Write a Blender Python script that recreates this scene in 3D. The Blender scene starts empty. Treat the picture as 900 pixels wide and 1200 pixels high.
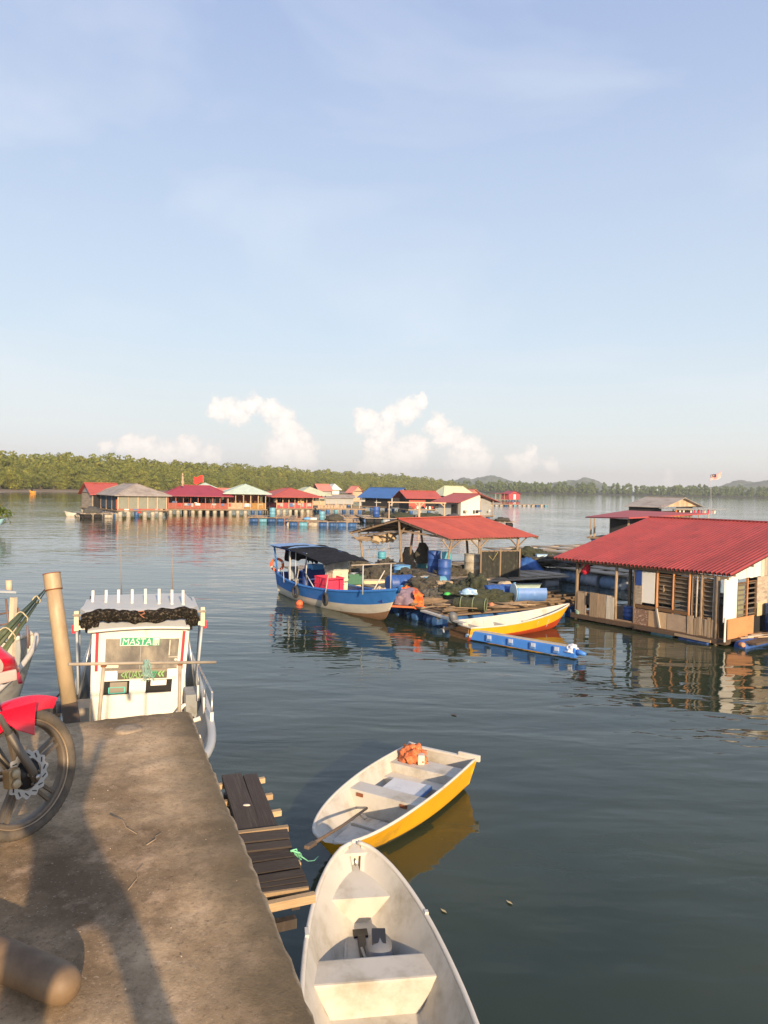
import bpy, bmesh, math, random
import numpy as np
from mathutils import Vector, Matrix, noise
S = bpy.context.scene
C = S.collection
PI = math.pi
R = math.radians
V = Vector

# ------------------------------------------------------------------ camera
CAMZ = 4.4
FPX = 870.0                       # focal length in pixels of the 900x1200 photograph
PITCH, ROLL = R(1.91), R(1.1)
cd = bpy.data.cameras.new('camera')
cd.sensor_fit = 'AUTO'; cd.sensor_width = 36; cd.lens = FPX / 1200 * 36
cd.clip_start = 0.05; cd.clip_end = 20000
cam = bpy.data.objects.new('camera', cd); C.objects.link(cam)
CM = Matrix.Rotation(R(90) - PITCH, 3, 'X') @ Matrix.Rotation(ROLL, 3, 'Z')
cam.matrix_world = Matrix.Translation((0, 0, CAMZ)) @ CM.to_4x4()
S.camera = cam

def ray(x, y):
    return CM @ V(((x - 450) / FPX, -(y - 600) / FPX, -1))
def P(x, y, z=0.0):               # photograph point on the level plane z
    d = ray(x, y); t = (z - CAMZ) / d.z
    return V((d.x * t, d.y * t, z))
def Q(x, y, Y):                   # photograph point at distance Y
    d = ray(x, y); t = Y / d.y
    return V((d.x * t, Y, CAMZ + d.z * t))

# ------------------------------------------------------------------ light
SUN_AZ, SUN_EL = R(20), R(17)     # sun behind the camera, to its right
sd = V((math.sin(SUN_AZ) * math.cos(SUN_EL), -math.cos(SUN_AZ) * math.cos(SUN_EL), math.sin(SUN_EL)))
ld = bpy.data.lights.new('sun', 'SUN'); ld.energy = 4.7; ld.angle = R(0.6); ld.color = (1.0, 0.74, 0.47)
sun = bpy.data.objects.new('sun', ld); C.objects.link(sun)
sun.rotation_euler = sd.to_track_quat('Z', 'Y').to_euler()
sun.location = (5, -20, 30)
S.view_settings.view_transform = 'Standard'; S.view_settings.look = 'None'
S.view_settings.exposure = 0.74; S.view_settings.gamma = 1
S.render.engine = 'CYCLES'
S.cycles.use_denoising = True
S.cycles.max_bounces = 6; S.cycles.diffuse_bounces = 3; S.cycles.glossy_bounces = 3
S.cycles.transparent_max_bounces = 12; S.cycles.volume_bounces = 0
S.cycles.sample_clamp_indirect = 6

# ------------------------------------------------------------------ sky
class NG:
    """tiny node helper"""
    def __init__(self, tree): self.t = tree; self.n = tree.nodes; self.l = tree.links
    def __call__(self, typ, ins=None, **kw):
        n = self.n.new(typ)
        for k, v in kw.items(): setattr(n, k, v)
        for k, v in (ins or {}).items():
            s = n.inputs[k]
            if isinstance(v, bpy.types.NodeSocket): self.l.new(v, s)
            else: s.default_value = v
        return n
    def math(self, op, a, b=0.0, c=0.0, clamp=False):
        n = self.n.new('ShaderNodeMath'); n.operation = op; n.use_clamp = clamp
        for i, v in enumerate((a, b, c)):
            if isinstance(v, bpy.types.NodeSocket): self.l.new(v, n.inputs[i])
            else: n.inputs[i].default_value = v
        return n.outputs[0]
    def mix(self, f, a, b, blend='MIX'):
        n = self.n.new('ShaderNodeMix'); n.data_type = 'RGBA'; n.blend_type = blend
        for i, v in ((0, f), (6, a), (7, b)):
            if isinstance(v, bpy.types.NodeSocket): self.l.new(v, n.inputs[i])
            else: n.inputs[i].default_value = (tuple(v) + (1,) if i and len(v) == 3 else v)
        return n.outputs[2]
    def ramp(self, f, stops, interp='LINEAR'):
        n = self.n.new('ShaderNodeValToRGB'); cr = n.color_ramp; cr.interpolation = interp
        while len(cr.elements) < len(stops): cr.elements.new(0.5)
        for e, (p, c) in zip(cr.elements, stops):
            e.position = p; e.color = (c, c, c, 1) if not isinstance(c, tuple) else tuple(c) + (1,)
        self.l.new(f, n.inputs[0]); return n.outputs[0]

W = bpy.data.worlds.new('World'); S.world = W; W.use_nodes = True
W.node_tree.nodes.clear()
g = NG(W.node_tree)
sky = g('ShaderNodeTexSky', sky_type='NISHITA', sun_disc=False, sun_elevation=SUN_EL, sun_rotation=PI - SUN_AZ,
        altitude=0, air_density=1.0, dust_density=2.2, ozone_density=2.6)
co = g('ShaderNodeTexCoord').outputs['Generated']
sx = g('ShaderNodeSeparateXYZ', {0: co})
X, Y, Z = sx.outputs
elev = g.math('MULTIPLY', g.math('ARCSINE', Z), 180 / PI)
azim = g.math('MULTIPLY', g.math('ARCTAN2', X, Y), 180 / PI)
skyc = sky.outputs[0]
# pale veil of high haze over the whole sky, thicker towards the horizon
veil = g.ramp(g.math('DIVIDE', elev, 90, clamp=True), [(0.0, 0.90), (0.05, 0.88), (0.14, 0.82), (0.30, 0.75), (1.0, 0.6)])
veilc = g.ramp(g.math('DIVIDE', elev, 90, clamp=True), [(0.0, (7.9, 7.6, 7.1)), (0.05, (6.9, 7.4, 7.4)), (0.13, (5.6, 6.6, 7.6)), (0.36, (3.85, 4.8, 7.1)), (1.0, (2.8, 3.7, 6.1))])
base = g.mix(veil, skyc, veilc)
# thin wisps
ws = g('ShaderNodeCombineXYZ', {0: g.math('MULTIPLY', azim, 0.035), 1: g.math('MULTIPLY', elev, 0.10), 2: 0.0}).outputs[0]
wn = g('ShaderNodeTexNoise', {'Vector': ws, 'Scale': 1.0, 'Detail': 5, 'Roughness': 0.5, 'Distortion': 0.4}).outputs[0]
wisp = g.math('MULTIPLY', g.ramp(wn, [(0.48, 0.0), (0.80, 1.0)]), 0.50)
base = g.mix(wisp, base, (7.2, 7.5, 7.9))
# cumulus on the horizon: union of round heads, edges broken by noise (azimuth, elevation in degrees)
def ae(px, py):
    d = ray(px, py).normalized()
    return math.degrees(math.atan2(d.x, d.y)), math.degrees(math.asin(d.z))
nv = g('ShaderNodeCombineXYZ', {0: azim, 1: elev, 2: 0.0}).outputs[0]
def warp(vec, scale, amp, w):
    n = g('ShaderNodeTexNoise', {'Vector': vec, 'Scale': scale, 'Detail': 5, 'Roughness': 0.62, 'W': w}, noise_dimensions='4D').outputs['Color']
    s_ = g('ShaderNodeVectorMath', {0: n, 1: (0.5, 0.5, 0.5)}, operation='SUBTRACT').outputs[0]
    m_ = g('ShaderNodeVectorMath', {0: s_, 1: (amp, amp, 0)}, operation='MULTIPLY').outputs[0]
    return g('ShaderNodeVectorMath', {0: vec, 1: m_}, operation='ADD').outputs[0]
wv = warp(warp(nv, 0.50, 2.4, 3.1), 2.2, 1.1, 8.0)
HEADS = [(125, 523, 9), (152, 522, 13), (172, 528, 17), (200, 536, 17), (222, 528, 14), (250, 532, 14), (185, 545, 20), (240, 548, 20),
         (258, 478, 12), (278, 484, 15), (296, 474, 11), (318, 482, 13), (332, 496, 17), (345, 515, 20), (330, 535, 24), (355, 535, 20),
         (430, 493, 14), (450, 508, 17), (458, 485, 12), (478, 480, 14), (494, 470, 9), (490, 528, 18), (470, 540, 22), (440, 525, 12), (440, 545, 20),
         (512, 496, 12), (525, 512, 15), (545, 525, 14), (562, 540, 15), (545, 548, 20),
         (604, 540, 9), (622, 537, 11), (645, 543, 9), (612, 550, 12), (784, 562, 9)]
HEADS += [(-90, 520, 26), (-50, 535, 30), (-160, 540, 30), (1010, 545, 22), (1050, 530, 30), (1100, 548, 26), (1300, 530, 40)]
acc = None
for px, py, r in HEADS:
    r = r * 1.18
    a, e = ae(px, py)
    d = g('ShaderNodeVectorMath', {0: wv, 1: (a, e, 0)}, operation='DISTANCE').outputs['Value']
    q = g.math('MULTIPLY_ADD', d, -1.0 / (r / FPX * 180 / PI), 1.0)
    acc = q if acc is None else g.math('SMOOTH_MAX', acc, q, 0.55)
cover = g('ShaderNodeMapRange', {0: acc, 1: -0.10, 2: 0.36}, interpolation_type='SMOOTHSTEP').outputs[0]
lowfade = g('ShaderNodeMapRange', {0: elev, 1: -0.5, 2: 3.2, 3: 0.22, 4: 0.90}).outputs[0]
cn = g('ShaderNodeTexNoise', {'Vector': nv, 'Scale': 1.9, 'Detail': 7, 'Roughness': 0.65}).outputs[0]
shade = g.ramp(g.math('ADD', g.math('MULTIPLY', acc, 0.4), g.math('MULTIPLY', cn, 0.9)), [(0.38, (7.0, 6.9, 6.9)), (0.58, (8.8, 8.1, 7.5)), (0.80, (10.2, 9.3, 8.5))])
base = g.mix(g.math('MULTIPLY', cover, lowfade), base, shade)
bg = g('ShaderNodeBackground', {0: base, 1: 0.080})
out = g('ShaderNodeOutputWorld', {0: bg.outputs[0]})
W.cycles.sampling_method = 'MANUAL'; W.cycles.sample_map_resolution = 512

# ------------------------------------------------------------------ mesh helpers
def tagp(o, label=None, cat=None, group=None, kind=None):
    if label: o['label'] = label
    if cat: o['category'] = cat
    if group: o['group'] = group
    if kind: o['kind'] = kind
    return o
def root(name, label, cat, loc, yaw=0, group=None):
    o = bpy.data.objects.new(name, None); o.empty_display_size = 0.2; C.objects.link(o)
    o.location = loc; o.rotation_euler = (0, 0, yaw)
    return tagp(o, label, cat, group)
def loc_of(o, p):                  # world point in the local frame of a thing
    M = Matrix.Translation(o.location) @ Matrix.Rotation(o.rotation_euler.z, 4, 'Z')
    return M.inverted() @ V(p)
def copy_tree(o, parent=None):
    c = o.copy(); C.objects.link(c)
    if parent: c.parent = parent
    for ch in [x for x in o.children]: copy_tree(ch, c)
    return c
def frame(p, q, up=V((0, 0, 1))):
    z = (V(q) - V(p)); L = z.length; z = z.normalized()
    if abs(z.dot(up)) > 0.99: up = V((0, 1, 0)) if abs(z.y) < 0.9 else V((1, 0, 0))
    x = up.cross(z).normalized(); y = z.cross(x)
    return x, y, z, L
class MB:
    def __init__(s): s.v = []; s.f = []; s.m = []; s.sm = []
    def add(s, vs, fs, m=0, smooth=False):
        o = len(s.v); s.v += [tuple(v) for v in vs]
        for f in fs: s.f.append([i + o for i in f]); s.m.append(m); s.sm.append(smooth)
        return s
    def box(s, c, d, yaw=0, m=0, M=None):
        hx, hy, hz = d[0] / 2, d[1] / 2, d[2] / 2
        Mx = Matrix.Translation(c) @ Matrix.Rotation(yaw, 4, 'Z') if M is None else Matrix.Translation(c) @ M.to_4x4()
        vs = [Mx @ V((a * hx, b * hy, e * hz)) for e in (-1, 1) for a, b in ((-1, -1), (1, -1), (1, 1), (-1, 1))]
        return s.add(vs, [(3, 2, 1, 0), (4, 5, 6, 7), (0, 1, 5, 4), (1, 2, 6, 5), (2, 3, 7, 6), (3, 0, 4, 7)], m)
    def beam(s, p, q, w, h, up=V((0, 0, 1)), m=0):   # w across, h along up
        x, y, z, L = frame(p, q, up); p = V(p); q = V(q)
        vs = [e + x * a * w / 2 + y * b * h / 2 for e in (p, q) for a, b in ((-1, -1), (1, -1), (1, 1), (-1, 1))]
        return s.add(vs, [(3, 2, 1, 0), (4, 5, 6, 7), (0, 1, 5, 4), (1, 2, 6, 5), (2, 3, 7, 6), (3, 0, 4, 7)], m)
    def path(s, pts, rad, n=8, caps=True, m=0, closed=False, wob=0):
        pts = [V(p) for p in pts]; K = len(pts)
        rads = rad if isinstance(rad, (list, tuple)) else [rad] * K
        vs = []; prevx = None
        for i, p in enumerate(pts):
            if closed: t = pts[(i + 1) % K] - pts[i - 1]
            else: t = pts[min(i + 1, K - 1)] - pts[max(i - 1, 0)]
            t = t.normalized()
            if prevx is None: x = frame(V((0, 0, 0)), t)[0]
            else: x = (prevx - t * prevx.dot(t)).normalized()
            prevx = x; y = t.cross(x)
            for k in range(n):
                a = 2 * PI * k / n; r = rads[i] * (1 + (random.random() - .5) * wob)
                vs.append(p + x * math.cos(a) * r + y * math.sin(a) * r)
        fs = []
        for i in range(K if closed else K - 1):
            j = (i + 1) % K
            for k in range(n):
                l = (k + 1) % n
                fs.append((i * n + k, i * n + l, j * n + l, j * n + k))
        o = len(s.v); s.add(vs, fs, m, True)
        if caps and not closed:
            s.f.append([o + k for k in reversed(range(n))]); s.m.append(m); s.sm.append(False)
            s.f.append([o + (K - 1) * n + k for k in range(n)]); s.m.append(m); s.sm.append(False)
        return s
    def tube(s, p, q, r0, r1=None, n=10, m=0, caps=True):
        return s.path([p, q], [r0, r0 if r1 is None else r1], n, caps, m)
    def lathe(s, prof, c=(0, 0, 0), axis=V((0, 0, 1)), n=20, m=0, smooth=True):
        axis = V(axis).normalized(); x, y, z, _ = frame(V((0, 0, 0)), axis)
        vs = []
        for r, h in prof:
            for k in range(n):
                a = 2 * PI * k / n
                vs.append(V(c) + z * h + x * math.cos(a) * r + y * math.sin(a) * r)
        fs = [(i * n + k, i * n + (k + 1) % n, (i + 1) * n + (k + 1) % n, (i + 1) * n + k) for i in range(len(prof) - 1) for k in range(n)]
        o = len(s.v); s.add(vs, fs, m, smooth)
        for i in (0, len(prof) - 1):
            if prof[i][0] > 1e-5:
                s.f.append([o + i * n + k for k in (reversed(range(n)) if i == 0 else range(n))]); s.m.append(m); s.sm.append(False)
        return s
    def grid(s, pts, m=0, smooth=True):    # pts[i][j]
        a, b = len(pts), len(pts[0])
        return s.add([p for r in pts for p in r], [(i * b + j, i * b + j + 1, (i + 1) * b + j + 1, (i + 1) * b + j) for i in range(a - 1) for j in range(b - 1)], m, smooth)
    def prism(s, poly, off, m=0):          # closed polygon extruded by a vector
        n = len(poly); off = V(off)
        vs = [V(p) for p in poly] + [V(p) + off for p in poly]
        return s.add(vs, [tuple(reversed(range(n))), tuple(range(n, 2 * n))] + [(i, (i + 1) % n, n + (i + 1) % n, n + i) for i in range(n)], m)
    def build(s, name, mats, parent=None, loc=None, bevel=0, smooth_angle=None):
        me = bpy.data.meshes.new(name)
        vs = s.v
        if loc is not None and parent is None: vs = [(v[0] - loc[0], v[1] - loc[1], v[2] - loc[2]) for v in vs]
        me.from_pydata(vs, [], s.f)
        for mm in (mats if isinstance(mats, (list, tuple)) else [mats]): me.materials.append(mm)
        me.polygons.foreach_set('material_index', s.m); me.polygons.foreach_set('use_smooth', s.sm)
        bm = bmesh.new(); bm.from_mesh(me); bmesh.ops.recalc_face_normals(bm, faces=bm.faces)
        if bevel: bmesh.ops.bevel(bm, geom=[e for e in bm.edges if e.is_manifold and e.calc_face_angle(0) > 0.6], offset=bevel, segments=2, affect='EDGES', profile=0.7)
        bm.to_mesh(me); bm.free()
        me.update()
        o = bpy.data.objects.new(name, me); C.objects.link(o)
        if parent: o.parent = parent
        elif loc is not None: o.location = loc
        return o
_unit = {}
def piece(name, mat, parent, p, q, w, h, up=V((0, 0, 1))):
    """one plank, batten or board: a box from p to q that shares one mesh per material"""
    key = mat.name
    if key not in _unit:
        b = MB().box((0, 0, 0), (1, 1, 1)); o = b.build(name, mat); _unit[key] = o.data; bpy.data.objects.remove(o)
    o = bpy.data.objects.new(name, _unit[key]); C.objects.link(o)
    x, y, z, L = frame(p, q, up)
    M = Matrix((x * w, y * h, z * L)).transposed().to_4x4(); M.translation = (V(p) + V(q)) / 2
    o.matrix_local = M
    if parent: o.parent = parent
    return o

# ------------------------------------------------------------------ materials
_mats = {}
def mat(name, col, rough=0.7, var=0.15, scale=6, col2=None, thr=(0.5, 0.75), scale2=2.5, bump=0.0, bscale=40, metal=0, stretch=(1, 1, 1), spec=0.5, rand=0.0, coat=0, trans=0, detail=5):
    if name in _mats: return _mats[name]
    m = bpy.data.materials.new(name); m.use_nodes = True; _mats[name] = m
    m.node_tree.nodes.clear(); g = NG(m.node_tree)
    tc = g('ShaderNodeTexCoord').outputs['Object']
    mp = g('ShaderNodeMapping', {'Vector': tc, 'Scale': stretch}).outputs[0]
    oi = g('ShaderNodeObjectInfo').outputs['Random']
    wv_ = g.math('MULTIPLY', oi, 37.0)
    n1 = g('ShaderNodeTexNoise', {'Vector': mp, 'Scale': scale, 'Detail': detail, 'Roughness': 0.6, 'W': wv_}, noise_dimensions='4D').outputs[0]
    k = g('ShaderNodeMapRange', {0: n1, 1: 0.25, 2: 0.75, 3: 1 - var, 4: 1 + var}).outputs[0]
    if rand: k = g.math('MULTIPLY', k, g('ShaderNodeMapRange', {0: oi, 3: 1 - rand, 4: 1 + rand}).outputs[0])
    c = g.mix(1.0, col, g('ShaderNodeCombineColor', {0: k, 1: k, 2: k}).outputs[0], 'MULTIPLY')
    if col2 is not None:
        n2 = g('ShaderNodeTexNoise', {'Vector': mp, 'Scale': scale2, 'Detail': 7, 'Roughness': 0.65, 'W': g.math('ADD', wv_, 5.0)}, noise_dimensions='4D').outputs[0]
        c = g.mix(g('ShaderNodeMapRange', {0: n2, 1: thr[0], 2: thr[1]}, interpolation_type='SMOOTHSTEP').outputs[0], c, col2)
    ins = {'Base Color': c, 'Roughness': g('ShaderNodeMapRange', {0: n1, 3: max(rough - 0.1, 0.02), 4: min(rough + 0.1, 1)}).outputs[0], 'Metallic': metal, 'Specular IOR Level': spec, 'Coat Weight': coat}
    if bump:
        n3 = g('ShaderNodeTexNoise', {'Vector': mp, 'Scale': bscale, 'Detail': 6, 'Roughness': 0.7}).outputs[0]
        ins['Normal'] = g('ShaderNodeBump', {'Height': n3, 'Distance': bump, 'Strength': 1.0}).outputs[0]
    b = g('ShaderNodeBsdfPrincipled', ins)
    if trans: b.inputs['Transmission Weight'].default_value = trans; b.inputs['IOR'].default_value = 1.2
    g('ShaderNodeOutputMaterial', {0: b.outputs[0]})
    return m
# wood, by grain direction
def wood(name, col, col2, st, rough=0.8, rand=0.25):
    return mat(name, col, rough, 0.35, 5, col2, (0.45, 0.75), 3, 0.004, 14, stretch=st, rand=rand, spec=0.25)
# ================================================================== SETTING
# water
def water_mat():
    m = bpy.data.materials.new('sea_water'); m.use_nodes = True; m.node_tree.nodes.clear(); g = NG(m.node_tree)
    pos = g('ShaderNodeNewGeometry').outputs['Position']
    def n(scale, st, rot, det=2, rough=0.5, dist=0.0):
        mp = g('ShaderNodeMapping', {'Vector': pos, 'Scale': st, 'Rotation': (0, 0, rot)}).outputs[0]
        return g('ShaderNodeTexNoise', {'Vector': mp, 'Scale': scale, 'Detail': det, 'Roughness': rough, 'Distortion': dist}).outputs[0]
    big = n(0.05, (1, 1, 1), 0.3, 3)                  # patches of calmer and livelier water
    patch = g('ShaderNodeMapRange', {0: big, 1: 0.35, 2: 0.66, 3: 0.45, 4: 1.35}).outputs[0]
    h1 = n(0.9, (0.35, 1.0, 1), R(-14), 2, 0.45, 0.4)  # wavelets running across
    h2 = n(2.6, (0.45, 1.0, 1), R(10), 2, 0.5, 0.3)
    h3 = n(0.22, (0.5, 1, 1), R(-20), 2)
    h = g.math('ADD', g.math('MULTIPLY', h1, 0.054), g.math('ADD', g.math('MULTIPLY', h2, 0.015), g.math('MULTIPLY', h3, 0.05)))
    far_ = g('ShaderNodeMapRange', {0: g('ShaderNodeSeparateXYZ', {0: pos}).outputs[1], 1: 70.0, 2: 240.0, 3: 1.0, 4: 0.5}).outputs[0]   # calmer in the lee of the wood
    h = g.math('MULTIPLY', g.math('MULTIPLY', h, patch), far_)
    bp = g('ShaderNodeBump', {'Height': h, 'Distance': 1.0, 'Strength': 0.95}).outputs[0]
    murk = g.mix(g.ramp(n(0.35, (1, 1, 1), 0, 4), [(0.35, 0.0), (0.7, 1.0)]), (0.022, 0.034, 0.022), (0.038, 0.050, 0.028))
    b = g('ShaderNodeBsdfPrincipled', {'Base Color': murk, 'Roughness': 0.045, 'IOR': 1.34, 'Normal': bp, 'Specular IOR Level': 0.5})
    g('ShaderNodeOutputMaterial', {0: b.outputs[0]})
    return m
WATER = water_mat()
xs = sorted(set([-9000, -3000, -1000, -300, -100, -30, 0, 30, 100, 300, 1000, 3000, 9000]))
ys = [-9000, -3000, -600, -100, -20, 0, 20, 60, 200, 600, 1500, 4000, 9000]
b = MB().grid([[(x, y, 0) for x in xs] for y in ys], smooth=False)
tagp(b.build('water', WATER), kind='structure')
# seabed, so that nothing floats over a void
b = MB().grid([[(x, y, -6) for x in (-9000, 9000)] for y in (-9000, 9000)], smooth=False)
MUD = mat('mud', (0.16, 0.125, 0.09), 0.6, 0.25, 0.2, (0.10, 0.085, 0.06), bump=0.05, bscale=2)
tagp(b.build('seabed', MUD), kind='structure')

# wooded land: the shoreline as a line on the water (from photograph pixels)
shore_px = [(-900, 574), (-420, 574.5), (-150, 576.5), (0, 576.6), (60, 576.2), (150, 576.8), (220, 577.4), (300, 577.6), (400, 577.6), (480, 577.4), (540, 577.7), (570, 578.0)]
def shore_points():
    pts = []
    for x, y in shore_px: pts.append(P(x, y, 0))
    return pts
SH = shore_points()
SH[0] = V((-700, 60, 0)); SH[1] = V((-330, 190, 0))
far = [V((-60, 980, 0)) if False else P(575, 577.9, 0), P(640, 578.9, 0), P(720, 580.2, 0), P(800, 581.8, 0), P(900, 583.7, 0), P(1000, 585.6, 0), V((760, 900, 0)), V((1500, 800, 0)), V((3000, 500, 0))]
GROUND = mat('shore_ground', (0.045, 0.05, 0.025), 0.9, 0.3, 0.1, (0.03, 0.035, 0.015), bump=0.1, bscale=1)
BANK = mat('mud_bank', (0.24, 0.185, 0.13), 0.55, 0.2, 0.15, (0.17, 0.13, 0.09), bump=0.04, bscale=1.5)
def land(name, line, prof, mats, msplit, wob=1.5, step=12):
    # resample the line
    L = []
    for a, c in zip(line, line[1:]):
        k = max(1, int((c - a).length / step))
        for i in range(k): L.append(a.lerp(c, i / k))
    L.append(line[-1])
    rows = []
    for i, p in enumerate(L):
        t = (L[min(i + 1, len(L) - 1)] - L[max(i - 1, 0)]).normalized(); n = V((-t.y, t.x, 0))
        if n.dot(p) < 0: n = -n
        wv = noise.noise(p * 0.02) * wob
        rows.append([p + n * (d + (wv if d < 60 else 0)) + V((0, 0, z * (1 + 0.5 * noise.noise(V((p.x, p.y, d)) * 0.006)) if d > 1 else z)) for d, z in prof])
    b = MB().grid(rows)
    nb = len(prof)
    for k in range(len(b.f)): b.m[k] = 0 if (k % (nb - 1)) < msplit else 1
    return tagp(b.build(name, mats), kind='structure'), L
prof = [(-4, -1.5), (0, 0.0), (5, 0.35), (9, 0.9), (16, 1.2), (40, 3.0), (80, 6.5), (130, 8), (260, 9), (600, 8)]
land('wooded_land', SH, prof, [BANK, GROUND], 3)
land('far_shore', far, [(-4, -1.5), (0, 0.2), (6, 1.0), (60, 2), (300, 4), (900, 5)], [GROUND, GROUND], 1, 3, 40)
# distant hills
def hill(cx_px, peak_y, dist, halfw, name='hill'):
    c = Q(cx_px, peak_y, dist); H = c.z
    b = MB(); rows = []
    n = 56; mrows = 18
    for j in range(mrows + 1):
        row = []
        for i in range(n + 1):
            u = -1 + 2 * i / n; v = -1 + 2 * j / mrows
            x = c.x + u * halfw; y = dist + v * halfw * 0.45
            r = math.hypot(u, v)
            z = H * (max(0, 1 - r ** 1.3) ** 0.9) * (1 + 0.22 * noise.noise(V((x, y, 7)) * 0.006)) + 4.5 * noise.noise(V((x, y, 3)) * 0.03) + 3 * noise.noise(V((x, y, 9)) * 0.1) - (6 if r > 0.97 else 0)
            row.append(V((x, y, z)))
        rows.append(row)
    b.grid(rows)
    return tagp(b.build(name, FORESTHILL), kind='structure')
FORESTHILL = mat('far_forest', (0.10, 0.13, 0.07), 0.95, 0.5, 0.03, (0.02, 0.035, 0.015), (0.4, 0.6), 0.06, bump=4.0, bscale=0.09)
hill(576, 556.5, 2600, 150); hill(548, 561.5, 2400, 150); hill(600, 563.0, 2300, 160); hill(686, 559.5, 2500, 110); hill(672, 564.0, 2200, 200)
hill(872, 562.0, 2500, 130); hill(905, 565.0, 2100, 180); hill(850, 569.0, 2000, 120); hill(985, 562.0, 2800, 300); hill(1150, 562.0, 2600, 500)

# ------------------------------------------------------------------ trees
def leaf_mat(name, c1, c2, c3):
    m = bpy.data.materials.new(name); m.use_nodes = True; m.node_tree.nodes.clear(); g = NG(m.node_tree)
    oi = g('ShaderNodeObjectInfo').outputs['Random']
    tc = g('ShaderNodeNewGeometry')
    n1 = g('ShaderNodeTexNoise', {'Vector': tc.outputs['Position'], 'Scale': 0.16, 'Detail': 3}).outputs[0]
    n2 = g('ShaderNodeTexWhiteNoise', {'Vector': g('ShaderNodeVectorMath', {0: tc.outputs['Position'], 1: (1.3, 1.3, 1.3)}, operation='SNAP').outputs[0]}).outputs[0]
    c = g.mix(g.ramp(n1, [(0.38, 0.0), (0.62, 1.0)]), c1, c2)
    c = g.mix(g.math('MULTIPLY', oi, 0.7), c, c3)
    k = g('ShaderNodeMapRange', {0: n2, 3: 0.70, 4: 1.32}).outputs[0]
    c = g.mix(1.0, c, g('ShaderNodeCombineColor', {0: k, 1: k, 2: k}).outputs[0], 'MULTIPLY')
    d = g('ShaderNodeBsdfDiffuse', {0: c}); t = g('ShaderNodeBsdfTranslucent', {0: c})
    ms = g('ShaderNodeMixShader', {0: 0.35, 1: d.outputs[0], 2: t.outputs[0]})
    g('ShaderNodeOutputMaterial', {0: ms.outputs[0]})
    return m
LEAF = leaf_mat('mangrove_leaves', (0.20, 0.225, 0.045), (0.33, 0.325, 0.070), (0.16, 0.190, 0.050))
LEAF_FAR = leaf_mat('far_leaves', (0.15, 0.20, 0.065), (0.22, 0.265, 0.095), (0.12, 0.17, 0.065))
LEAF_NEAR = leaf_mat('bush_leaves', (0.12, 0.17, 0.03), (0.18, 0.22, 0.05), (0.09, 0.13, 0.03))
BARK = mat('bark', (0.15, 0.12, 0.09), 0.9, 0.3, 3, bump=0.02, bscale=8)
def crown_arrays(rng, n, rx, rz, zc, leaf, nb=12, low=0.0):
    """quads of leaves on the shells of a cluster of clumps"""
    cs = rng.normal(size=(nb, 3)); cs /= np.linalg.norm(cs, axis=1)[:, None]
    rad = rng.uniform(0.25, 0.72, nb)[:, None]
    cs = cs * rad * np.array([rx, rx, rz]); cs[:, 2] = np.abs(cs[:, 2]) * 0.9 - rz * (0.25 + low) * rng.uniform(0, 1, nb)
    rr = rng.uniform(0.26, 0.42, nb) * rx
    idx = rng.integers(0, nb, n)
    d = rng.normal(size=(n, 3)); d /= np.linalg.norm(d, axis=1)[:, None]
    d[:, 2] = np.where(rng.random(n) < 0.7, np.abs(d[:, 2]), d[:, 2])
    p = cs[idx] + d * rr[idx][:, None] * rng.uniform(0.78, 1.06, n)[:, None] * np.array([1, 1, 0.8])
    p[:, 2] += zc
    nrm = d + rng.normal(size=(n, 3)) * 0.38 + np.array([0.0, 0.0, 0.15]); nrm /= np.linalg.norm(nrm, axis=1)[:, None]
    a = np.cross(nrm, rng.normal(size=(n, 3))); a /= np.linalg.norm(a, axis=1)[:, None]
    c = np.cross(nrm, a); s = (leaf * rng.uniform(0.6, 1.3, n))[:, None]
    return np.stack([p - a * s, p - c * s * 0.6, p + a * s, p + c * s * 0.6], axis=1).reshape(-1, 3)
def quads_mesh(name, arr, material):
    n = len(arr) // 4
    me = bpy.data.meshes.new(name); me.vertices.add(len(arr)); me.vertices.foreach_set('co', arr.astype(np.float32).ravel())
    me.loops.add(n * 4); me.loops.foreach_set('vertex_index', np.arange(n * 4, dtype=np.int32))
    me.polygons.add(n); me.polygons.foreach_set('loop_start', np.arange(0, n * 4, 4, dtype=np.int32))
    me.update(calc_edges=True); me.materials.append(material); return me
rng = np.random.default_rng(11)
CROWNS = []
for k in range(7):
    tall = k >= 4
    CROWNS.append(quads_mesh('crown', crown_arrays(rng, 4200, 6.0 if not tall else 5.0, 4.6 if not tall else 5.2, 5.0 if not tall else 6.4, 0.27, 34 if not tall else 28, 1.0), LEAF))
def trunk_mesh(seed):
    random.seed(seed); b = MB()
    top = V((random.uniform(-.6, .6), random.uniform(-.6, .6), 5.5))
    b.path([V((0, 0, -0.5)), V((0.1, 0, 1.5)), top * 0.6, top], [0.28, 0.22, 0.16, 0.07], 6)
    for i in range(6):
        a = i * 1.05 + random.random(); st = top * random.uniform(0.35, 0.7)
        b.path([st, st + V((math.cos(a) * 1.3, math.sin(a) * 1.3, 0.9)), st + V((math.cos(a) * 2.4, math.sin(a) * 2.4, 2.0))], [0.11, 0.07, 0.03], 5)
    for i in range(6):             # stilt roots
        a = i * 1.05
        b.path([V((0, 0, 1.2)), V((math.cos(a) * 0.7, math.sin(a) * 0.7, 0.6)), V((math.cos(a) * 1.1, math.sin(a) * 1.1, -0.6))], [0.07, 0.06, 0.05], 5)
    o = b.build('trunk', BARK); me = o.data; bpy.data.objects.remove(o); return me
TRUNKS = [trunk_mesh(s) for s in range(3)]
cand = []
random.seed(5)
def along(line, step):
    pts = []
    for a, c in zip(line, line[1:]):
        k = max(1, int((c - a).length / step)); t = (c - a).normalized(); n = V((-t.y, t.x, 0))
        if n.dot(a) < 0: n = -n
        for i in range(k): pts.append((a.lerp(c, i / k), n))
    return pts
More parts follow.
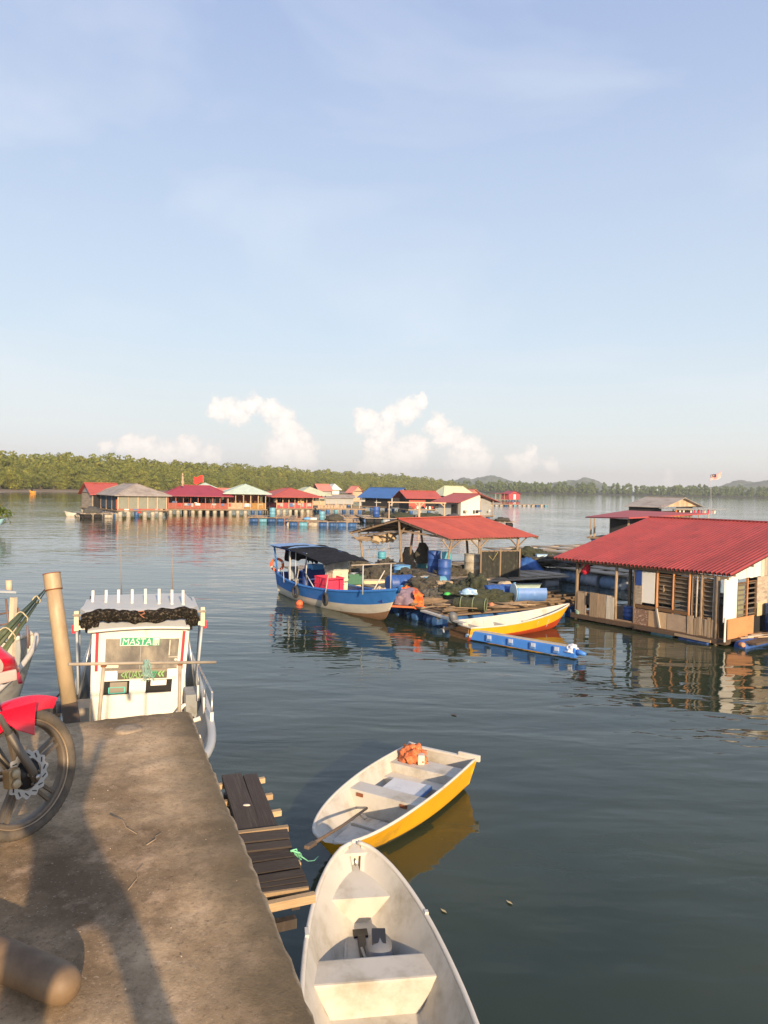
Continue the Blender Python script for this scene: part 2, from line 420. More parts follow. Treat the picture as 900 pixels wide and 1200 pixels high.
def gz(d):
    return float(np.interp(d, [q[0] for q in prof], [q[1] for q in prof]))
for row, (d, sc, step) in enumerate([(11, 0.78, 5.5), (17, 0.92, 6.5), (25, 1.02, 7), (35, 1.1, 7.5), (46, 1.12, 8), (60, 1.15, 8.5), (76, 1.15, 9), (95, 1.2, 10), (120, 1.25, 12), (150, 1.3, 14), (190, 1.3, 18)]):
    for p, n in along(SH, step):
        dd = d + random.uniform(-2.5, 2.5)
        q = p + n * dd + V((random.uniform(-2, 2), random.uniform(-1, 1), 0)); q.z = gz(dd) - 0.2
        cand.append((q, sc * random.uniform(0.86, 1.20), row))
def inview(q):
    if q.y < 5: return False
    px = 450 + q.x / q.y * FPX
    return -60 < px < 640
vis = sorted([c for c in cand if inview(c[0]) and c[2] < 5], key=lambda c: c[0].length)
near = vis[:290]; nearset = set(id(c) for c in near)
for q, s, row in near:
    t = root('mangrove_tree', 'bushy green mangrove tree in the dense wood along the left shoreline', 'tree', q, random.uniform(0, 6.28), 'mangrove trees along the left shoreline')
    for nm, me in (('trunk', random.choice(TRUNKS)), ('crown', random.choice(CROWNS[:5] if row < 2 else CROWNS))):
        o = bpy.data.objects.new(nm, me); C.objects.link(o); o.parent = t
    t.scale = (s, s, s * random.uniform(0.85, 1.15))
# everything farther: one forest
small = [crown_arrays(rng, 640, 5.8, 4.8, 5.6, 0.58, 22, 0.9) for _ in range(4)]
talls = [crown_arrays(rng, 640, 4.8, 5.4, 7.2, 0.58, 18, 0.9) for _ in range(4)]
chunks = []
for c in cand:
    if id(c) in nearset: continue
    q, s, row = c
    px = 450 + q.x / max(q.y, 1) * FPX
    if not (q.y > 5 and -420 < px < 700):
        if row > 2: continue
    a = small[random.randrange(4)] if row < 4 or random.random() < .7 else talls[random.randrange(4)]
    yaw = random.uniform(0, 6.28); cy, sy = math.cos(yaw), math.sin(yaw)
    chunks.append((a * s) @ np.array([[cy, sy, 0], [-sy, cy, 0], [0, 0, 1]]) + np.array(q))
o = bpy.data.objects.new('mangrove_forest', quads_mesh('mangrove_forest', np.concatenate(chunks), LEAF)); C.objects.link(o); tagp(o, 'dense green mangrove forest behind the shoreline trees', 'forest', kind='stuff')
chunks = []
tiny = [crown_arrays(rng, 190, 4.2, 6.4, 6.8, 1.1, 11, 0.85) for _ in range(5)]
for d, step in ((10, 6.5), (22, 7), (40, 8), (65, 11), (110, 16)):
    for p, n in along(far, step):
        q = p + n * (d + random.uniform(-4, 4)); px = 450 + q.x / max(q.y, 1) * FPX
        if px > 1500: continue
        s = random.uniform(0.78, 1.12) * (1 if d < 60 else 1.08); yaw = random.uniform(0, 6.28); cy, sy = math.cos(yaw), math.sin(yaw)
        chunks.append((tiny[random.randrange(5)] * s * np.array([1, 1, 1.35])) @ np.array([[cy, sy, 0], [-sy, cy, 0], [0, 0, 1]]) + np.array([q.x, q.y, 0.6]))
o = bpy.data.objects.new('far_mangrove_forest', quads_mesh('far_mangrove_forest', np.concatenate(chunks), LEAF_FAR)); C.objects.link(o); tagp(o, 'distant line of mangrove forest on the far shore at right', 'forest', kind='stuff')
def treetower():
    r_ = root('lookout_hut', 'tiny lookout on top of the distant round hill', 'hut', Q(668, 560.5, 2500))
# air
HZ = bpy.data.materials.new('air_haze'); HZ.use_nodes = True; HZ.node_tree.nodes.clear(); g = NG(HZ.node_tree)
pv = g('ShaderNodeVolumePrincipled', {'Color': (0.93, 0.95, 0.98, 1), 'Density': 0.00027, 'Anisotropy': 0.2})
o_ = g('ShaderNodeOutputMaterial', {1: pv.outputs[0]})
b = MB().box((0, 1400, 40), (7600, 4400, 96)); tagp(b.build('haze', HZ), kind='stuff')
# ================================================================== PIER
ZD = 2.75
cR = P(222, 831, ZD); eR = P(375, 1200, ZD)
pu = (cR - eR).normalized()                 # along the pier, seaward
pn = V((pu.y, -pu.x, 0))                    # to the right of it
YAWP = math.atan2(pu.y, pu.x)
def pierp(a, s, z=ZD): return cR - pu * a + pn * s + V((0, 0, z - ZD))   # a metres back from the end, s metres right of the edge
def concrete():
    m = bpy.data.materials.new('pier_concrete'); m.use_nodes = True; m.node_tree.nodes.clear(); g = NG(m.node_tree)
    p = g('ShaderNodeNewGeometry').outputs['Position']
    def n(s, d=6, r=0.6, w=0.0, st=(1, 1, 1)):
        mp = g('ShaderNodeMapping', {'Vector': p, 'Scale': st}).outputs[0]
        return g('ShaderNodeTexNoise', {'Vector': mp, 'Scale': s, 'Detail': d, 'Roughness': r, 'W': w}, noise_dimensions='4D').outputs[0]
    c = g.mix(g.ramp(n(1.1, 7, .62), [(0.40, 0.0), (0.60, 1.0)]), (0.31, 0.215, 0.120), (0.60, 0.435, 0.262))
    c = g.mix(g.math('MULTIPLY', g.ramp(n(0.8, 8, .66, 4), [(0.49, 0.0), (0.60, 1.0)]), 0.78), c, (0.105, 0.068, 0.038))   # damp dark stains
    c = g.mix(g.math('MULTIPLY', g.ramp(n(5.5, 8, .7, 2), [(0.52, 0.0), (0.66, 1.0)]), 0.45), c, (0.70, 0.50, 0.33))
    c = g.mix(g.math('MULTIPLY', g.ramp(n(19, 7, .75, 6), [(0.47, 0.0), (0.60, 1.0)]), 0.34), c, (0.17, 0.115, 0.065))
    c = g.mix(g.math('MULTIPLY', g.ramp(n(48, 5, .7, 7), [(0.54, 0.0), (0.66, 1.0)]), 0.50), c, (0.07, 0.05, 0.035))      # grit
    c = g.mix(g.math('MULTIPLY', g.ramp(n(85, 3, .6, 8), [(0.60, 0.0), (0.68, 1.0)]), 0.5), c, (0.52, 0.43, 0.33))
    # black weathered rim along the edge (distance from the right-hand edge and from the end)
    lx = g('ShaderNodeVectorMath', {0: p, 1: tuple(cR)}, operation='SUBTRACT').outputs[0]
    de = g.math('MULTIPLY', g('ShaderNodeVectorMath', {0: lx, 1: tuple(pn)}, operation='DOT_PRODUCT').outputs['Value'], -1)
    dn = g.math('MULTIPLY', g('ShaderNodeVectorMath', {0: lx, 1: tuple(pu)}, operation='DOT_PRODUCT').outputs['Value'], -1)
    de = g.math('MINIMUM', de, g.math('ADD', dn, 0.06)); de0 = de
    de = g.math('ADD', de, g.math('MULTIPLY', g.math('SUBTRACT', n(2.3, 7, .65, 3), 0.5), 0.55))
    c = g.mix(g.math('MULTIPLY', g('ShaderNodeMapRange', {0: de, 1: 0.0, 2: 0.34, 3: 1.0, 4: 0.0}, interpolation_type='SMOOTHSTEP').outputs[0], 0.80), c, (0.10, 0.078, 0.045))
    c = g.mix(g.math('MULTIPLY', g('ShaderNodeMapRange', {0: g.math('ADD', de0, g.math('MULTIPLY', g.math('SUBTRACT', n(14, 4, .6, 5), 0.5), 0.05)), 1: 0.0, 2: 0.014, 3: 1.0, 4: 0.0}).outputs[0], 0.55), c, (0.46, 0.38, 0.27))   # worn pale arris
    # hairline cracks
    vo = g('ShaderNodeTexVoronoi', {'Vector': g('ShaderNodeVectorMath', {0: p, 1: g('ShaderNodeTexNoise', {'Vector': p, 'Scale': 3.0, 'Detail': 5}).outputs['Color']}, operation='ADD').outputs[0], 'Scale': 0.9}, feature='DISTANCE_TO_EDGE').outputs[0]
    cr = g.math('MULTIPLY', g.ramp(vo, [(0.0, 1.0), (0.010, 0.0)]), g.ramp(n(1.3, 3, .5, 9), [(0.50, 0.0), (0.58, 1.0)]))
    c = g.mix(g.math('MULTIPLY', cr, 0.08), c, (0.05, 0.038, 0.028))
    h = g.math('ADD', g.math('MULTIPLY', n(6, 9, .62, 1), 0.010), g.math('ADD', g.math('MULTIPLY', n(90, 5, .75, 1), 0.0040), g.math('MULTIPLY', cr, -0.001)))
    b = g('ShaderNodeBsdfPrincipled', {'Base Color': c, 'Roughness': 0.88, 'Specular IOR Level': 0.25, 'Normal': g('ShaderNodeBump', {'Height': h, 'Distance': 1.0, 'Strength': 0.8}).outputs[0]})
    g('ShaderNodeOutputMaterial', {0: b.outputs[0]})
    return m
CONC = concrete()
b = MB()
WP, LP = 4.6, 13.0
na, ns = 170, 70
rows = []
avals = [0.0] + [0.02 + (LP) * (i / na) ** 1.5 for i in range(1, na + 1)]
svals = [0.0] + [-0.015 - WP * (i / ns) ** 1.5 for i in range(1, ns + 1)]
def edge_w(t): return 0.010 * noise.noise(V((t * 1.7, 3, 0))) + 0.010 * noise.noise(V((t * 6, 1, 0))) + 0.018 * noise.noise(V((t * 15, 5, 0))) + 0.010 * noise.noise(V((t * 41, 5, 0)))
for a in avals:
    row = []
    for s in svals:
        q = pierp(a, s)
        ks = max(0, 1 + s / 0.25); ka = max(0, 1 - a / 0.25)
        q += pn * edge_w(a) * ks + pu * edge_w(s + 40) * ka
        z = 0.016 * noise.noise(V((q.x, q.y, 0)) * 1.1) + 0.006 * noise.noise(V((q.x, q.y, 4)) * 6)
        z -= 0.022 * max(0, 1 + s / 0.05) + 0.022 * max(0, 1 - a / 0.05)
        q.z += z
        row.append(q)
    rows.append(row)
b.grid(rows)
# side faces of the slab
def skirt(line, outv):
    rr = [line, [p + outv * 0.012 + V((0, 0, -0.05)) for p in line], [p + V((0, 0, -0.34)) - outv * 0.01 for p in line], [p + V((0, 0, -0.34)) - outv * 0.5 for p in line]]
    b.grid(rr, smooth=False)
skirt([r_[0] for r_ in rows], pn); skirt(rows[0], pu); skirt([r_[-1] for r_ in rows], -pn); skirt(rows[-1], -pu)
b.add([pierp(0.02, -.02, ZD - .33), pierp(LP, -.02, ZD - .33), pierp(LP, -WP, ZD - .33), pierp(0.02, -WP, ZD - .33)], [(0, 1, 2, 3)])
pier = tagp(b.build('pier_deck', CONC), kind='structure')
COL = mat('column_concrete', (0.30, 0.26, 0.21), 0.85, 0.2, 5, (0.10, 0.09, 0.06), (0.45, 0.65), 2, bump=0.01)
for a in (1.2, 4.6, 8.0, 11.4):
    for s in (-0.9, -3.7):
        q = pierp(a, s, 0); MB().tube((q.x, q.y, -6), (q.x, q.y, ZD - .345), 0.2, n=14).build('pier_column', COL, pier)
    MB().beam(pierp(a, -0.45, ZD - .46), pierp(a, -4.2, ZD - .46), 0.3, 0.22).build('cross_beam', COL, pier)
# round patch of mortar near the end
c = P(150, 855, ZD); prof_ = [(0.0, 0.016), (0.045, 0.017), (0.078, 0.014), (0.094, 0.006), (0.10, -0.02)]
b = MB(); rows = []
for r_, h in prof_:
    rows.append([V((math.cos(t * 2 * PI / 24) * r_ * (1 + .12 * noise.noise(V((t, r_ * 9, 1)))), math.sin(t * 2 * PI / 24) * r_ * (1 + .12 * noise.noise(V((t, r_ * 9, 1)))), h + .004 * noise.noise(V((t, r_ * 60, 2))))) for t in range(25)])
b.grid([[c + p for p in r_] for r_ in rows])
MORT = mat('mortar', (0.36, 0.285, 0.20), 0.95, 0.3, 25, (0.16, 0.12, 0.08), bump=0.008, bscale=60)
tagp(b.build('mortar_patch', MORT, pier))
# twigs and scraps lying on the deck
TW = mat('twig', (0.34, 0.25, 0.16), 0.9, 0.2, 20)
for k, (x0, y0, x1, y1, r_) in enumerate([(129, 954, 160, 977, .0026), (172, 990, 190, 976, .0022), (150, 1043, 168, 1012, .0016)]):
    p, q = P(x0, y0, ZD + .012), P(x1, y1, ZD + .012)
    o = MB().path([p, p.lerp(q, .4) + V((.01, .01, 0)), p.lerp(q, .7) - V((.01, 0, 0)), q], [r_, r_, r_ * .8, r_ * .5], 6).build('twig', TW, loc=p)
    tagp(o, ['longest bent dry twig lying across the middle of the pier', 'short pale twig on the pier beside the longer bent one', 'thin faint twig on the pier between the long bent twig and the walkway side'][k], 'twig', 'dry twigs on the pier')

# grit and small stones lying about
rg = random.Random(21); b = MB()
for k in range(420):
    a_, s_ = rg.uniform(.1, 4.4) , -rg.uniform(.04, 2.6); q = pierp(a_, s_, ZD + .004); r_ = rg.choice([.0015, .002, .0025, .003, .004])
    vs = [q + V((rg.uniform(-1, 1) * r_, rg.uniform(-1, 1) * r_, rg.uniform(-.3, .8) * r_)) for _ in range(2)] + [q + V((r_, 0, 0)), q + V((-r_, r_ * .3, 0)), q + V((0, -r_, 0)), q + V((0, 0, r_ * 1.1))]
    b.add(vs[2:], [(0, 1, 3), (1, 2, 3), (2, 0, 3)])
tagp(b.build('loose_grit', mat('grit_stone', (.42, .34, .25), .9, .4, 30)), 'small grit and stones scattered on the pier deck', 'grit', kind='stuff')

# the beige plastic pile filled with concrete, leaning, beyond the pier end
PVC = mat('pipe_plastic', (0.43, 0.325, 0.20), 0.5, 0.22, 9, (0.30, 0.19, 0.09), (0.45, 0.72), 5, bump=0.001, bscale=60, stretch=(1, 1, .4))
RUST = mat('rust', (0.22, 0.075, 0.03), 0.85, 0.3, 20)
DARKW = mat('wet_pile', (0.09, 0.06, 0.04), 0.8, 0.3, 12)
top = Q(60.5, 672, 6.15); bot = Q(83, 838, 6.0)
ax = (bot - top).normalized()
pr = root('mooring_pile', 'tall beige plastic pipe pile leaning beside the pier end', 'pile', (bot + ax * 5))
L_ = lambda p: V(p) - pr.location
end = bot + ax * 5
MB().path([L_(top + ax * .02), L_(top.lerp(bot, .3)), L_(bot - ax * .10)], [0.060, 0.061, 0.062], 20).build('pipe', PVC, pr)
MB().path([L_(bot - ax * .10), L_(bot + ax * .3), L_(end)], [0.064, 0.068, 0.07], 16, wob=.03).build('pipe_foot', DARKW, pr)
b = MB(); b.path([L_(top), L_(top + ax * .13)], [0.068, 0.068], 20, caps=False); b.path([L_(top + ax * .13), L_(top)], [0.058, 0.058], 20, caps=True); b.build('pipe_collar', PVC, pr)
for t in (0.0, .135):
    b = MB(); x, y, z, _ = frame(top, bot); c = L_(top + ax * t)
    b.path([c + x * math.cos(k * PI / 12) * .068 + y * math.sin(k * PI / 12) * .068 for k in range(24)], .004, 6, closed=True); b.build('rust_ring', RUST, pr)

# post-and-pole rail at the pier end
STEEL = mat('dull_pipe', (0.36, 0.31, 0.24), 0.6, 0.25, 10, (0.22, 0.12, 0.06), (0.5, 0.8), 5, bump=.001)
rl = root('mooring_rail', 'grey pole on two short posts at the end of the pier', 'rail', P(166, 834, ZD))
L_ = lambda p: V(p) - rl.location
dR = 5.62
MB().path([L_(Q(80, 778.5, 5.30)), L_(Q(165, 777, 5.62)), L_(Q(253, 776, 5.95))], [.0115, .012, .012], 10).build('pole', STEEL, rl)
for (x0, y0, x1, y1, d) in ((121.5, 780, 116.5, 838, 5.46), (211, 778, 210, 834, 5.80)):
    MB().path([L_(Q(x0, y0, d)), L_(Q(x1, y1, d - .02)), L_(Q(x1, y1 + 40, d + .03))], .0145, 10).build('post', STEEL, rl)
    MB().box(L_(Q(x0, y0 + 0.5, d)), (.034, .034, .012)).build('post_cap', RUST, rl)
ROPE = mat('rope_green', (0.22, 0.36, 0.32), 0.9, 0.4, 60, (0.5, 0.55, 0.45), (0.5, .7), 30)
random.seed(3); b = MB()
c = Q(172, 777, 5.63)
for k in range(16):
    a = random.uniform(0, 6.28); pts = []
    for j in range(9):
        t = j / 8 * 2 * PI
        pts.append(L_(c + V((math.cos(a) * .030 * math.cos(t) + random.uniform(-.006, .006), .022 * math.sin(t), -.045 + .06 * math.sin(t + a) + random.uniform(-.012, .012)))))
    b.path(pts, .0038, 5)
for k in range(7):
    p = c + V((random.uniform(-.02, .02), random.uniform(-.02, .02), -.05)); b.path([L_(p), L_(p + V((random.uniform(-.03, .03), 0, -.05))), L_(p + V((random.uniform(-.05, .05), 0, -.09)))], .0032, 5)
b.v = [tuple(V(v) + rl.location - c) for v in b.v]
o = b.build('rope_knot', ROPE); o.location = c
tagp(o, 'tangled blue-green rope knot tied on the grey pole', 'rope')

# tan pipe lying on the deck in the foreground
PIPE = mat('fat_pipe', (0.18, 0.12, 0.068), 0.6, 0.25, 9, (0.11, 0.07, 0.038), (0.45, .7), 5, bump=.0006, bscale=90)
rr_ = .062
p0 = P(84, 1163, ZD + rr_); p1 = P(-150, 1062, ZD + rr_ + .03)
pd = (p0 - p1).normalized()
b = MB(); pts = []; rad = []
for t, r_ in ((-1.9, .9), (-.5, .97), (-.12, 1), (-.085, 1.0), (-.06, .985), (-.03, .93), (-.010, .80), (0.004, .58), (0.012, .3), (.015, .02)):
    pts.append(p0 + pd * t - p0); rad.append(rr_ * r_)
b.path(pts, rad, 28)
o = b.build('fat_pipe', PIPE); o.location = p0 + V((0, 0, .012)); tagp(o, 'thick tan pipe with a rounded end lying on the pier in the bottom left corner', 'pipe')

# ------------------------------------------------------------------ plank landing beside the pier
DW = wood('dark_plank', (0.060, 0.048, 0.040), (0.13, 0.10, 0.08), (6, 6, 1))
PW = wood('pale_timber', (0.50, 0.36, 0.21), (0.32, 0.2, 0.11), (6, 6, 1))
ZL = 2.0
wk = root('plank_landing', 'narrow dark plank landing fixed along the right side of the pier', 'landing', P(320, 1050, ZL))
L_ = lambda p: V(p) - wk.location
def inner(y, extra=.35):                       # hidden inner end under the pier's edge
    return None
def cross(y0l, y0r, y1l, y1r, x0, x1, mt, th=.03, zz=0, ins=.22):
    a0, a1 = P(x0, y0l, ZL + zz), P(x1, y0r, ZL + zz); c0, c1 = P(x0 + (y1l - y0l) * .42, y1l, ZL + zz), P(x1 + (y1r - y0r) * .42, y1r, ZL + zz)
    a = (a0 + c0) / 2; c = (a1 + c1) / 2; d = (c - a).normalized()
    w = ((a0 - c0).length + (a1 - c1).length) / 2
    n = V((0, 0, 1))
    return piece('plank', mt, wk, L_(a - d * ins), L_(c), w * .94, th)
# two long planks at the far end (seen edges 907..975)
for (xa, xb, xc, xd) in ((267, 284, 289, 304), (286, 300, 306, 327)):
    a0, a1 = P(xa, 909, ZL), P(xb, 909, ZL); c0, c1 = P(xc, 974, ZL), P(xd, 972, ZL)
    wd = ((a1 - a0).length + (c1 - c0).length) * .54
    if xa == 267: a0 -= (a1 - a0) * .5; c0 -= (c1 - c0) * .5; wd *= 1.5
    piece('plank', DW, wk, L_((a0 + a1) / 2), L_((c0 + c1) / 2), wd * .95, .03)
# crosswise boards
ycr = [(978, 974, 989, 984), (991, 986, 999, 994), (1001, 996, 1012, 1006), (1013, 1007, 1026, 1018), (1028, 1020, 1036, 1029), (1037, 1030, 1042, 1035), (1043, 1036, 1047, 1041)]
xcr = [(290, 336), (295, 339), (298, 342), (303, 348), (309, 354), (313, 358), (317, 360)]
random.seed(2)
for (y0, y1, y2, y3), (xa, xb) in zip(ycr, xcr):
    cross(y0, y1, y2, y3, xa, xb, DW, zz=random.uniform(0, .012))
cross(975, 969, 978, 972, 288, 337, PW, .035, .015)
cross(1047, 1041, 1049, 1043, 318, 361, PW, .03, .01)
# end beam, bearers with their sawn ends, and stringer
a, c = P(322, 1061, ZL), P(369, 1051, ZL); d = (c - a).normalized()
piece('end_beam', PW, wk, L_(a - d * .3), L_(c), .04, .05)
for (x, y) in ((309, 914), (318, 933), (328, 952)):
    q = P(x, y, ZL - .05); piece('bearer', PW, wk, L_(q - d * .5), L_(q + d * .008), .04, .04)
for (x, y) in ((337, 990), (350, 1013), (359, 1048)):
    q = P(x, y, ZL - .04); piece('bearer', PW, wk, L_(q - d * .5), L_(q + d * .01), .04, .04)
s0, s1 = P(304, 912, ZL - .11), P(360, 1056, ZL - .11); s0 -= d * .07; s1 -= d * .07
piece('stringer', DW, wk, L_(s0), L_(s1), .05, .08)
piece('stringer', DW, wk, L_(s0 - d * .36), L_(s1 - d * .36), .05, .08)
for t in (.05, .5, .95):
    q = s0.lerp(s1, t) - d * .2
    MB().tube(L_((q.x, q.y, -6)), L_((q.x, q.y, ZL - .16)), .045, n=10).build('leg', DW, wk)
    MB().beam(L_(q + d * .22 - V((0, 0, .17 - 2 + 2))), L_(q - d * .2 - V((0, 0, .17))), .05, .06).build('cross_bearer', DW, wk)
# scrap of shell / white litter on the plank
q = P(289, 943.5, ZL + .016); b = MB(); b.lathe([(0.0, .006), (.022, .005), (.030, 0)], (0, 0, 0), n=9)
o = b.build('paper_scrap', mat('scrap', (.7, .62, .5), .8)); o.location = q; o.scale = (1, .6, 1)
tagp(o, 'small pale scrap lying on the long dark planks', 'litter')
# green rope from landing to the skiff
GR = mat('green_rope', (0.22, 0.62, 0.36), 0.8, 0.3, 60)
b = MB(); q0 = P(341, 997, ZL + .03); q1 = P(352, 1003, ZL - .05); base_ = q0
random.seed(8)
for k in range(6):
    b.path([q0 - base_, q0.lerp(q1, .5) + V((random.uniform(-.03, .03), random.uniform(-.03, .03), random.uniform(-.02, .04))) - base_, q1 + V((random.uniform(-.015, .015), 0, random.uniform(-.03, .03))) - base_], .005, 6)
qq = Q(373, 1003.5, 7.6)
b.path([q1 - base_, q1.lerp(qq, .33) - V((0, 0, .04)) - base_, q1.lerp(qq, .7) - V((0, 0, .04)) - base_, qq - base_], .004, 6)
o = b.build('green_rope', GR); o.location = base_; tagp(o, 'green rope tied to the plank landing and running to the yellow skiff', 'rope')
# ================================================================== BOATS
def glassfibre(name, col, var=0.06, col2=None, rough=0.38, thr=(0.55, 0.8)):
    return mat(name, col, rough, var, 3, col2, thr, 2.2, 0.0012, 30, coat=0.0, spec=0.4)
WHITE = glassfibre('boat_white', (0.60, 0.565, 0.50), 0.06, (0.42, 0.37, 0.29), .5, (0.48, 0.75))
WHITE_IN = glassfibre('boat_white_inside', (0.53, 0.505, 0.45), 0.07, (0.34, 0.305, 0.24), .6, (0.46, 0.72))
SPECK = mat('speckled_liner', (0.60, 0.55, 0.47), .7, .08, 5, (0.22, 0.18, 0.14), (0.60, 0.70), 22, bump=.001)
YEL = glassfibre('boat_yellow', (0.74, 0.40, 0.015), 0.08, (0.42, 0.24, 0.04), .5, (0.55, 0.74))
ALGAE = mat('algae_band', (0.10, 0.085, 0.05), .7, .3, 10, (0.05, 0.05, 0.03))
REDP = glassfibre('antifoul_red', (0.42, 0.06, 0.02), .1)
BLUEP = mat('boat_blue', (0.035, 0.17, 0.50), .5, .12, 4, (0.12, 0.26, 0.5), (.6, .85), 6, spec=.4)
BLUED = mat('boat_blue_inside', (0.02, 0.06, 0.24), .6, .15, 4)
WHITEOLD = mat('boat_old_white', (0.55, 0.52, 0.44), .6, .1, 3, (0.28, 0.22, 0.14), (.5, .78), 3, stretch=(.6, .6, 2))
BROWNB = mat('boat_brown_bottom', (0.22, 0.12, 0.06), .8, .25, 6)
BLACKP = mat('black_plastic', (0.020, 0.020, 0.022), .45, .2, 8)
GREYP = mat('grey_plastic', (0.30, 0.32, 0.33), .45, .15, 8)
METAL = mat('steel', (0.45, 0.45, 0.44), .35, .15, 12, metal=.8)
ALU = mat('painted_grey_metal', (0.42, 0.45, 0.47), .5, .1, 5, (0.3, 0.28, 0.25), (.6, .8))
ORANGE = mat('orange_cloth', (0.85, 0.17, 0.04), .8, .2, 14, bump=.004, bscale=25)

class Hull:
    """local frame: x to the bow, y to port, z up from the waterline; stations run stern to bow"""
    def __init__(s, L, B, H, bow_up=0.3, stern_up=0.0, draft=0.15, bp=2.4, tr=0.8, rake=0.25, th=0.035, floor=0.05, wf=(0, .58, .80, .90, 1.0), hf=(0, .14, .36, .68, 1.0), blunt=.62, xr=.45, fr=0.0, tm=0):
        s.__dict__.update(locals())
    def w(s, t): return s.B / 2 * max(0.0, 1 - t ** s.bp) ** s.blunt * (s.tr + (1 - s.tr) * math.sin(min(t / s.xr, 1) * PI / 2))
    def zs(s, t): return s.H + s.bow_up * t ** 2.4 + s.stern_up * (1 - t) ** 3
    def zk(s, t): return -s.draft + (s.draft * 0.9) * t ** 5 + s.H * .25 * t ** 9
    def pt(s, t, k, side, inn=False):
        zk, zs, w = s.zk(t), s.zs(t), s.w(t)
        h = s.hf[k]; wf = s.wf[k]; v = t ** 3; wf = wf * (1 - v) + (h ** 0.9) * v
        z = zk + (zs - zk) * h; x = s.L * t - s.rake * (t ** 4) * (1 - h)
        return V((x, side * w * wf, z))
    def sheer(s, t, side, inset=0.0, dz=0.0):
        p = s.pt(t, len(s.hf) - 1, side); n = 1 if s.w(t) > inset else 0
        return V((p.x - (inset if t > .97 else 0), p.y - side * min(inset, s.w(t)), p.z + dz))
    def width_at(s, t, z):                 # inner half width at height z
        zk, zs, w = s.zk(t), s.zs(t), s.w(t); h = (z - zk) / (zs - zk)
        v = t ** 3; hs = s.hf; ws = [a * (1 - v) + (b ** .9) * v for a, b in zip(s.wf, s.hf)]
        return max(0.0, w * float(np.interp(h, hs, ws)) - s.th)
    def build(s, root_, mats, band, n=26, gun=None, gun_r=.018, t_open=1.0):
        """mats[0] topsides, [1] bottom, [2] inside, [3] floor; band(h, z) gives the material of an outer strip"""
        K = len(s.hf); b = MB()
        ts = [1 - (1 - i / n) ** 1.35 for i in range(n + 1)]
        for i in range(n):
            for k in range(K - 1):
                for sd in (-1, 1):
                    q = [s.pt(ts[i], k, sd), s.pt(ts[i + 1], k, sd), s.pt(ts[i + 1], k + 1, sd), s.pt(ts[i], k + 1, sd)]
                    # split at band heights
                    sub = 3 if k == 1 or k == 2 else 2
                    for u in range(sub):
                        a, c = u / sub, (u + 1) / sub
                        qq = [q[0].lerp(q[3], a), q[1].lerp(q[2], a), q[1].lerp(q[2], c), q[0].lerp(q[3], c)]
                        h = s.hf[k] + (s.hf[k + 1] - s.hf[k]) * (a + c) / 2
                        b.add(qq, [(0, 1, 2, 3)], band(h, sum(p.z for p in qq) / 4, (ts[i] + ts[i + 1]) / 2), True)
        # transom outside
        pr_ = [s.pt(0, k, 1) for k in range(K)] + [s.pt(0, k, -1) for k in range(K - 1, 0, -1)]
        b.add(pr_, [tuple(range(len(pr_)))], s.tm)
        bm = bmesh.new()
        hull = b.build('hull', mats, root_)
        bm.from_mesh(hull.data); bmesh.ops.remove_doubles(bm, verts=bm.verts, dist=.0008); bmesh.ops.recalc_face_normals(bm, faces=bm.faces); bm.to_mesh(hull.data); bm.free()
        # inner liner
        b = MB(); rows = []
        for i in range(n + 1):
            t = min(ts[i], 0.985); x0 = s.th if i == 0 else 0
            zf = max(s.floor + s.fr * t ** 5, s.zk(t) + .06); zs = s.zs(t); row = []
            for sd in (1, -1):
                col = []
                for f in (1.0, .8, .55, .3, .12, 0.0):
                    z = zf + (zs - zf) * f; col.append(V((s.L * t + x0 - s.rake * (t ** 4) * (1 - f) - (.02 if i == n else 0), sd * s.width_at(t, z), z - (0.002 if f == 1 else 0))))
                row += col if sd == 1 else list(reversed(col))
            rows.append(row)
        b.grid(rows, 0, True)
        for k in range(len(b.f)):
            if (k % 11) == 5: b.m[k] = 1; b.sm[k] = False
        r0 = rows[0]; b.add(r0, [tuple(range(len(r0)))], 0)
        b.build('liner', [mats[2], mats[3]], root_)
        # rounded gunwale closing the gap between skin and liner
        for sd in (1, -1):
            g_ = MB(); pts = [s.sheer(min(t, .995), sd, s.th * .5, .002) for t in ts]
            g_.path(pts, gun_r + s.th * .35, 8); g_.build('gunwale', gun or mats[0], root_)
        tr_ = MB(); tr_.beam(s.sheer(0, 1, 0) + V((s.th / 2, 0, .0)), s.sheer(0, -1, 0) + V((s.th / 2, 0, .0)), s.th + .02, .03); tr_.build('transom_cap', gun or mats[0], root_, bevel=.006)
        return hull
def block(h, root_, name, m, x0, x1, z0, z1, round_=.012, fx=.0, m2=None):
    """a thwart or box filling the hull across between x0 and x1"""
    b = MB(); n = 5
    def ring(x, z):
        t = x / h.L; w = h.width_at(t, z) + .012; return [V((x, -w, z)), V((x, w, z))]
    a0, a1, c0, c1 = ring(x0 + fx, z0), ring(x0, z1), ring(x1 - fx, z0), ring(x1, z1)
    vs = a0 + a1 + c0 + c1
    b.add(vs, [(0, 1, 3, 2), (4, 6, 7, 5), (2, 3, 7, 6), (0, 4, 5, 1), (0, 2, 6, 4), (1, 5, 7, 3)])
    return b.build(name, m, root_, bevel=round_)
def yaw_of(v): return math.atan2(v.y, v.x)

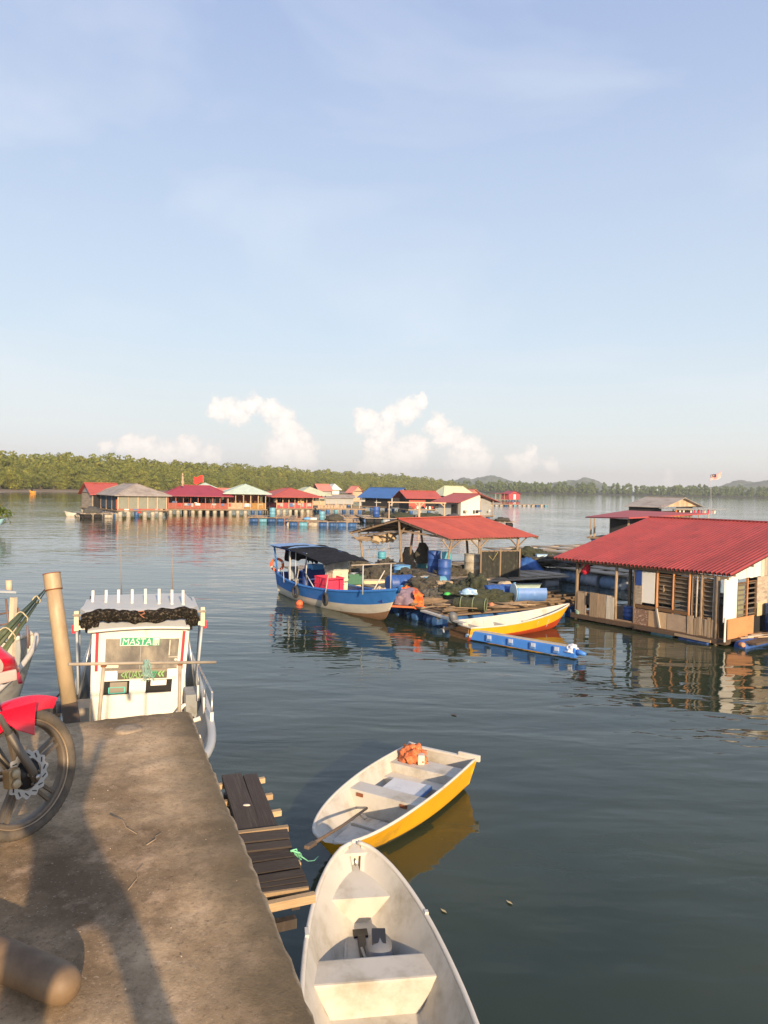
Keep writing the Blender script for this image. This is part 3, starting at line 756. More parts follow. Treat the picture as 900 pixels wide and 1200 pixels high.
# ---- near white skiff
bowt = P(415, 987, .72); mid = P(441, 1132, .5); hd = bowt - mid; hd.z = 0; hd.normalize()
L = 4.0; h = Hull(L, 1.36, .47, bow_up=.27, draft=.14, bp=3.5, tr=.80, rake=.45, th=.045, floor=.07, blunt=.62, xr=.5, fr=.22)
ws = root('skiff', 'empty white skiff moored closest to the camera beside the pier', 'skiff', V((bowt.x, bowt.y, 0)) - hd * L, yaw_of(hd), 'small open skiffs')
h.build(ws, [WHITE, ALGAE, WHITE_IN, WHITE_IN], lambda hh, z, t: 1 if z < .03 else 0, gun=WHITE, gun_r=.006)
# bow deck with vertical back face
b = MB(); xb, xf = L - .64, L - .06; za = .49; top_ = []
N = 10
for i in range(N + 1):
    x = xb + (xf - xb) * i / N; t = x / L; w = h.width_at(t, za + .08 * i / N) + .01; top_.append((x, w, za + .08 * i / N))
rows = [[V((x, y * w, z)) for y in (-1, -.5, 0, .5, 1)] for x, w, z in top_]
b.grid(rows, smooth=False)
bh = MB(); bh.prism([V((L - .30, 0.0 + h.w((L - .30) / L) * .82, h.zs(.92) - .035)), V((L - .30, -h.w((L - .30) / L) * .82, h.zs(.92) - .035)), V((L - .03, -.01, h.zs(1) - .03)), V((L - .03, .01, h.zs(1) - .03))], V((0, 0, -.02))) if False else bh.prism([V((L - .16, h.w(1 - .16 / L) * .80, h.zs(.96) - .03)), V((L - .16, -h.w(1 - .16 / L) * .80, h.zs(.96) - .03)), V((L - .02, -.02, h.zs(1) - .02)), V((L - .02, .02, h.zs(1) - .02))], V((0, 0, -.03))); bh.build('breasthook', WHITE_IN, ws)
wlo = h.width_at(xb / L, .24) + .005
b.add([V((xb, -top_[0][1], za)), V((xb, top_[0][1], za)), V((xb + .05, wlo * .55, .15)), V((xb + .05, -wlo * .55, .15))], [(0, 1, 2, 3)])
b.build('bow_deck', WHITE_IN, ws)
b = MB(); b.path([V((L - .17, 0, .56)), V((L - .165, 0, .61)), V((L - .13, 0, .61)), V((L - .12, 0, .57))], .006, 6); b.build('bow_ring', METAL, ws)
block(h, ws, 'thwart', WHITE_IN, L - 1.68, L - 1.36, .05, .385, .02, fx=.0)
block(h, ws, 'stern_seat', WHITE_IN, .05, .62, .05, .40, .02)
# raised floor ribs
for y in (-.20, .20):
    MB().beam((L - 1.46, y * 1.15, .082), (L - .62, y * .7, .20), .02, .022).build('floor_rib', WHITE_IN, ws, bevel=.004)
    MB().beam((.65, y * 1.2, .078), (L - 1.82, y * 1.2, .085), .02, .022).build('floor_rib', WHITE_IN, ws, bevel=.004)
MB().lathe([(0, .004), (.016, .004), (.018, 0)], (L - .70, 0, .170), n=10).build('drain_plug', BLACKP, ws)
MB().path([V((L - 1.95, .02, .07)), V((L - 2.1, .02, .07))], .04, 8).build('bilge_stain', ALGAE, ws)
for (x, sd) in ((L - 1.15, -1), (L - 1.30, 1)):
    t = x / L; p = h.sheer(t, sd); MB().box((p.x, p.y - sd * .02, p.z + .02), (.12 if sd > 0 else .05, .035, .03)).build('rowlock_block', WHITE, ws, bevel=.006)
# outboard motor lying on its side on the floor
om = root('outboard_motor', 'grey and black outboard motor lying on the floor of the white skiff', 'outboard motor', ws.matrix_basis @ V((0, 0, 0)))
M_ = Matrix.Translation(ws.location) @ Matrix.Rotation(ws.rotation_euler.z, 4, 'Z')
om.location = M_ @ V((L - 1.30, -.06, .09)); om.scale = (1.25,) * 3; om.rotation_euler = (0, R(-5), ws.rotation_euler.z + R(-6))
b = MB(); b.path([V((0, -.03, .13)), V((.06, -.03, .135)), V((.22, -.025, .12)), V((.30, -.02, .10)), V((.33, -.02, .10))], [.045, .095, .10, .075, .03], 12); b.build('cowling', mat('motor_grey', (.16, .17, .19), .35, .15, 8), om, bevel=0)
b = MB(); b.box((.20, -.02, .205), (.16, .10, .035)).build('carry_tray', BLACKP, om, bevel=.01)
b = MB(); b.beam((-.02, .06, .05), (.42, .10, .045), .06, .045); b.build('drive_leg', BLACKP, om, bevel=.012)
b = MB(); b.beam((-.09, .13, .03), (.06, .03, .05), .10, .05); b.build('bracket', BLACKP, om, bevel=.012)
b = MB(); b.beam((.42, .10, .045), (.50, .11, .045), .11, .02); b.build('cavitation_plate', BLACKP, om, bevel=.006)
b = MB(); b.tube((.05, .05, .1), (.28, .10, .06), .012, n=8); b.build('tiller', GREYP, om)

# ---- yellow skiff
A = P(381, 986, .34); Bm = P(518, 879, .50); hd = A - Bm; hd.z = 0; Ly = hd.length; hd.normalize()
h = Hull(Ly, 1.26, .48, bow_up=-.15, draft=.12, bp=3.4, tr=.90, rake=.15, th=.04, floor=.07, blunt=.42, xr=.5)
ysk = root('skiff', 'white skiff with a yellow painted side moored beyond the near white one', 'skiff', V((Bm.x, Bm.y, 0)), yaw_of(hd), 'small open skiffs')
h.build(ysk, [YEL, ALGAE, WHITE_IN, SPECK], lambda hh, z, t: 1 if z < .07 else 0, gun=WHITE, gun_r=.006)
block(h, ysk, 'stern_seat', WHITE_IN, .26, .62, .07, .40, .015)
block(h, ysk, 'thwart', WHITE_IN, 1.42, 1.70, .07, .39, .012)
block(h, ysk, 'well_step', SPECK, .62, .86, .07, .27, .012)
b = MB(); b.beam((.02, .62, .50), (.02, .28, .50), .045, .09); b.build('transom_ear', WHITE, ysk, bevel=.01)
b = MB(); b.beam((.02, -.02 - .40, .49), (.02, -.56, .50), .045, .05); b.build('transom_ear', WHITE, ysk, bevel=.01)
for y in (-.36, .30):
    MB().box((1.712, y, .34), (.012, .10, .045)).build('rust_stain', RUST, ysk)
bmf = MB(); xb = Ly - .95
b = MB(); b.beam((xb, -.26, .11), (xb, .26, .11), .03, .06).build('floor_frame', WHITE_IN, ysk, bevel=.004)
for y in (-.15, .02, .18): piece('bow_board', WHITE_IN, ysk, (xb + .04, y, .105), (Ly - .42, y * .62, .13), .18, .02)
for y in (-.30, -.10, .10, .30): piece('floor_board', WHITE_IN, ysk, (1.75, y, .085), (xb - (.05 if abs(y) < .2 else .35), y * .9, .088), .19, .018)
Myk = Matrix.Translation(ysk.location) @ Matrix.Rotation(ysk.rotation_euler.z, 4, 'Z')
LIDB = mat('lid_blue', (.10, .25, .62), .5, .1); LIDW = mat('lid_pale', (.60, .62, .63), .5, .08, 3, (.4, .42, .44))
t = root('cool_box', 'pale cool box with blue edges standing in the well of the yellow skiff', 'cool box', Myk @ V((1.12, .02, .075)), ysk.rotation_euler.z + R(4))
MB().box((0, 0, .10), (.36, .50, .20)).build('box', WHITE_IN, t, bevel=.01)
MB().box((0, 0, .225), (.42, .58, .045)).build('lid_rim', LIDB, t, bevel=.008)
MB().box((0, 0, .252), (.41, .57, .012)).build('lid', LIDW, t, bevel=.004)
def clump(c, sx, sy, sz, seed, det=4, rough=.35, fr=2.2, flat=True):
    bm = bmesh.new(); bmesh.ops.create_icosphere(bm, subdivisions=det, radius=1)
    for v in bm.verts:
        p = v.co.copy(); d = 1 + rough * noise.noise(p * fr + V((seed, 0, 0))) + rough * .5 * noise.noise(p * fr * 3 + V((0, seed, 0))) + rough * .3 * abs(noise.noise(p * fr * 8 + V((0, seed, 5))))
        q = p * d; z = q.z * sz
        if flat: z = max(z, -.12 * sz) if z < 0 else z
        v.co = V((q.x * sx, q.y * sy, z + (.12 * sz if flat else 0)))
    b = MB(); b.add([v.co + V(c) for v in bm.verts], [[v.index for v in f.verts] for f in bm.faces], 0, True); bm.free(); return b
def strings(b, n, sx, sy, sz, r, rg, m=0, lift=1.0):
    for k in range(n):
        a = rg.uniform(0, 6.28); pts = []
        for j in range(6):
            a += rg.uniform(-.5, .8); e = rg.uniform(.75, 1.08)
            f = rg.random(); zz = math.sqrt(max(0, 1 - f * f))
            pts.append(V((math.cos(a) * sx * e * f, math.sin(a) * sy * e * f, sz * (.12 + zz * lift * e))))
        b.path(pts, r, 5, m=m)
NETO = mat('orange_net', (.62, .17, .06), .9, .35, 30, (.75, .38, .2), (.5, .7), 25, .01, 60)
rg = random.Random(4)
b = clump((0, 0, 0), .15, .20, .17, 3, 4, .6, 2.5); strings(b, 26, .16, .21, .17, .008, rg)
o = b.build('net_bundle', NETO); o.location = Myk @ V((.36, -.30, .40)); o.rotation_euler.z = ysk.rotation_euler.z
tagp(o, 'bundle of orange net and cord on the stern seat of the yellow skiff', 'net')
o = MB().box((0, 0, .07), (.10, .13, .14)).build('plastic_jug', mat('jug_white', (.6, .55, .45), .5), bevel=.02); o.location = Myk @ V((.42, -.08 - .05, .40)); tagp(o, 'small pale jug beside the orange net in the yellow skiff', 'jug')
# oar lying out over the bow
oar = root('oar', 'dark wooden oar resting over the bow of the yellow skiff', 'oar', P(365, 991, .55))
L_ = lambda p: V(p) - oar.location
q0 = Q(363, 991, 7.55); q1 = P(402, 967, .52); q2 = P(430, 947, .20)
OARW = mat('oar_wood', (.13, .09, .06), .7, .2, 20)
MB().path([L_(q0), L_(q1), L_(q2)], [.018, .016, .016], 8).build('shaft', OARW, oar)
MB().beam(L_(q0) + (L_(q0) - L_(q1)).normalized() * .08, L_(q0) - (L_(q0) - L_(q1)).normalized() * .12, .06, .035).build('grip', OARW, oar, bevel=.01)

# ---- yellow and red boat moored at the raft
st0, st1 = P(521, 725, .45), P(556, 735, .45); bw = P(668, 707, .75)
sm = (st0 + st1) / 2; hd = bw - sm; hd.z = 0; Lr = hd.length; hd.normalize()
h = Hull(Lr, 1.40, .36, bow_up=.38, stern_up=.03, draft=.13, bp=2.2, tr=.85, rake=.55, th=.04, floor=.04, tm=4, blunt=.8, xr=.4)
yr = root('skiff', 'long white skiff with yellow and red side moored along the timber raft', 'skiff', V((sm.x, sm.y, 0)), yaw_of(hd), 'small open skiffs')
h.build(yr, [YEL, REDP, WHITE_IN, WHITE_IN, wood('brown_board', (.16, .09, .045), (.08, .05, .03), (6, 1, 6))], lambda hh, z, t: 1 if hh < .50 else 0, gun=WHITE, gun_r=.012)
for x in (.75, 1.7, 2.7): block(h, yr, 'thwart', WHITE_IN, x, x + .07, .04, .26, .006)
for x in (.7, 1.35, 2.0, 2.65, 3.2):
    for sd in (-1, 1):
        t = x / Lr; MB().beam((x, sd * (h.width_at(t, .15)), .14), (x, sd * (h.width_at(t, .5) - .005), .38), .03, .02, up=V((1, 0, 0))).build('rib', WHITE_IN, yr)
MyR = Matrix.Translation(yr.location) @ Matrix.Rotation(yr.rotation_euler.z, 4, 'Z')
b = MB(); b.beam((-.02, -.5, .28), (-.02, .5, .28), .05, .12).build('transom_board', wood('brown_board', (.16, .09, .045), (.08, .05, .03), (6, 1, 6)), yr)
t = root('outboard_motor', 'tilted grey outboard motor on the stern of the yellow and red skiff', 'outboard motor', MyR @ V((-.02, .1, .40)), yr.rotation_euler.z)
b = MB(); b.path([V((-.05, 0, .05)), V((-.10, 0, .15)), V((-.16, 0, .30)), V((-.18, 0, .36))], [.08, .13, .12, .05], 12); b.build('cowling', mat('cowl_dark', (.12, .125, .13), .5), t)
MB().beam((.02, 0, -.05), (-.45, 0, -.12), .07, .09).build('drive_leg', BLACKP, t, bevel=.015)
MB().beam((.05, 0, -.12), (.03, 0, .08), .2, .07).build('clamp_bracket', BLACKP, t, bevel=.01)
for k in range(3):
    a = k * 2.09; MB().beam((-.47, 0, -.12), (-.48, math.cos(a) * .1, -.12 + math.sin(a) * .1), .05, .012).build('propeller_blade', METAL, t)

# ---- blue and white fishing boat
sw, bwl = P(330, 690, .0), P(456, 722, 0); st = P(338, 670, .85); bo = P(468, 692, 1.12)
hd = bo - st; hd.z = 0; Lf = hd.length; hd.normalize()
h = Hull(Lf, 1.9, .55, bow_up=.60, stern_up=.30, draft=.3, bp=2.2, tr=.62, rake=.75, th=.05, floor=.28, blunt=.8, xr=.4)
fb = root('fishing_boat', 'wooden fishing boat with blue band, white hull and black netting canopy', 'fishing boat', V((st.x, st.y, 0)), yaw_of(hd))
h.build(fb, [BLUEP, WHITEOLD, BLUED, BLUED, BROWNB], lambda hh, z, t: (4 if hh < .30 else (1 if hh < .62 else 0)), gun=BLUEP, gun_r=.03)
MB().path([V((Lf - .06, 0, h.zs(1) - .1)), V((Lf + .04, 0, h.zs(1) + .10)), V((Lf + .16, 0, h.zs(1) + .14))], [.06, .05, .03], 8).build('stem_head', BLUEP, fb)
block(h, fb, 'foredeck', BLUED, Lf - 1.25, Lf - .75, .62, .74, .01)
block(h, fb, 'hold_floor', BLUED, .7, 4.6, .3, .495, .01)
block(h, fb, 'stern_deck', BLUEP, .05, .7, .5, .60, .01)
# canopy frame: four blue posts, side rails and the roof
zt = 2.0; hw = .78
for (x, y) in ((.28, hw), (.28, -hw), (1.75, hw), (1.75, -hw)):
    w = h.width_at(x / Lf, .6); MB().beam((x, math.copysign(min(abs(y), w + .02), y), .6), (x, y, zt - .03), .055, .055).build('canopy_post', BLUEP if x < 1 else ALU, fb)
for y in (hw, -hw): MB().beam((.15, y, zt - .06), (3.0, y, zt - .12), .045, .06).build('canopy_rail', BLUED, fb)
for x in (.15, 1.0, 1.9): MB().beam((x, -hw, zt - .05), (x, hw, zt - .05), .045, .05).build('canopy_beam', BLUED, fb)
b = MB(); b.grid([[V((x, y, zt + .04 - .05 * (y / .9) ** 2)) for y in (-.92, -.5, 0, .5, .92)] for x in (0.05, .9, 1.95)]); b.grid([[V((x, y, zt + .01 - .05 * (y / .9) ** 2)) for y in (-.92, -.5, 0, .5, .92)] for x in (0.05, .9, 1.95)])
b.build('canopy_roof', mat('blue_sheet', (.16, .30, .55), .45, .1, 4, (.3, .42, .6)), fb)
NETB = mat('black_netting', (0.014, 0.015, 0.019), .95, .5, 50, (0.05, 0.055, 0.065), (.5, .72), 9, .01, 70, spec=.15)
def drape(x0, x1, y0, y1, zf, nx=26, ny=12, seed=1, th=.012):
    rows = [];
    for i in range(nx + 1):
        row = []
        for j in range(ny + 1):
            u, v = i / nx, j / ny; x = x0 + (x1 - x0) * u; y = y0 + (y1 - y0) * v
            row.append(V((x, y, zf(u, v) + .035 * noise.noise(V((x * 2.5, y * 3, seed))) + .015 * noise.noise(V((x * 8, y * 8, seed))))))
        rows.append(row)
    b = MB(); b.grid(rows); b.grid([[p - V((0, 0, th)) for p in r_] for r_ in rows]); return b
b = drape(1.3, 5.1, -.98, .95, lambda u, v: zt + .05 - .06 * u - .20 * u ** 1.6 - .10 * (2 * v - 1) ** 2 * (.3 + u) - .12 * math.sin(u * PI) * (1 - abs(2 * v - 1)), seed=2)
b.build('netting_canopy', NETB, fb)
b = drape(0, 1.0, -.02, .02, lambda u, v: 0); 
# dark netting hung as a curtain inside the stern
rows = []
for i in range(9):
    rows.append([V((.30 + .9 * j / 8, hw - .08 + .04 * math.sin(j * 1.7 + i), zt - .1 - .62 * i / 8 * (1 + .12 * math.sin(j * 2)))) for j in range(9)])
b = MB(); b.grid(rows); b.grid([[p + V((0, .015, 0)) for p in r_] for r_ in rows]); b.build('netting_curtain', NETB, fb)
rows = [[V((.75 + .04 * math.sin(j + i), -hw + .25 + 1.2 * j / 8, zt - .1 - .5 * i / 6 * (1 + .1 * math.sin(j * 2)))) for j in range(9)] for i in range(7)]
b = MB(); b.grid(rows); b.grid([[p + V((.015, 0, 0)) for p in r_] for r_ in rows]); b.build('netting_curtain', NETB, fb)
# forward mast frame and rail
for y in (-.55, .55): MB().tube((Lf - 1.35, y, .85), (Lf - 1.35, y, 1.83), .022, n=8).build('rail_post', ALU, fb)
MB().tube((Lf - 1.35, -1.0, 1.83), (Lf - 1.35, .75, 1.83), .022, n=8).build('rail_bar', STEEL, fb)
MB().tube((Lf - 1.35, -.2, .85), (Lf - 1.35, .3, 1.6), .02, n=8).build('diagonal_brace', WHITEOLD, fb)
for x in (2.2, 3.1): MB().tube((x, -.75, .6), (x, -.75, 1.9), .02, n=8).build('canopy_post', ALU, fb)
MB().tube((3.1, -.8, 1.2), (3.9, -.85, .75), .018, n=8).build('diagonal_brace', ALU, fb)
# wheelhouse bench, engine box, blue bulkhead
MB().box((2.25, .15, .75), (.12, 1.2, .95)).build('bulkhead', BLUED, fb, bevel=.01)
MB().box((2.22, .1, 1.28), (.4, .5, .20)).build('engine_cover', mat('bright_blue', (.06, .28, .62), .5), fb, bevel=.02)
MB().path([V((1.6, -.35, .35)), V((1.6, -.35, .7)), V((1.3, -.35, .72)), V((1.15, -.35, 1.2))], [.03, .03, .03, .03], 6).build('seat_frame', METAL, fb)
b = MB(); b.beam((1.62, -.35, .72), (1.25, -.35, .70), .42, .05); b.beam((1.25, -.35, .72), (1.12, -.35, 1.2), .42, .05, up=V((1, 0, 0))); b.build('helm_seat', mat('seat_grey', (.22, .26, .30), .6), fb, bevel=.01)
b = MB()
for y in (-.85, .85): b.path([V((.15, y * .85, .85)), V((.15, y * .9, 1.15)), V((1.3, y * .98, 1.02)), V((1.4, y, .62))], .016, 6)
b.build('stern_railing', ALU, fb)
Mf = Matrix.Translation(fb.location) @ Matrix.Rotation(fb.rotation_euler.z, 4, 'Z')
def ring_thing(name, label, cat, loc, R_, r_, mt, rot, group=None, parts=None):
    t = root(name, label, cat, loc, 0, group); t.rotation_euler = rot
    b = MB(); b.path([V((math.cos(k * PI / 16) * R_, math.sin(k * PI / 16) * R_, 0)) for k in range(32)], r_, 10, closed=True); b.build('ring', mt, t)
    for k in range(4):
        a = k * PI / 2 + .4; MB().path([V((math.cos(a + d) * R_, math.sin(a + d) * R_, 0)) for d in (-.16, 0, .16)], r_ * 1.06, 10, caps=False).build('band', parts, t) if parts else None
    return t
LIFE = mat('life_ring_orange', (.75, .13, .03), .6, .1, 6)
WB = mat('white_band', (.75, .72, .65), .6)
ring_thing('life_ring', 'orange life ring hanging at the stern of the blue fishing boat', 'life ring', Mf @ V((-.02, -.50, 1.16)), .235, .055, LIFE, (R(90), 0, fb.rotation_euler.z + R(65)), None, WB)
TYRE = mat('tyre_rubber', (.045, .043, .040), .85, .25, 20)
side = V((math.sin(fb.rotation_euler.z), -math.cos(fb.rotation_euler.z), 0))
for x, lb in ((2.65, 'tyre fender hanging on the side of the blue boat below its canopy'), (4.72, 'tyre fender hanging nearer the bow of the blue boat, right of the red crate')):
    w = h.w(x / Lf); t = ring_thing('tyre_fender', lb, 'tyre', Mf @ V((x, -w - .09, .42)), .19, .055, TYRE, (R(90), 0, fb.rotation_euler.z - (.18 if x > 4 else 0)), 'tyre fenders on the blue boat')
    c = t.location
    MB().path([t.matrix_basis.inverted() @ (V((c.x, c.y, .42 + .2))), t.matrix_basis.inverted() @ (Mf @ V((x - .1, -w * .9, 1.25)))], .018, 6).build('rope', mat('old_rope', (.4, .36, .3), .9), t)
# crates and boxes on the boat
def crate(label, loc, yaw, dx, dy, dz, m, group=None, lid=None, name='crate'):
    t = root(name, label, 'crate' if name == 'crate' else 'cool box', loc, yaw, group)
    th = .02
    b = MB()
    for c_, d_ in (((0, -dy / 2, dz / 2), (dx, th, dz)), ((0, dy / 2, dz / 2), (dx, th, dz)), ((-dx / 2, 0, dz / 2), (th, dy - th, dz)), ((dx / 2, 0, dz / 2), (th, dy - th, dz)), ((0, 0, .01), (dx, dy, th))): b.box(c_, d_)
    b.build('body', m, t)
    b = MB()
    for z in (dz - .02, dz * .55, .03):
        for c_, d_ in (((0, -dy / 2 - .008, z), (dx + .05, .03, .03)), ((0, dy / 2 + .008, z), (dx + .05, .03, .03)), ((-dx / 2 - .008, 0, z), (.03, dy + .02, .028)), ((dx / 2 + .008, 0, z), (.03, dy + .02, .028))): b.box(c_, d_)
    b.build('rib_band', m, t)
    b = MB()
    for k in range(5):
        x = -dx / 2 + dx * (k + .5) / 5
        for s_ in (-1, 1): b.box((x, s_ * (dy / 2 + .006), dz / 2), (.025, .022, dz * .94))
    for k in range(4):
        y = -dy / 2 + dy * (k + .5) / 4
        for s_ in (-1, 1): b.box((s_ * (dx / 2 + .006), y, dz / 2), (.022, .025, dz * .94))
    b.build('upright_rib', m, t)
    if lid: MB().box((0, 0, dz + .025), (dx + .05, dy + .05, .05)).build('lid', lid, t, bevel=.012)
    return t
PINK = mat('pink_plastic', (.72, .035, .09), .55, .1, 4, (.8, .15, .2), (.6, .85))
GREYB = mat('box_grey', (.36, .40, .37), .6, .1, 4, (.26, .27, .24)); CREAM = mat('box_cream', (.62, .58, .46), .6, .1, 4, (.4, .34, .24))
yb = fb.rotation_euler.z
crate('red plastic fish crate standing amidships on the blue fishing boat', Mf @ V((3.72, -.12, .50)), yb, .92, .70, .58, PINK)
crate('cream box standing between the red crate and the blue bulkhead', Mf @ V((3.30, .42, .50)), yb, .62, .62, .72, CREAM, None, CREAM, 'cool_box')
crate('grey-green box stacked on top of the cream box on the blue boat', Mf @ V((3.30, .42, 1.275)), yb + .05, .64, .64, .36, GREYB, None, GREYB, 'cool_box')
b = clump((0, 0, 0), .3, .25, .22, 9, 4, .5, 2); rg = random.Random(2); strings(b, 14, .3, .26, .22, .014, rg)
o = b.build('rope_heap', mat('rope_beige', (.45, .38, .27), .9, .3, 40, bump=.01)); o.location = Mf @ V((Lf - 1.25, .1, .80)); tagp(o, 'heap of beige rope on the foredeck of the blue boat', 'rope')
o = clump((0, 0, 0), .13, .13, .13, 2, 3, .1, 1, False).build('float_buoy', mat('buoy_red', (.75, .14, .05), .6)); o.location = P(351, 707, .04); tagp(o, 'small orange-red float in the water beside the blue boat', 'buoy')

# ---- white cabin boat moored under the pier end, bow towards us
MW = mat('cabin_white', (.74, .70, .61), .5, .05, 3, (.46, .36, .22), (.54, .78), 5, stretch=(1, 1, .3))
MG = mat('roof_pale_grey', (.50, .50, .47), .5, .08, 3, (.42, .43, .42), (.55, .8))
DECKG = mat('boat_deck_grey', (.26, .27, .26), .7, .15, 4, (.15, .14, .12), (.5, .7))
REDT = mat('red_trim', (.60, .015, .035), .5, .08)
hd = V((.31, -.95, 0)).normalized(); c0 = Q(163, 738, 11.7); c0.z = 0
YM = yaw_of(hd); Lm = 8.7
mb_ = root('cabin_boat', 'white cabin boat moored bow-first at the pier end, seen from ahead', 'boat', c0 - hd * 4.6, YM)
Mm = Matrix.Translation(mb_.location) @ Matrix.Rotation(YM, 4, 'Z')
h = Hull(Lm, 2.0, 1.02, bow_up=.22, draft=.35, bp=10, tr=.96, rake=.3, th=.06, floor=.62, blunt=.36, xr=.4)
XC = 4.6                                            # cabin front
h.build(mb_, [MG, BLUEP, DECKG, DECKG], lambda hh, z, t: 1 if z < .12 else 0, gun=MG, gun_r=.032)
LM = lambda p: Mm.inverted() @ V(p)
# cabin front: frame with real openings.  px -> local on the front plane
def cf(px, py, dx=0.0):
    d = ray(px, py); n = hd; p0_ = c0 + V((0, 0, 0)); t = (p0_ - V((0, 0, CAMZ))).dot(n) / d.dot(n)
    return LM(V((0, 0, CAMZ)) + d * t) + V((dx, 0, 0))
TL, TR, BL, BR = cf(108, 737), cf(222, 737), cf(105, 835), cf(213.5, 832)
FZ = .65
dn = (BL - TL).normalized(); BL = TL + dn * ((TL.z - FZ) / -dn.z); dn = (BR - TR).normalized(); BR = TR + dn * ((TR.z - FZ) / -dn.z)
def fp(u, z, dx=0.0):                               # u 0..1 across, z height
    f = (TL.z - z) / (TL.z - FZ); a = TL.lerp(BL, f); c_ = TR.lerp(BR, f); return a.lerp(c_, u) + V((dx, 0, 0))
z_ws0, z_ws1 = cf(160, 783).z, cf(160, 747).z
z_w0, z_w1 = cf(150, 813).z, cf(150, 797).z
def panel(u0, u1, z0, z1, name, m, th=.04, dx=0.0, parent=mb_):
    b = MB(); b.prism([fp(u0, z0, dx), fp(u1, z0, dx), fp(u1, z1, dx), fp(u0, z1, dx)], V((-th, 0, 0))); return b.build(name, m, parent, bevel=.004)
ztop = TL.z
panel(0, .065, FZ, ztop, 'corner_post', MW, .08, .012); panel(.935, 1, FZ, ztop, 'corner_post', MW, .08, .012)
panel(.065, .935, z_ws1 + .002, ztop, 'header', MW)
panel(.065, .935, FZ, z_w0, 'lower_panel', MW); panel(.065, .935, z_w1, z_ws0 - .05, 'middle_panel', MW)
for a, c_ in ((.065, .13), (.405, .58), (.86, .935)): panel(a, c_, z_w0, z_w1, 'mullion', MW)
panel(.065, .14, z_ws0 - .05, z_ws1, 'window_frame', MW); panel(.90, .935, z_ws0 - .05, z_ws1, 'window_frame', MW)
panel(.14, .90, z_ws0 - .05, z_ws0 - .0, 'sill', mat('sill_brown', (.25, .2, .15), .7), .05, .01)
GLASS = mat('cabin_glass', (.15, .14, .125), .10, .25, 5, (.36, .32, .25), (.42, .68), 2.6, spec=.7, stretch=(1, 1, .5))
panel(.14, .90, z_ws0, z_ws1, 'windscreen', GLASS, .01, -.012)
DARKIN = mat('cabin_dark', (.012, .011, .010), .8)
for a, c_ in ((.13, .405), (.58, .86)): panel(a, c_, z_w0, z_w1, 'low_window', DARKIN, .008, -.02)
b = MB(); 
panel(.50, .504, z_ws0, z_ws1, 'wiper_arm', ALU, .006, .004)
panel(.80, .812, z_ws1 - .28, z_ws1 - .02, 'inner_bar', CREAM, .006, -.004); panel(.80, .9, z_ws0 + .18, z_ws0 + .19, 'inner_bar', CREAM, .006, -.004)
panel(.14, .28, z_ws0 + .03, z_ws0 + .09, 'dash_scrap', CREAM, .004, -.005); panel(.38, .62, z_ws0 + .08, z_ws0 + .12, 'dash_scrap', CREAM, .004, -.005); panel(.70, .82, z_ws0 + .08, z_ws0 + .11, 'dash_scrap', CREAM, .004, -.005)
o = MB().lathe([(0, .003), (.022, .003), (.022, 0)], (0, 0, 0), V((1, 0, 0)), 12).build('round_badge', WB, mb_); o.location = fp(.88, z_ws0 + .14, .004)
panel(.20, .38, z_w0 + .02, z_w1 - .02, 'curtain_card', mat('card_dim', (.25, .22, .17), .8), .003, -.012)
CY = mat('cyan_tape', (.1, .55, .45), .7)
for (a, c_, e, f) in ((.185, .36, z_w0 + .018, z_w0 + .03), (.185, .36, z_w0 + .11, z_w0 + .12), (.185, .197, z_w0 + .02, z_w0 + .12), (.35, .362, z_w0 + .02, z_w0 + .12)): panel(a, c_, e, f, 'tape', CY, .003, -.008)
panel(.63, .80, z_w1 - .10, z_w1 - .01, 'curtain_card', WB, .003, -.012)
for u in (.015, .985):
    b = MB(); b.prism([fp(u, z_ws0 - .01, .03), fp(u + (.03 if u < .5 else -.03), z_ws0 - .01, .03), fp(u + (.03 if u < .5 else -.03), ztop - .03, .03), fp(u, ztop - .03, .03)], V((-.03, 0, 0))); 
    o = b.build('red_stripe', REDT, mb_); o.location.y += .035 if u < .5 else -.035
# lettering
GREEN = mat('sticker_green', (.02, .30, .14), .5); GWHITE = mat('sticker_white', (.75, .75, .70), .5); GOLD = mat('sticker_gold', (.65, .42, .12), .5)
LIME = mat('sticker_lime', (.22, .42, .14), .5)
dg_ = None
def lettering(txt, u0, u1, z0, z1, m, dx, parent, shear=0.0, name='lettering', bold=0.0):
    cu = bpy.data.curves.new(name, 'FONT'); cu.body = txt; cu.size = 1; cu.extrude = .01; cu.shear = shear; cu.offset = bold; cu.resolution_u = 3
    to = bpy.data.objects.new(name, cu); C.objects.link(to); bpy.context.view_layer.update()
    me = bpy.data.meshes.new_from_object(to.evaluated_get(bpy.context.evaluated_depsgraph_get())); bpy.data.objects.remove(to)
    co = np.empty(len(me.vertices) * 3); me.vertices.foreach_get('co', co); co = co.reshape(-1, 3)
    a, c_ = co.min(0), co.max(0)
    new = []
    for v in co:
        f = (v[0] - a[0]) / (c_[0] - a[0]); e = (v[1] - a[1]) / (c_[1] - a[1])
        p = fp(u0 + (u1 - u0) * f, z0 + (z1 - z0) * e, dx) + V((.002 if v[2] > 0 else -.001, 0, 0)); new += list(p)
    me.vertices.foreach_set('co', new); me.materials.clear(); me.materials.append(m); me.update()
    o = bpy.data.objects.new(name, me); C.objects.link(o); o.parent = parent; return o
zb0, zb1 = cf(160, 755).z, cf(160, 745.5).z
bn = panel(.285, .70, zb0, zb1, 'name_banner', GREEN, .004, .006)
panel(.285, .58, zb0 + .002, zb0 + .010, 'banner_line', GWHITE, .002, .009); panel(.285, .295, zb0, zb1, 'banner_line', GWHITE, .002, .009)
lettering('MASTA', .31, .61, zb0 + .014, zb1 - .010, GWHITE, .009, mb_, .12, bold=-.004)
panel(.625, .69, zb0 + .006, zb1 - .006, 'emblem_panel', GWHITE, .002, .009)
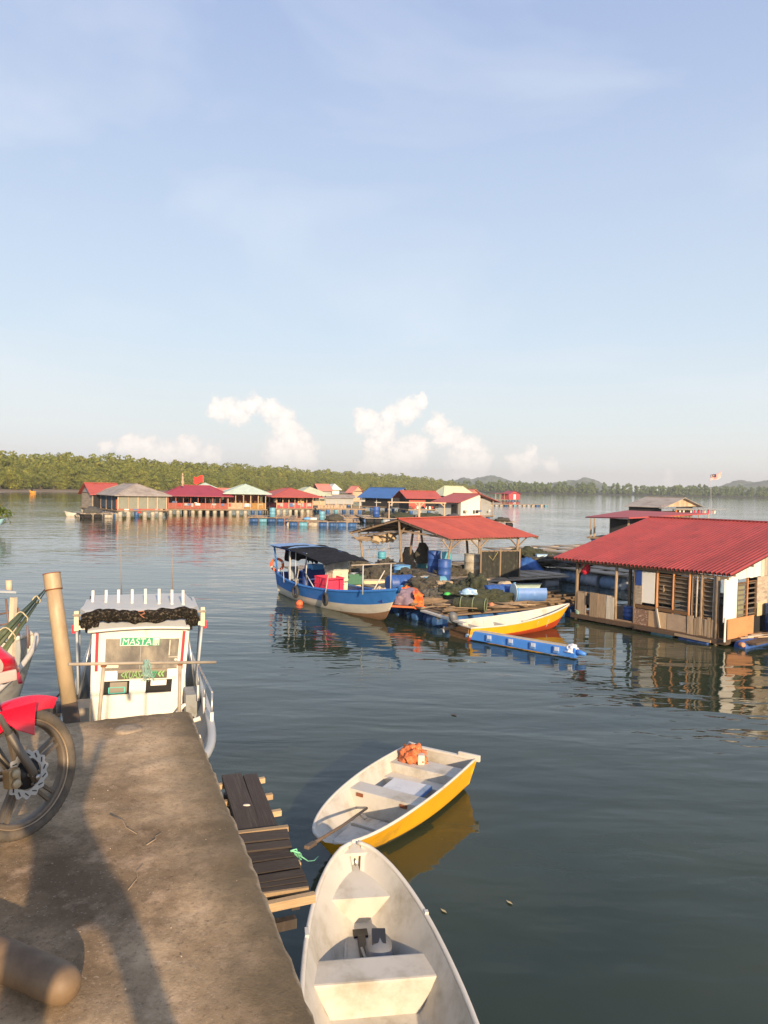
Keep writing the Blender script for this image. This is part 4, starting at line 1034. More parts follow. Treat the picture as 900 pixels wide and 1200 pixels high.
lettering('U', .635, .665, zb0 + .014, zb1 - .03, GOLD, .011, mb_, name='emblem', bold=.02)
b = MB(); b.prism([fp(.668, zb0 + .01, .011), fp(.684, zb0 + .01, .011), fp(.682, zb1 - .012, .011)], V((.002, 0, 0))); b.build('emblem', GREEN, mb_)
zg0, zg1 = cf(160, 794).z, cf(160, 785).z
panel(.275, .80, zg0 - .01, zg1 + .015, 'sticker_backing', mat('sticker_dark', (.09, .08, .055), .6), .003, .006)
lettering('<KUASA>', .31, .60, zg0 + .004, zg1 + .006, LIME, .010, mb_, .35, bold=.0)
lettering('///', .61, .70, zg0 + .004, zg1 + .006, GREEN, .010, mb_, .35, bold=.03)
lettering('<<', .70, .77, zg0 + .004, zg1 + .006, LIME, .010, mb_, .2, bold=.03)
panel(.40, .57, zg0 - .004, zg0 + .001, 'sticker_line', GWHITE, .002, .009)
panel(.13, .27, zg0 - .02, zg1 + .012, 'white_plate', GWHITE, .004, .012); panel(.80, .90, zg0 + .015, zg1 + .02, 'white_plate', GWHITE, .004, .012)
# cabin sides and rear, open side windows
hwc = (fp(0, 1.5) - fp(1, 1.5)).length / 2; yc = (fp(0, 1.5).y + fp(1, 1.5).y) / 2
for sd in (1, -1):
    y = yc + sd * (hwc - .03)
    MB().box((XC - 1.1, y, (FZ + 1.35) / 2), (2.1, .04, 1.35 - FZ)).build('cabin_side', MW, mb_)
    for x in (XC - .9, XC - 2.1): MB().box((x, y, 1.7), (.08, .05, .72)).build('side_pillar', MW, mb_)
MB().box((XC - 2.15, yc, (FZ + ztop) / 2), (.04, hwc * 2 - .1, ztop - FZ)).build('cabin_back', mat('cabin_inside', (.3, .26, .2), .8), mb_)
# roof: lower visor and upper sloped roof with broad wings
def rp(px, py, z): return LM(P(px, py, z))
zr = ztop + .01
f1, f2 = LM(Q(94, 738, 11.75)), LM(Q(236, 735, 11.85))
w_half = (f1 - f2).length / 2; yr_ = (f1.y + f2.y) / 2
b = MB()
rows = []
for i in range(13):
    u = -1 + i / 6; y = yr_ - u * (hwc + .10)
    rows.append([V((XC + .14, yc - u * (hwc + .04), ztop + .0 + .035 * (1 - u * u))), V((XC - .02, yc - u * (hwc + .05), ztop + .05 + .035 * (1 - u * u))), V((XC - .35, yc - u * (hwc + .12), ztop + .22)), V((XC - .55, yc - u * (hwc + .2), ztop + .23)), V((XC - 1.85, yc - u * (hwc + .06), ztop + .26))])
b.grid(rows); b.grid([[p - V((0, 0, .045)) for p in r_] for r_ in rows]); b.add([rows[0][0], rows[-1][0]], [], 0)
b.grid([[r_[0] for r_ in rows], [r_[0] - V((0, 0, .045)) for r_ in rows]], smooth=False)
for e in (0, -1): b.grid([rows[e], [p - V((0, 0, .045)) for p in rows[e]]], smooth=False)
b.grid([[r_[-1] for r_ in rows], [r_[-1] - V((0, 0, .045)) for r_ in rows]], smooth=False)
b.build('roof', MG, mb_)
MB().path([V((XC + .16, yc - u * (hwc + .04), ztop - .02 + .035 * (1 - u * u))) for u in [k / 5 - 1 for k in range(11)]], .018, 8).build('visor_edge', MW, mb_)
# cross bar with brackets that carries the rolled netting
for sd, xw in ((1, w_half), (-1, w_half)):
    e = V((XC - .05, yr_ + sd * xw, ztop + .02))
    MB().beam(V((XC - .05, yc + sd * hwc, ztop + .02)), e, .05, .06).build('wing_beam', MW, mb_)
    MB().beam(e + V((0, 0, -.05)), e + V((0, 0, .26)), .07, .07).build('bracket', mat('bracket_cream', (.62, .56, .40), .6), mb_, bevel=.01)
    MB().box(e + V((.0, sd * .04, -.02)), (.06, .05, .13)).build('side_light', REDT if sd > 0 else REDT, mb_, bevel=.01)
    MB().beam(e + V((0, 0, 0)), V((XC - 2.6, yr_ + sd * xw, ztop + .05)), .05, .05).build('roof_rail', MG, mb_)
    # grey metal stanchions
    MB().tube(e + V((-.05, 0, 0)), V((XC - .15, sd * .90, 1.05)), .02, n=8).build('stanchion', ALU, mb_)
    MB().tube(e + V((-.5, 0, 0)), V((XC - .6, sd * .92, 1.0)), .02, n=8).build('stanchion', ALU, mb_)
    MB().tube(e + V((-.05, -sd * .25, 0)), V((XC + .1, sd * .88, 1.05)), .018, n=8).build('stanchion', METAL, mb_)
b1, b2 = V((XC - .0, yr_ + w_half + .05, ztop + .22)), V((XC - .0, yr_ - w_half - .05, ztop + .22))
MB().tube(b1, b2, .018, n=8).build('netting_bar', STEEL, mb_)
pts = []; rad = []
yL = LM(Q(97, 722, 11.7)).y; yRr = LM(Q(232, 722, 11.8)).y
random.seed(6)
b = MB()
n_ = 44; ring_n = 20; rows = []
for i in range(n_ + 1):
    u = i / n_; y = yL + (yRr - yL) * u
    r_ = .085 * (1 + .25 * noise.noise(V((u * 7, 2, 0)))) * min(1, 5 * u + .45, 5 * (1 - u) + .45)
    sag = .02 * math.sin(u * 9) + .015 * noise.noise(V((u * 12, 7, 0)))
    rows.append([V((XC + .04 + math.cos(a) * r_ * (1 + .3 * noise.noise(V((u * 22, a, 3)))), y, ztop + .19 + sag + math.sin(a) * r_ * 1.15 * (1 + .3 * noise.noise(V((u * 20, a * 1.3, 9)))))) for a in [2 * PI * k / ring_n for k in range(ring_n)] + [0.0]])
b.grid(rows)
for u, d in ((.06, .20), (.02, .12), (.93, .22), (.98, .16), (.12, .12)):       # hanging tails
    y = yL + (yRr - yL) * u
    rr2 = [[V((XC + .09 + .02 * math.sin(j * 1.3 + i), y + (j - 3) * .022 * (1 - i * .07), ztop + .16 - d * i / 5)) for j in range(7)] for i in range(6)]
    b.grid(rr2); b.grid([[p - V((.012, 0, 0)) for p in r_] for r_ in rr2])
o = b.build('rolled_netting', mat('shade_net', (.018, .016, .013), .95, .6, 30, (.15, .125, .095), (.50, .66), 28, .03, 50, spec=.1), mb_)
b = MB(); yk = LM(Q(166, 718, 11.7)).y
b.path([V((XC + .14, yk - .05, ztop + .27)), V((XC + .14, yk + .03, ztop + .28)), V((XC + .145, yk + .04, ztop + .24)), V((XC + .145, yk - .02, ztop + .22)), V((XC + .145, yk + .04, ztop + .17))], .008, 6); b.build('tie_cord', mat('cord_orange', (.5, .2, .1), .8), mb_)
# eight white rod holders and the thin rail behind
for i, (px, py) in enumerate([(109, 692), (124.5, 691.5), (139, 691), (155, 690.5), (170.5, 690), (186.5, 690), (201.5, 691), (214.5, 691.5)]):
    d_ = 12.7; t_ = LM(Q(px, py, d_)); bb = V((t_.x + .02, t_.y, ztop + .22))
    bb2 = V((t_.x + .16, t_.y, ztop + .22))
    b = MB(); b.path([bb2, bb + V((.05, 0, .02)), bb + V((0, 0, .12)), t_], .026, 8); b.build('rod_holder', MW, mb_)
a, c_ = LM(Q(106, 704, 13.5)), LM(Q(220, 702, 13.7)); MB().tube(a, c_, .012, n=6).build('roof_bar', BLACKP, mb_)
for q in (a, c_): MB().tube(q, V((q.x, q.y, ztop + .2)), .012, n=6).build('roof_bar_leg', BLACKP, mb_)
for (px, py0, d_) in ((141.5, 637, 13.6), (201.5, 637, 13.8)):
    t_ = LM(Q(px, py0, d_)); MB().path([V((t_.x, t_.y + .02, ztop + .2)), t_], [.012, .006], 6).build('antenna', mat('aerial', (.25, .2, .16), .6), mb_)
# bow rail on the right-hand side
pts = [LM(P(x, y, z)) for x, y, z in ((233, 780, 1.62), (243, 800, 1.60), (248.5, 811, 1.58))]
b = MB(); b.path(pts, .014, 8); b.build('bow_rail', METAL, mb_)
for (x, y, z), (x1, y1) in zip(((233, 780, 1.62), (240, 794, 1.6), (248.5, 811, 1.58)), ((232, 800), (239, 815), (247.5, 832))):
    p = LM(P(x, y, z)); q = V((p.x, p.y, 1.08)); MB().tube(q, p, .016, n=8).build('rail_stanchion', METAL, mb_); MB().tube(q, q.lerp(p, .45), .026, n=8).build('stanchion_sleeve', MW, mb_)
# knees and beams inside the gunwale
for x in (5.2, 6.1, 6.9):
    for sd in (1,):
        w = h.width_at(x / Lm, .9); MB().path([V((x, sd * w, 1.04)), V((x, sd * (w - .22), .98)), V((x - .03, sd * (w - .42), .72))], [.035, .03, .03], 8).build('knee', MW, mb_)
MB().box((5.0, -.80, .85), (.5, .22, .42)).build('side_locker', mat('locker_brown', (.32, .27, .2), .7), mb_, bevel=.01)
MB().box((5.0, .80, .9), (.5, .22, .5)).build('side_locker', DECKG, mb_, bevel=.01)

# ================================================================== MOTORBIKE
RB = mat('bike_red', (.62, .008, .035), .28, .05, 3, coat=.6); TY = mat('bike_tyre', (.085, .074, .060), .85, .2, 20, (.16, .125, .09), (.45, .7), 8, .001, 60)
RIM = mat('rim_dusty', (.16, .13, .10), .55, .15, 20, (.26, .21, .16), (.5, .75), 8, metal=.35); DISC = mat('disc_steel', (.50, .50, .50), .35, .08, 10, metal=.5)
FORK = mat('fork_steel', (.17, .15, .125), .5, .1, 10, metal=.6); BRONZE = mat('caliper_gold', (.42, .30, .16), .5, .2, 15, metal=.3)
cw = P(28, 981.5, ZD + .012); hdb = V((.47, .88, 0)).normalized()
bk = root('motorbike', 'red motorbike parked on the pier with its front wheel at the left edge', 'motorbike', V((cw.x, cw.y, ZD + .014)), yaw_of(hdb))
bk.rotation_euler = (R(-6), 0, yaw_of(hdb))
# local: x forward, y left, z up; front wheel centre at (0,0,.29)
RW = .292; wc = V((0, 0, RW))
def ringx(R_, r_, w_, n=40, m=12, sq=1.0):
    """torus-like profile in the xz plane"""
    b = MB(); rows = []
    for i in range(n + 1):
        a = 2 * PI * i / n; row = []
        for k in range(m + 1):
            t = 2 * PI * k / m; rr3 = R_ + math.copysign(abs(math.cos(t)) ** sq, math.cos(t)) * r_; y = math.copysign(abs(math.sin(t)) ** sq, math.sin(t)) * w_
            row.append(wc + V((math.cos(a) * rr3, y, math.sin(a) * rr3)))
        rows.append(row)
    b.grid(rows); return b
def wheel(cx, disc=True):
    def sh(b): b.v = [(v[0] + cx, v[1], v[2]) for v in b.v]; return b
    ty = sh(ringx(RW - .0265, .0275, .036, 64, 14, .85)).build('tyre', TY, bk)
    # tread grooves
    b = MB()
    for i in range(72):
        a = 2 * PI * i / 72
        for s_ in (-1, 1):
            c = wc + V((cx, 0, 0)) + V((math.cos(a) * (RW - .0015), s_ * .016, math.sin(a) * (RW - .0015))); t_ = V((-math.sin(a), 0, math.cos(a)))
            b.beam(c - t_ * .006 + V((0, -s_ * .012, 0)), c + t_ * .006 + V((math.cos(a) * -.005, s_ * .012, math.sin(a) * -.005)), .007, .0015, up=V((math.cos(a), 0, math.sin(a))))
    sb = b.build('tread_block', TY, ty); sb['kind'] = 'stuff'
    rm = sh(ringx(RW - .064, .013, .026, 64, 10, .6)).build('rim', RIM, bk)
    b = sh(ringx(RW - .052, .0045, .031, 64, 8)); b.build('rim_lip', mat('rim_edge', (.36, .28, .2), .45, metal=.4), rm)
    for k in range(5):
        a = k * 2 * PI / 5 + .45; c = wc + V((cx, 0, 0))
        for d_ in (-.10, .10):
            p = c + V((math.cos(a + d_ * 3.2) * .036, 0, math.sin(a + d_ * 3.2) * .036)); q = c + V((math.cos(a + d_ * .9) * (RW - .074), 0, math.sin(a + d_ * .9) * (RW - .074)))
            MB().beam(p, q, .014, .022, up=V((0, 1, 0))).build('spoke', RIM, rm)
    b = MB(); b.lathe([(.032, -.05), (.04, -.02), (.04, .02), (.032, .05)], wc + V((cx, 0, 0)), V((0, 1, 0)), 18); b.build('hub', BLACKP if disc else RIM, rm)
    return rm
rm = wheel(0)
# wavy brake disc with slots, on the right-hand side (towards the camera)
b = MB(); n = 96; rows = [[], [], [], []]
for i in range(n + 1):
    a = 2 * PI * i / n; ro = .104 + .0065 * math.sin(a * 14); ri = .070 + .002 * math.sin(a * 7)
    for r_, yy, row in ((ri, -.052, 0), (ro, -.052, 1), (ro, -.056, 2), (ri, -.056, 3)): rows[row].append(wc + V((math.cos(a) * r_, yy, math.sin(a) * r_)))
b.grid(rows + [rows[0]], smooth=False); dk = b.build('brake_disc', DISC, bk)
for k in range(14):
    a = 2 * PI * k / 14 + .1; c = wc + V((math.cos(a) * .088, -.0572, math.sin(a) * .088)); t_ = V((math.cos(a + .9), 0, math.sin(a + .9)))
    MB().beam(c - t_ * .011, c + t_ * .011, .005, .002, up=V((0, 1, 0))).build('disc_slot', BLACKP, dk)
b = MB(); b.lathe([(.062, -.048), (.066, -.053), (.03, -.058), (.026, -.064), (0, -.066)], wc, V((0, 1, 0)), 24); b.build('disc_carrier', BLACKP, dk)
for k in range(5):
    a = 2 * PI * k / 5; b = MB(); b.lathe([(.007, -.060), (.007, -.066), (0, -.067)], wc + V((math.cos(a) * .05, 0, math.sin(a) * .05)), V((0, 1, 0)), 8); b.build('bolt', FORK, dk)
# fork: legs rise back and up
fd = V((-.42, 0, .91)).normalized(); fo = V((.02, 0, .0))
for s_ in (-1, 1):
    y = s_ * .088
    MB().path([wc + V((.015, y, -.03)), wc + V((.01, y, .0)) + fd * .02, wc + V((0, y, 0)) + fd * .24], [.016, .0195, .0195], 14).build('fork_slider', FORK, bk)
    MB().path([wc + V((0, y, 0)) + fd * .22, wc + V((0, y, 0)) + fd * .62], .015, 12).build('fork_tube', METAL, bk)
    MB().lathe([(.0, .005), (.012, .004), (.012, 0)], wc + V((.012, y + s_ * .022, -.01)), V((0, s_, 0)), 10).build('axle_nut', METAL, bk)
b = MB(); b.tube(wc + V((0, -.1, 0)), wc + V((0, .1, 0)), .009, n=10); b.build('axle', METAL, bk)
# caliper behind the leg
cc = wc + V((-.085, -.065, .012))
cal = MB().box(cc, (.058, .05, .085)).build('caliper', BRONZE, bk, bevel=.012)
for dz in (-.022, .022):
    b = MB(); b.lathe([(.021, 0), (.021, .012), (.014, .017), (0, .018)], cc + V((0, -.024, dz)), V((0, -1, 0)), 14); b.build('piston_cap', mat('caliper_face', (.45, .37, .24), .5, metal=.3), cal)
MB().path([cc + V((-.02, -.01, .05)), cc + V((-.07, -.01, .12)), cc + V((-.15, 0, .30)), cc + V((-.24, .05, .55))], .006, 6).build('brake_hose', BLACKP, bk)
# mudguard
def shell(ptsf, nu, nv, th, m, name, par=bk):
    rows = [[ptsf(i / nu, j / nv) for j in range(nv + 1)] for i in range(nu + 1)]
    b = MB(); b.grid(rows)
    c = sum((p for r_ in rows for p in r_), V((0, 0, 0))) / ((nu + 1) * (nv + 1))
    rows2 = [[p + (wc + V((0, 0, .2)) * 0 - p).normalized() * th for p in r_] for r_ in rows]; b.grid(rows2)
    for e in (0, -1): b.grid([rows[e], rows2[e]])
    b.grid([[r_[0] for r_ in rows], [r_[0] for r_ in rows2]]); b.grid([[r_[-1] for r_ in rows], [r_[-1] for r_ in rows2]])
    return b.build(name, m, par)
def fender(u, v):
    a = R(60) + u * R(100); rr4 = RW + .035 + .02 * u; w = .082 * (min(1, .03 + 1.9 * u)) ** .9 * (1 - .15 * u)
    s_ = 2 * v - 1; drop = abs(s_) ** 3 * (.05 + .035 * math.sin(u * PI))
    return wc + V((math.cos(a) * (rr4 - drop) + .06 * (1 - u) ** 2, s_ * w, math.sin(a) * (rr4 - drop) + .012))
shell(fender, 22, 12, .004, RB, 'mudguard')
def flap(u, v):    # side cheek reaching down along the fork
    return wc + V((.035 - .20 * u * (1 - .55 * v) - .02 * v, -.104 + .006 * math.sin(v * 3), .325 - .145 * v * (1 - .35 * u)))
shell(flap, 8, 8, .004, RB, 'mudguard_cheek')
# cowl with headlamp, handlebar, body, engine, rear wheel
hc = wc + fd * .50
def cowl(u, v):
    a = -PI * .55 + v * PI * 1.1; t = u
    w = .15 * math.sin(min(1, t * 1.25 + .12) * PI * .62) ; zz = hc.z + .015 + t * .17
    return V((hc.x + .12 + .12 * math.cos(a) * (1 - .35 * t) - .12 * t, math.sin(a) * (w + .02), zz))
shell(cowl, 14, 16, .004, RB, 'cowl')
MB().path([wc + fd * .26 + V((-.03, 0, .02)), wc + fd * .38, hc + V((.01, 0, -.02)), hc + V((.0, 0, .08))], [.05, .075, .09, .06], 14).build('steering_cover', BLACKP, bk)
b = MB(); b.lathe([(.0, .05), (.035, .045), (.06, .03), (.066, 0)], hc + V((.15, 0, .03)), V((1, 0, .1)), 20); b.build('headlamp', mat('lamp_glass', (.55, .52, .48), .1, .1), bk)
b = MB(); b.box(hc + V((.08, -.125, .02)), (.11, .02, .05)); b.build('indicator', mat('indicator_lens', (.6, .45, .4), .2), bk, bevel=.01)
MB().path([hc + V((-.18, -.34, .20)), hc + V((-.08, -.2, .19)), hc + V((-.02, 0, .15)), hc + V((-.08, .2, .19)), hc + V((-.18, .34, .20))], .012, 8).build('handlebar', BLACKP, bk)
b = MB()
for s_ in (-1, 1): MB().path([hc + V((-.14, s_ * .25, .20)), hc + V((-.2, s_ * .37, .205))], .018, 10).build('grip', BLACKP, bk)
def legshield(u, v):
    s_ = 2 * v - 1; return V((hc.x - .05 - .30 * u + .06 * abs(s_), s_ * (.10 + .16 * math.sin(u * PI)), hc.z - .02 - .42 * u))
shell(legshield, 10, 10, .006, BLACKP, 'leg_shield')
MB().path([hc + V((-.04, 0, .1)), hc + V((-.12, 0, -.12)), V((-.46, 0, .38)), V((-.75, 0, .36)), V((-1.0, 0, .55))], [.05, .06, .07, .07, .05], 12).build('frame', BLACKP, bk)
b = MB(); b.box((-.62, 0, .34), (.36, .2, .22)); b.build('engine', mat('engine_metal', (.2, .19, .18), .5, metal=.5), bk, bevel=.03)
b = MB(); b.path([V((-.55, 0, .66)), V((-.75, 0, .72)), V((-1.1, 0, .76)), V((-1.32, 0, .80))], [.07, .11, .11, .06], 14); b.build('seat', mat('seat_black', (.02, .02, .02), .7), bk)
b = MB(); b.path([V((-.80, 0, .60)), V((-1.05, 0, .64)), V((-1.35, 0, .72))], [.09, .11, .05], 12); b.build('tail_panel', RB, bk)
b = MB(); b.path([V((-.55, -.12, .16)), V((-.9, -.13, .2)), V((-1.35, -.14, .34))], [.02, .04, .045], 12); b.build('exhaust', METAL, bk)
wheel(-1.22, False)
MB().beam((-.7, .1, .33), (-1.22, .1, .29), .03, .05).build('swingarm', BLACKP, bk)
MB().tube((-.75, .08, .25), (-.72, .22, 0.0), .012, n=8).build('kickstand', METAL, bk)

# ================================================================== PHOTOGRAPHER (behind the camera; casts the shadow on the pier)
SK = mat('skin', (.36, .22, .15), .55, .08, 10); SHIRT = mat('shirt', (.12, .13, .17), .9, .2, 20); PANTS = mat('trousers', (.05, .05, .06), .9, .2, 20)
def figure():
    t = root('person', 'person in dark trousers and shirt standing on the pier behind the view', 'person', (.0, -.13, ZD + .0))
    zz = 0
    pts = {}
    def vtx(n, p, r): pts[n] = (V(p), r)
    vtx('pel', (-.08, -.03, 1.04), .10); vtx('wst', (-.16, -.04, 1.14), .11); vtx('chs', (-.27, -.05, 1.34), .14); vtx('nk', (-.30, -.05, 1.50), .055); vtx('hd', (-.30, -.03, 1.61), .08); vtx('hd2', (-.30, -.025, 1.69), .08)
    E = [('pel', 'wst'), ('wst', 'chs'), ('chs', 'nk'), ('nk', 'hd'), ('hd', 'hd2')]
    for s_, n in ((1, 'r'), (-1, 'l')):
        x = -.28
        vtx('sh' + n, (x + s_ * .16, -.05, 1.43), .06); vtx('el' + n, ((-.15, .0, 1.20) if s_ > 0 else (-.50, -.04, 1.18)), .04); vtx('wr' + n, ((-.08, .03, 1.41) if s_ > 0 else (-.48, .02, .94)), .027); vtx('ha' + n, ((-.055, .05, 1.49) if s_ > 0 else (-.47, .03, .86)), .03)
        vtx('hp' + n, ((.07, -.01, .97) if s_ > 0 else (-.21, -.01, .95)), .062 if s_ > 0 else .085); vtx('kn' + n, ((.33, .0, .52) if s_ > 0 else (-.26, .0, .50)), .045 if s_ > 0 else .08); vtx('an' + n, ((.45, -.03, .09) if s_ > 0 else (-.26, -.01, .09)), .04); vtx('fo' + n, ((.50, .14, .035) if s_ > 0 else (-.28, .14, .035)), .035)
        E += [('chs', 'sh' + n), ('sh' + n, 'el' + n), ('el' + n, 'wr' + n), ('wr' + n, 'ha' + n), ('pel', 'hp' + n), ('hp' + n, 'kn' + n), ('kn' + n, 'an' + n), ('an' + n, 'fo' + n)]
        for k in range(5):
            vtx('f%d' % k + n, ((-.055 - .016 * (k - 2), .06 + .003 * k, 1.56 - .004 * k * k) if s_ > 0 else (-.47, .03 + .016 * (k - 2), .78 + .004 * k * k)), .009); E.append(('ha' + n, 'f%d' % k + n))
    names = list(pts); me = bpy.data.meshes.new('body'); me.from_pydata([pts[n][0] for n in names], [(names.index(a), names.index(c)) for a, c in E], [])
    o = bpy.data.objects.new('body', me); C.objects.link(o); o.parent = t
    sk = o.modifiers.new('skin', 'SKIN'); o.modifiers.new('sub', 'SUBSURF').levels = 2; o.modifiers['sub'].render_levels = 2
    for i, n in enumerate(names): me.skin_vertices[0].data[i].radius = (pts[n][1],) * 2; me.skin_vertices[0].data[i].use_root = (n == 'pel')
    bpy.context.view_layer.update()
    me2 = bpy.data.meshes.new_from_object(o.evaluated_get(bpy.context.evaluated_depsgraph_get()))
    o.modifiers.clear(); o.data = me2; me2.materials.clear(); [me2.materials.append(m) for m in (PANTS, SHIRT, SK)]
    for p in me2.polygons:
        z = p.center.z; p.material_index = 0 if z < 1.06 else (2 if z > 1.50 else 1); p.use_smooth = True
    return t
figure()
# ================================================================== FLOATING HOUSES AND RAFTS
def red(n, c, **k): return mat(n, c, .55, .12, 1.5, tuple(x * .62 for x in c), (.5, .8), .8, **k)
ROOF_RED = red('roof_red', (.42, .085, .062)); ROOF_MAROON = red('roof_maroon', (.33, .040, .06)); ROOF_BLUE = red('roof_blue', (.045, .14, .38))
ROOF_GREY = mat('roof_old_grey', (.36, .32, .28), .8, .15, 2, (.24, .20, .17), (.4, .7), 1); ROOF_MINT = red('roof_mint', (.45, .55, .48)); ROOF_LIME = red('roof_pale_green', (.50, .54, .38))
ROOF_SALMON = red('roof_salmon', (.60, .22, .17)); ROOF_WHITE = red('roof_white', (.65, .65, .62))
DECK = wood('deck_timber', (.32, .235, .16), (.17, .12, .08), (1, 6, 6)); POSTW = wood('post_timber', (.34, .26, .18), (.18, .13, .09), (6, 6, 1))
GREYWOOD = wood('grey_board', (.36, .30, .23), (.19, .155, .12), (5, 5, .8)); REDW = wood('red_board', (.40, .13, .095), (.28, .10, .07), (5, 5, 1))
PINKW = wood('pink_board', (.52, .11, .12), (.40, .10, .10), (5, 5, 1)); OCHREW = wood('ochre_board', (.44, .25, .08), (.32, .17, .06), (5, 5, 1)); CREAMW = wood('cream_board', (.52, .38, .26), (.38, .27, .18), (5, 5, 1))
BROWNW = wood('brown_board', (.30, .19, .10), (.15, .09, .05), (1.2, 1.2, 4)); ORB = mat('orange_board', (.50, .235, .10), .7, .1, 3, (.38, .17, .07), (.5, .8), 4)
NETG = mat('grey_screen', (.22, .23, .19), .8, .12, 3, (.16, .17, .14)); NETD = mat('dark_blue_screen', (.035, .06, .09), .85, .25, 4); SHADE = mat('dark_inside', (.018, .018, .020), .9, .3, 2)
WHITEW = mat('white_panel', (.72, .70, .64), .6, .06, 2, (.5, .46, .38), (.58, .85), 3, stretch=(1, 1, .5)); GREYW = mat('grey_panel', (.33, .34, .34), .7, .12, 2, (.24, .24, .23))
FLOATW = mat('float_pale', (.42, .38, .31), .65, .12, 3, (.25, .22, .16), (.5, .7), 3); FLOATB = mat('float_blue', (.035, .11, .29), .5, .15, 3, (.10, .20, .34), (.6, .85), 4, rand=.3); FLOATC = mat('float_cyan', (.13, .34, .46), .5, .12, 3, (.2, .45, .55), (.6, .8), 4)
FLOATG = mat('float_grey', (.36, .39, .45), .6, .12, 3, (.2, .22, .26), (.5, .8), 4); YELW = mat('yellow_wall', (.58, .34, .11), .7, .1, 2)
def pxk(px): return (px - 450) / FPX
def at(px, d, z=0.0): return V((pxk(px) * d, d, z))
def span(K, dr, px): k = pxk(px); return (k * K.y - K.x) / (dr.x - k * dr.y)
class House:
    """near corner K on the water; local x runs to the right-back, y to the left-back"""
    def __init__(s, name, label, cat, K, psi, A=None, B=None, pr_=None, pl=None, group=None):
        s.psi = R(psi); s.ux = V((math.cos(s.psi), math.sin(s.psi), 0)); s.uy = V((-s.ux.y, s.ux.x, 0))
        s.A = A if A is not None else span(K, s.ux, pr_); s.B = B if B is not None else span(K, s.uy, pl)
        s.r = root(name, label, cat, V((K.x, K.y, 0)), s.psi, group); s.K = K
    def X(s, px): return span(s.K, s.ux, px)
    def Y(s, px): return span(s.K, s.uy, px)
    def deck(s, z, th=.14, ov=.25, m=None, name='deck'):
        MB().box((s.A / 2, s.B / 2, z - th / 2), (s.A + 2 * ov, s.B + 2 * ov, th)).build(name, m or DECK, s.r)
        for x in (0.0, s.A):
            MB().box((x, s.B / 2, z - th - .075), (.12, s.B, .14)).build('bearer', POSTW, s.r)
    def floats(s, z, step=1.15, mats=None, r_=.30, sides='xy'):
        mats = mats or [FLOATW]; zc = z - .28; i = 0
        h_ = zc + .22
        pts = []
        if 'x' in sides:
            n = max(2, round(s.A / step)); pts += [(s.A * (k + .3) / n, .18) for k in range(n)]
        if 'y' in sides:
            n = max(2, round(s.B / step)); pts += [(.18, s.B * (k + .8) / n) for k in range(n)]
        if not hasattr(House, 'fl'): House.fl = {}
        for x, y in pts:
            m = mats[i % len(mats)]; i += 1; key = (m.name, round(h_, 2), r_)
            if key not in House.fl:
                b = MB(); b.lathe([(r_ * .9, -.25), (r_, -.2), (r_, h_ * .3), (r_ * 1.03, h_ * .32), (r_, h_ * .34), (r_, h_ - .25), (r_ * .9, h_ - .2)], n=10); o = b.build('float_drum', m); House.fl[key] = o.data; bpy.data.objects.remove(o)
            o = bpy.data.objects.new('float_drum', House.fl[key]); C.objects.link(o); o.parent = s.r; o.location = (x, y, 0)
    def posts(s, z0, z1, xs, ys=None, w=.1, m=None, back=True):
        for x in xs:
            for y in ((0, s.B) if back else (0,)): piece('post', m or POSTW, s.r, (x, y, z0), (x, y, z1), w, w)
        for y in (ys or []):
            for x in ((0, s.A) if back else (0,)): piece('post', m or POSTW, s.r, (x, y, z0), (x, y, z1), w, w)
    def wall(s, side, a, b_, z0, z1, m, name='wall_panel', th=.04, off=0.0):
        if side == 'x': return piece(name, m, s.r, (a, off, (z0 + z1) / 2), (b_, off, (z0 + z1) / 2), th, z1 - z0)
        if side == 'y': return piece(name, m, s.r, (off, a, (z0 + z1) / 2), (off, b_, (z0 + z1) / 2), th, z1 - z0)
        if side == 'X': return piece(name, m, s.r, (a, s.B + off, (z0 + z1) / 2), (b_, s.B + off, (z0 + z1) / 2), th, z1 - z0)
        if side == 'Y': return piece(name, m, s.r, (s.A + off, a, (z0 + z1) / 2), (s.A + off, b_, (z0 + z1) / 2), th, z1 - z0)
    def railing(s, side, a, b_, z0, h_, m, gap=.16):
        """pickets with top and bottom rail joined as one panel (a pixel or two each)"""
        b = MB(); n = max(2, int((b_ - a) / gap))
        for k in range(n):
            t = a + (b_ - a) * (k + .5) / n; p = (t, -.02, 0) if side == 'x' else (-.02, t, 0)
            b.beam(V(p) + V((0, 0, z0)), V(p) + V((0, 0, z0 + h_)), gap * .86 if side == 'x' else .03, .03 if side == 'x' else gap * .86, up=V((0, 1, 0)))
        for z in (z0 + .1, z0 + h_): 
            p, q = ((a, -.05, z), (b_, -.05, z)) if side == 'x' else ((-.05, a, z), (-.05, b_, z)); b.beam(p, q, .05, .07)
        o = b.build('railing', m, s.r); return o
    def hip(s, ze, zr, ov, m, inset=None, th=.07):
        A, B = s.A, s.B; ins = inset if inset is not None else min(A, B) / 2 * .9
        e = [V((-ov, -ov, ze)), V((A + ov, -ov, ze)), V((A + ov, B + ov, ze)), V((-ov, B + ov, ze))]
        if A >= B: r_ = [V((ins, B / 2, zr)), V((A - ins, B / 2, zr))]; F = [(0, 1, 5, 4), (1, 2, 5), (2, 3, 4, 5), (3, 0, 4)]
        else: r_ = [V((A / 2, ins, zr)), V((A / 2, B - ins, zr))]; F = [(0, 1, 4), (1, 2, 5, 4), (2, 3, 5), (3, 0, 4, 5)]
        b = MB(); dn = V((0, 0, -th)); b.add(e + r_, F); b.add([p + dn for p in e + r_], F)
        for k in range(4): b.add([e[k], e[(k + 1) % 4], e[(k + 1) % 4] + dn, e[k] + dn], [(0, 1, 2, 3)])
        o = b.build('roof', m, s.r)
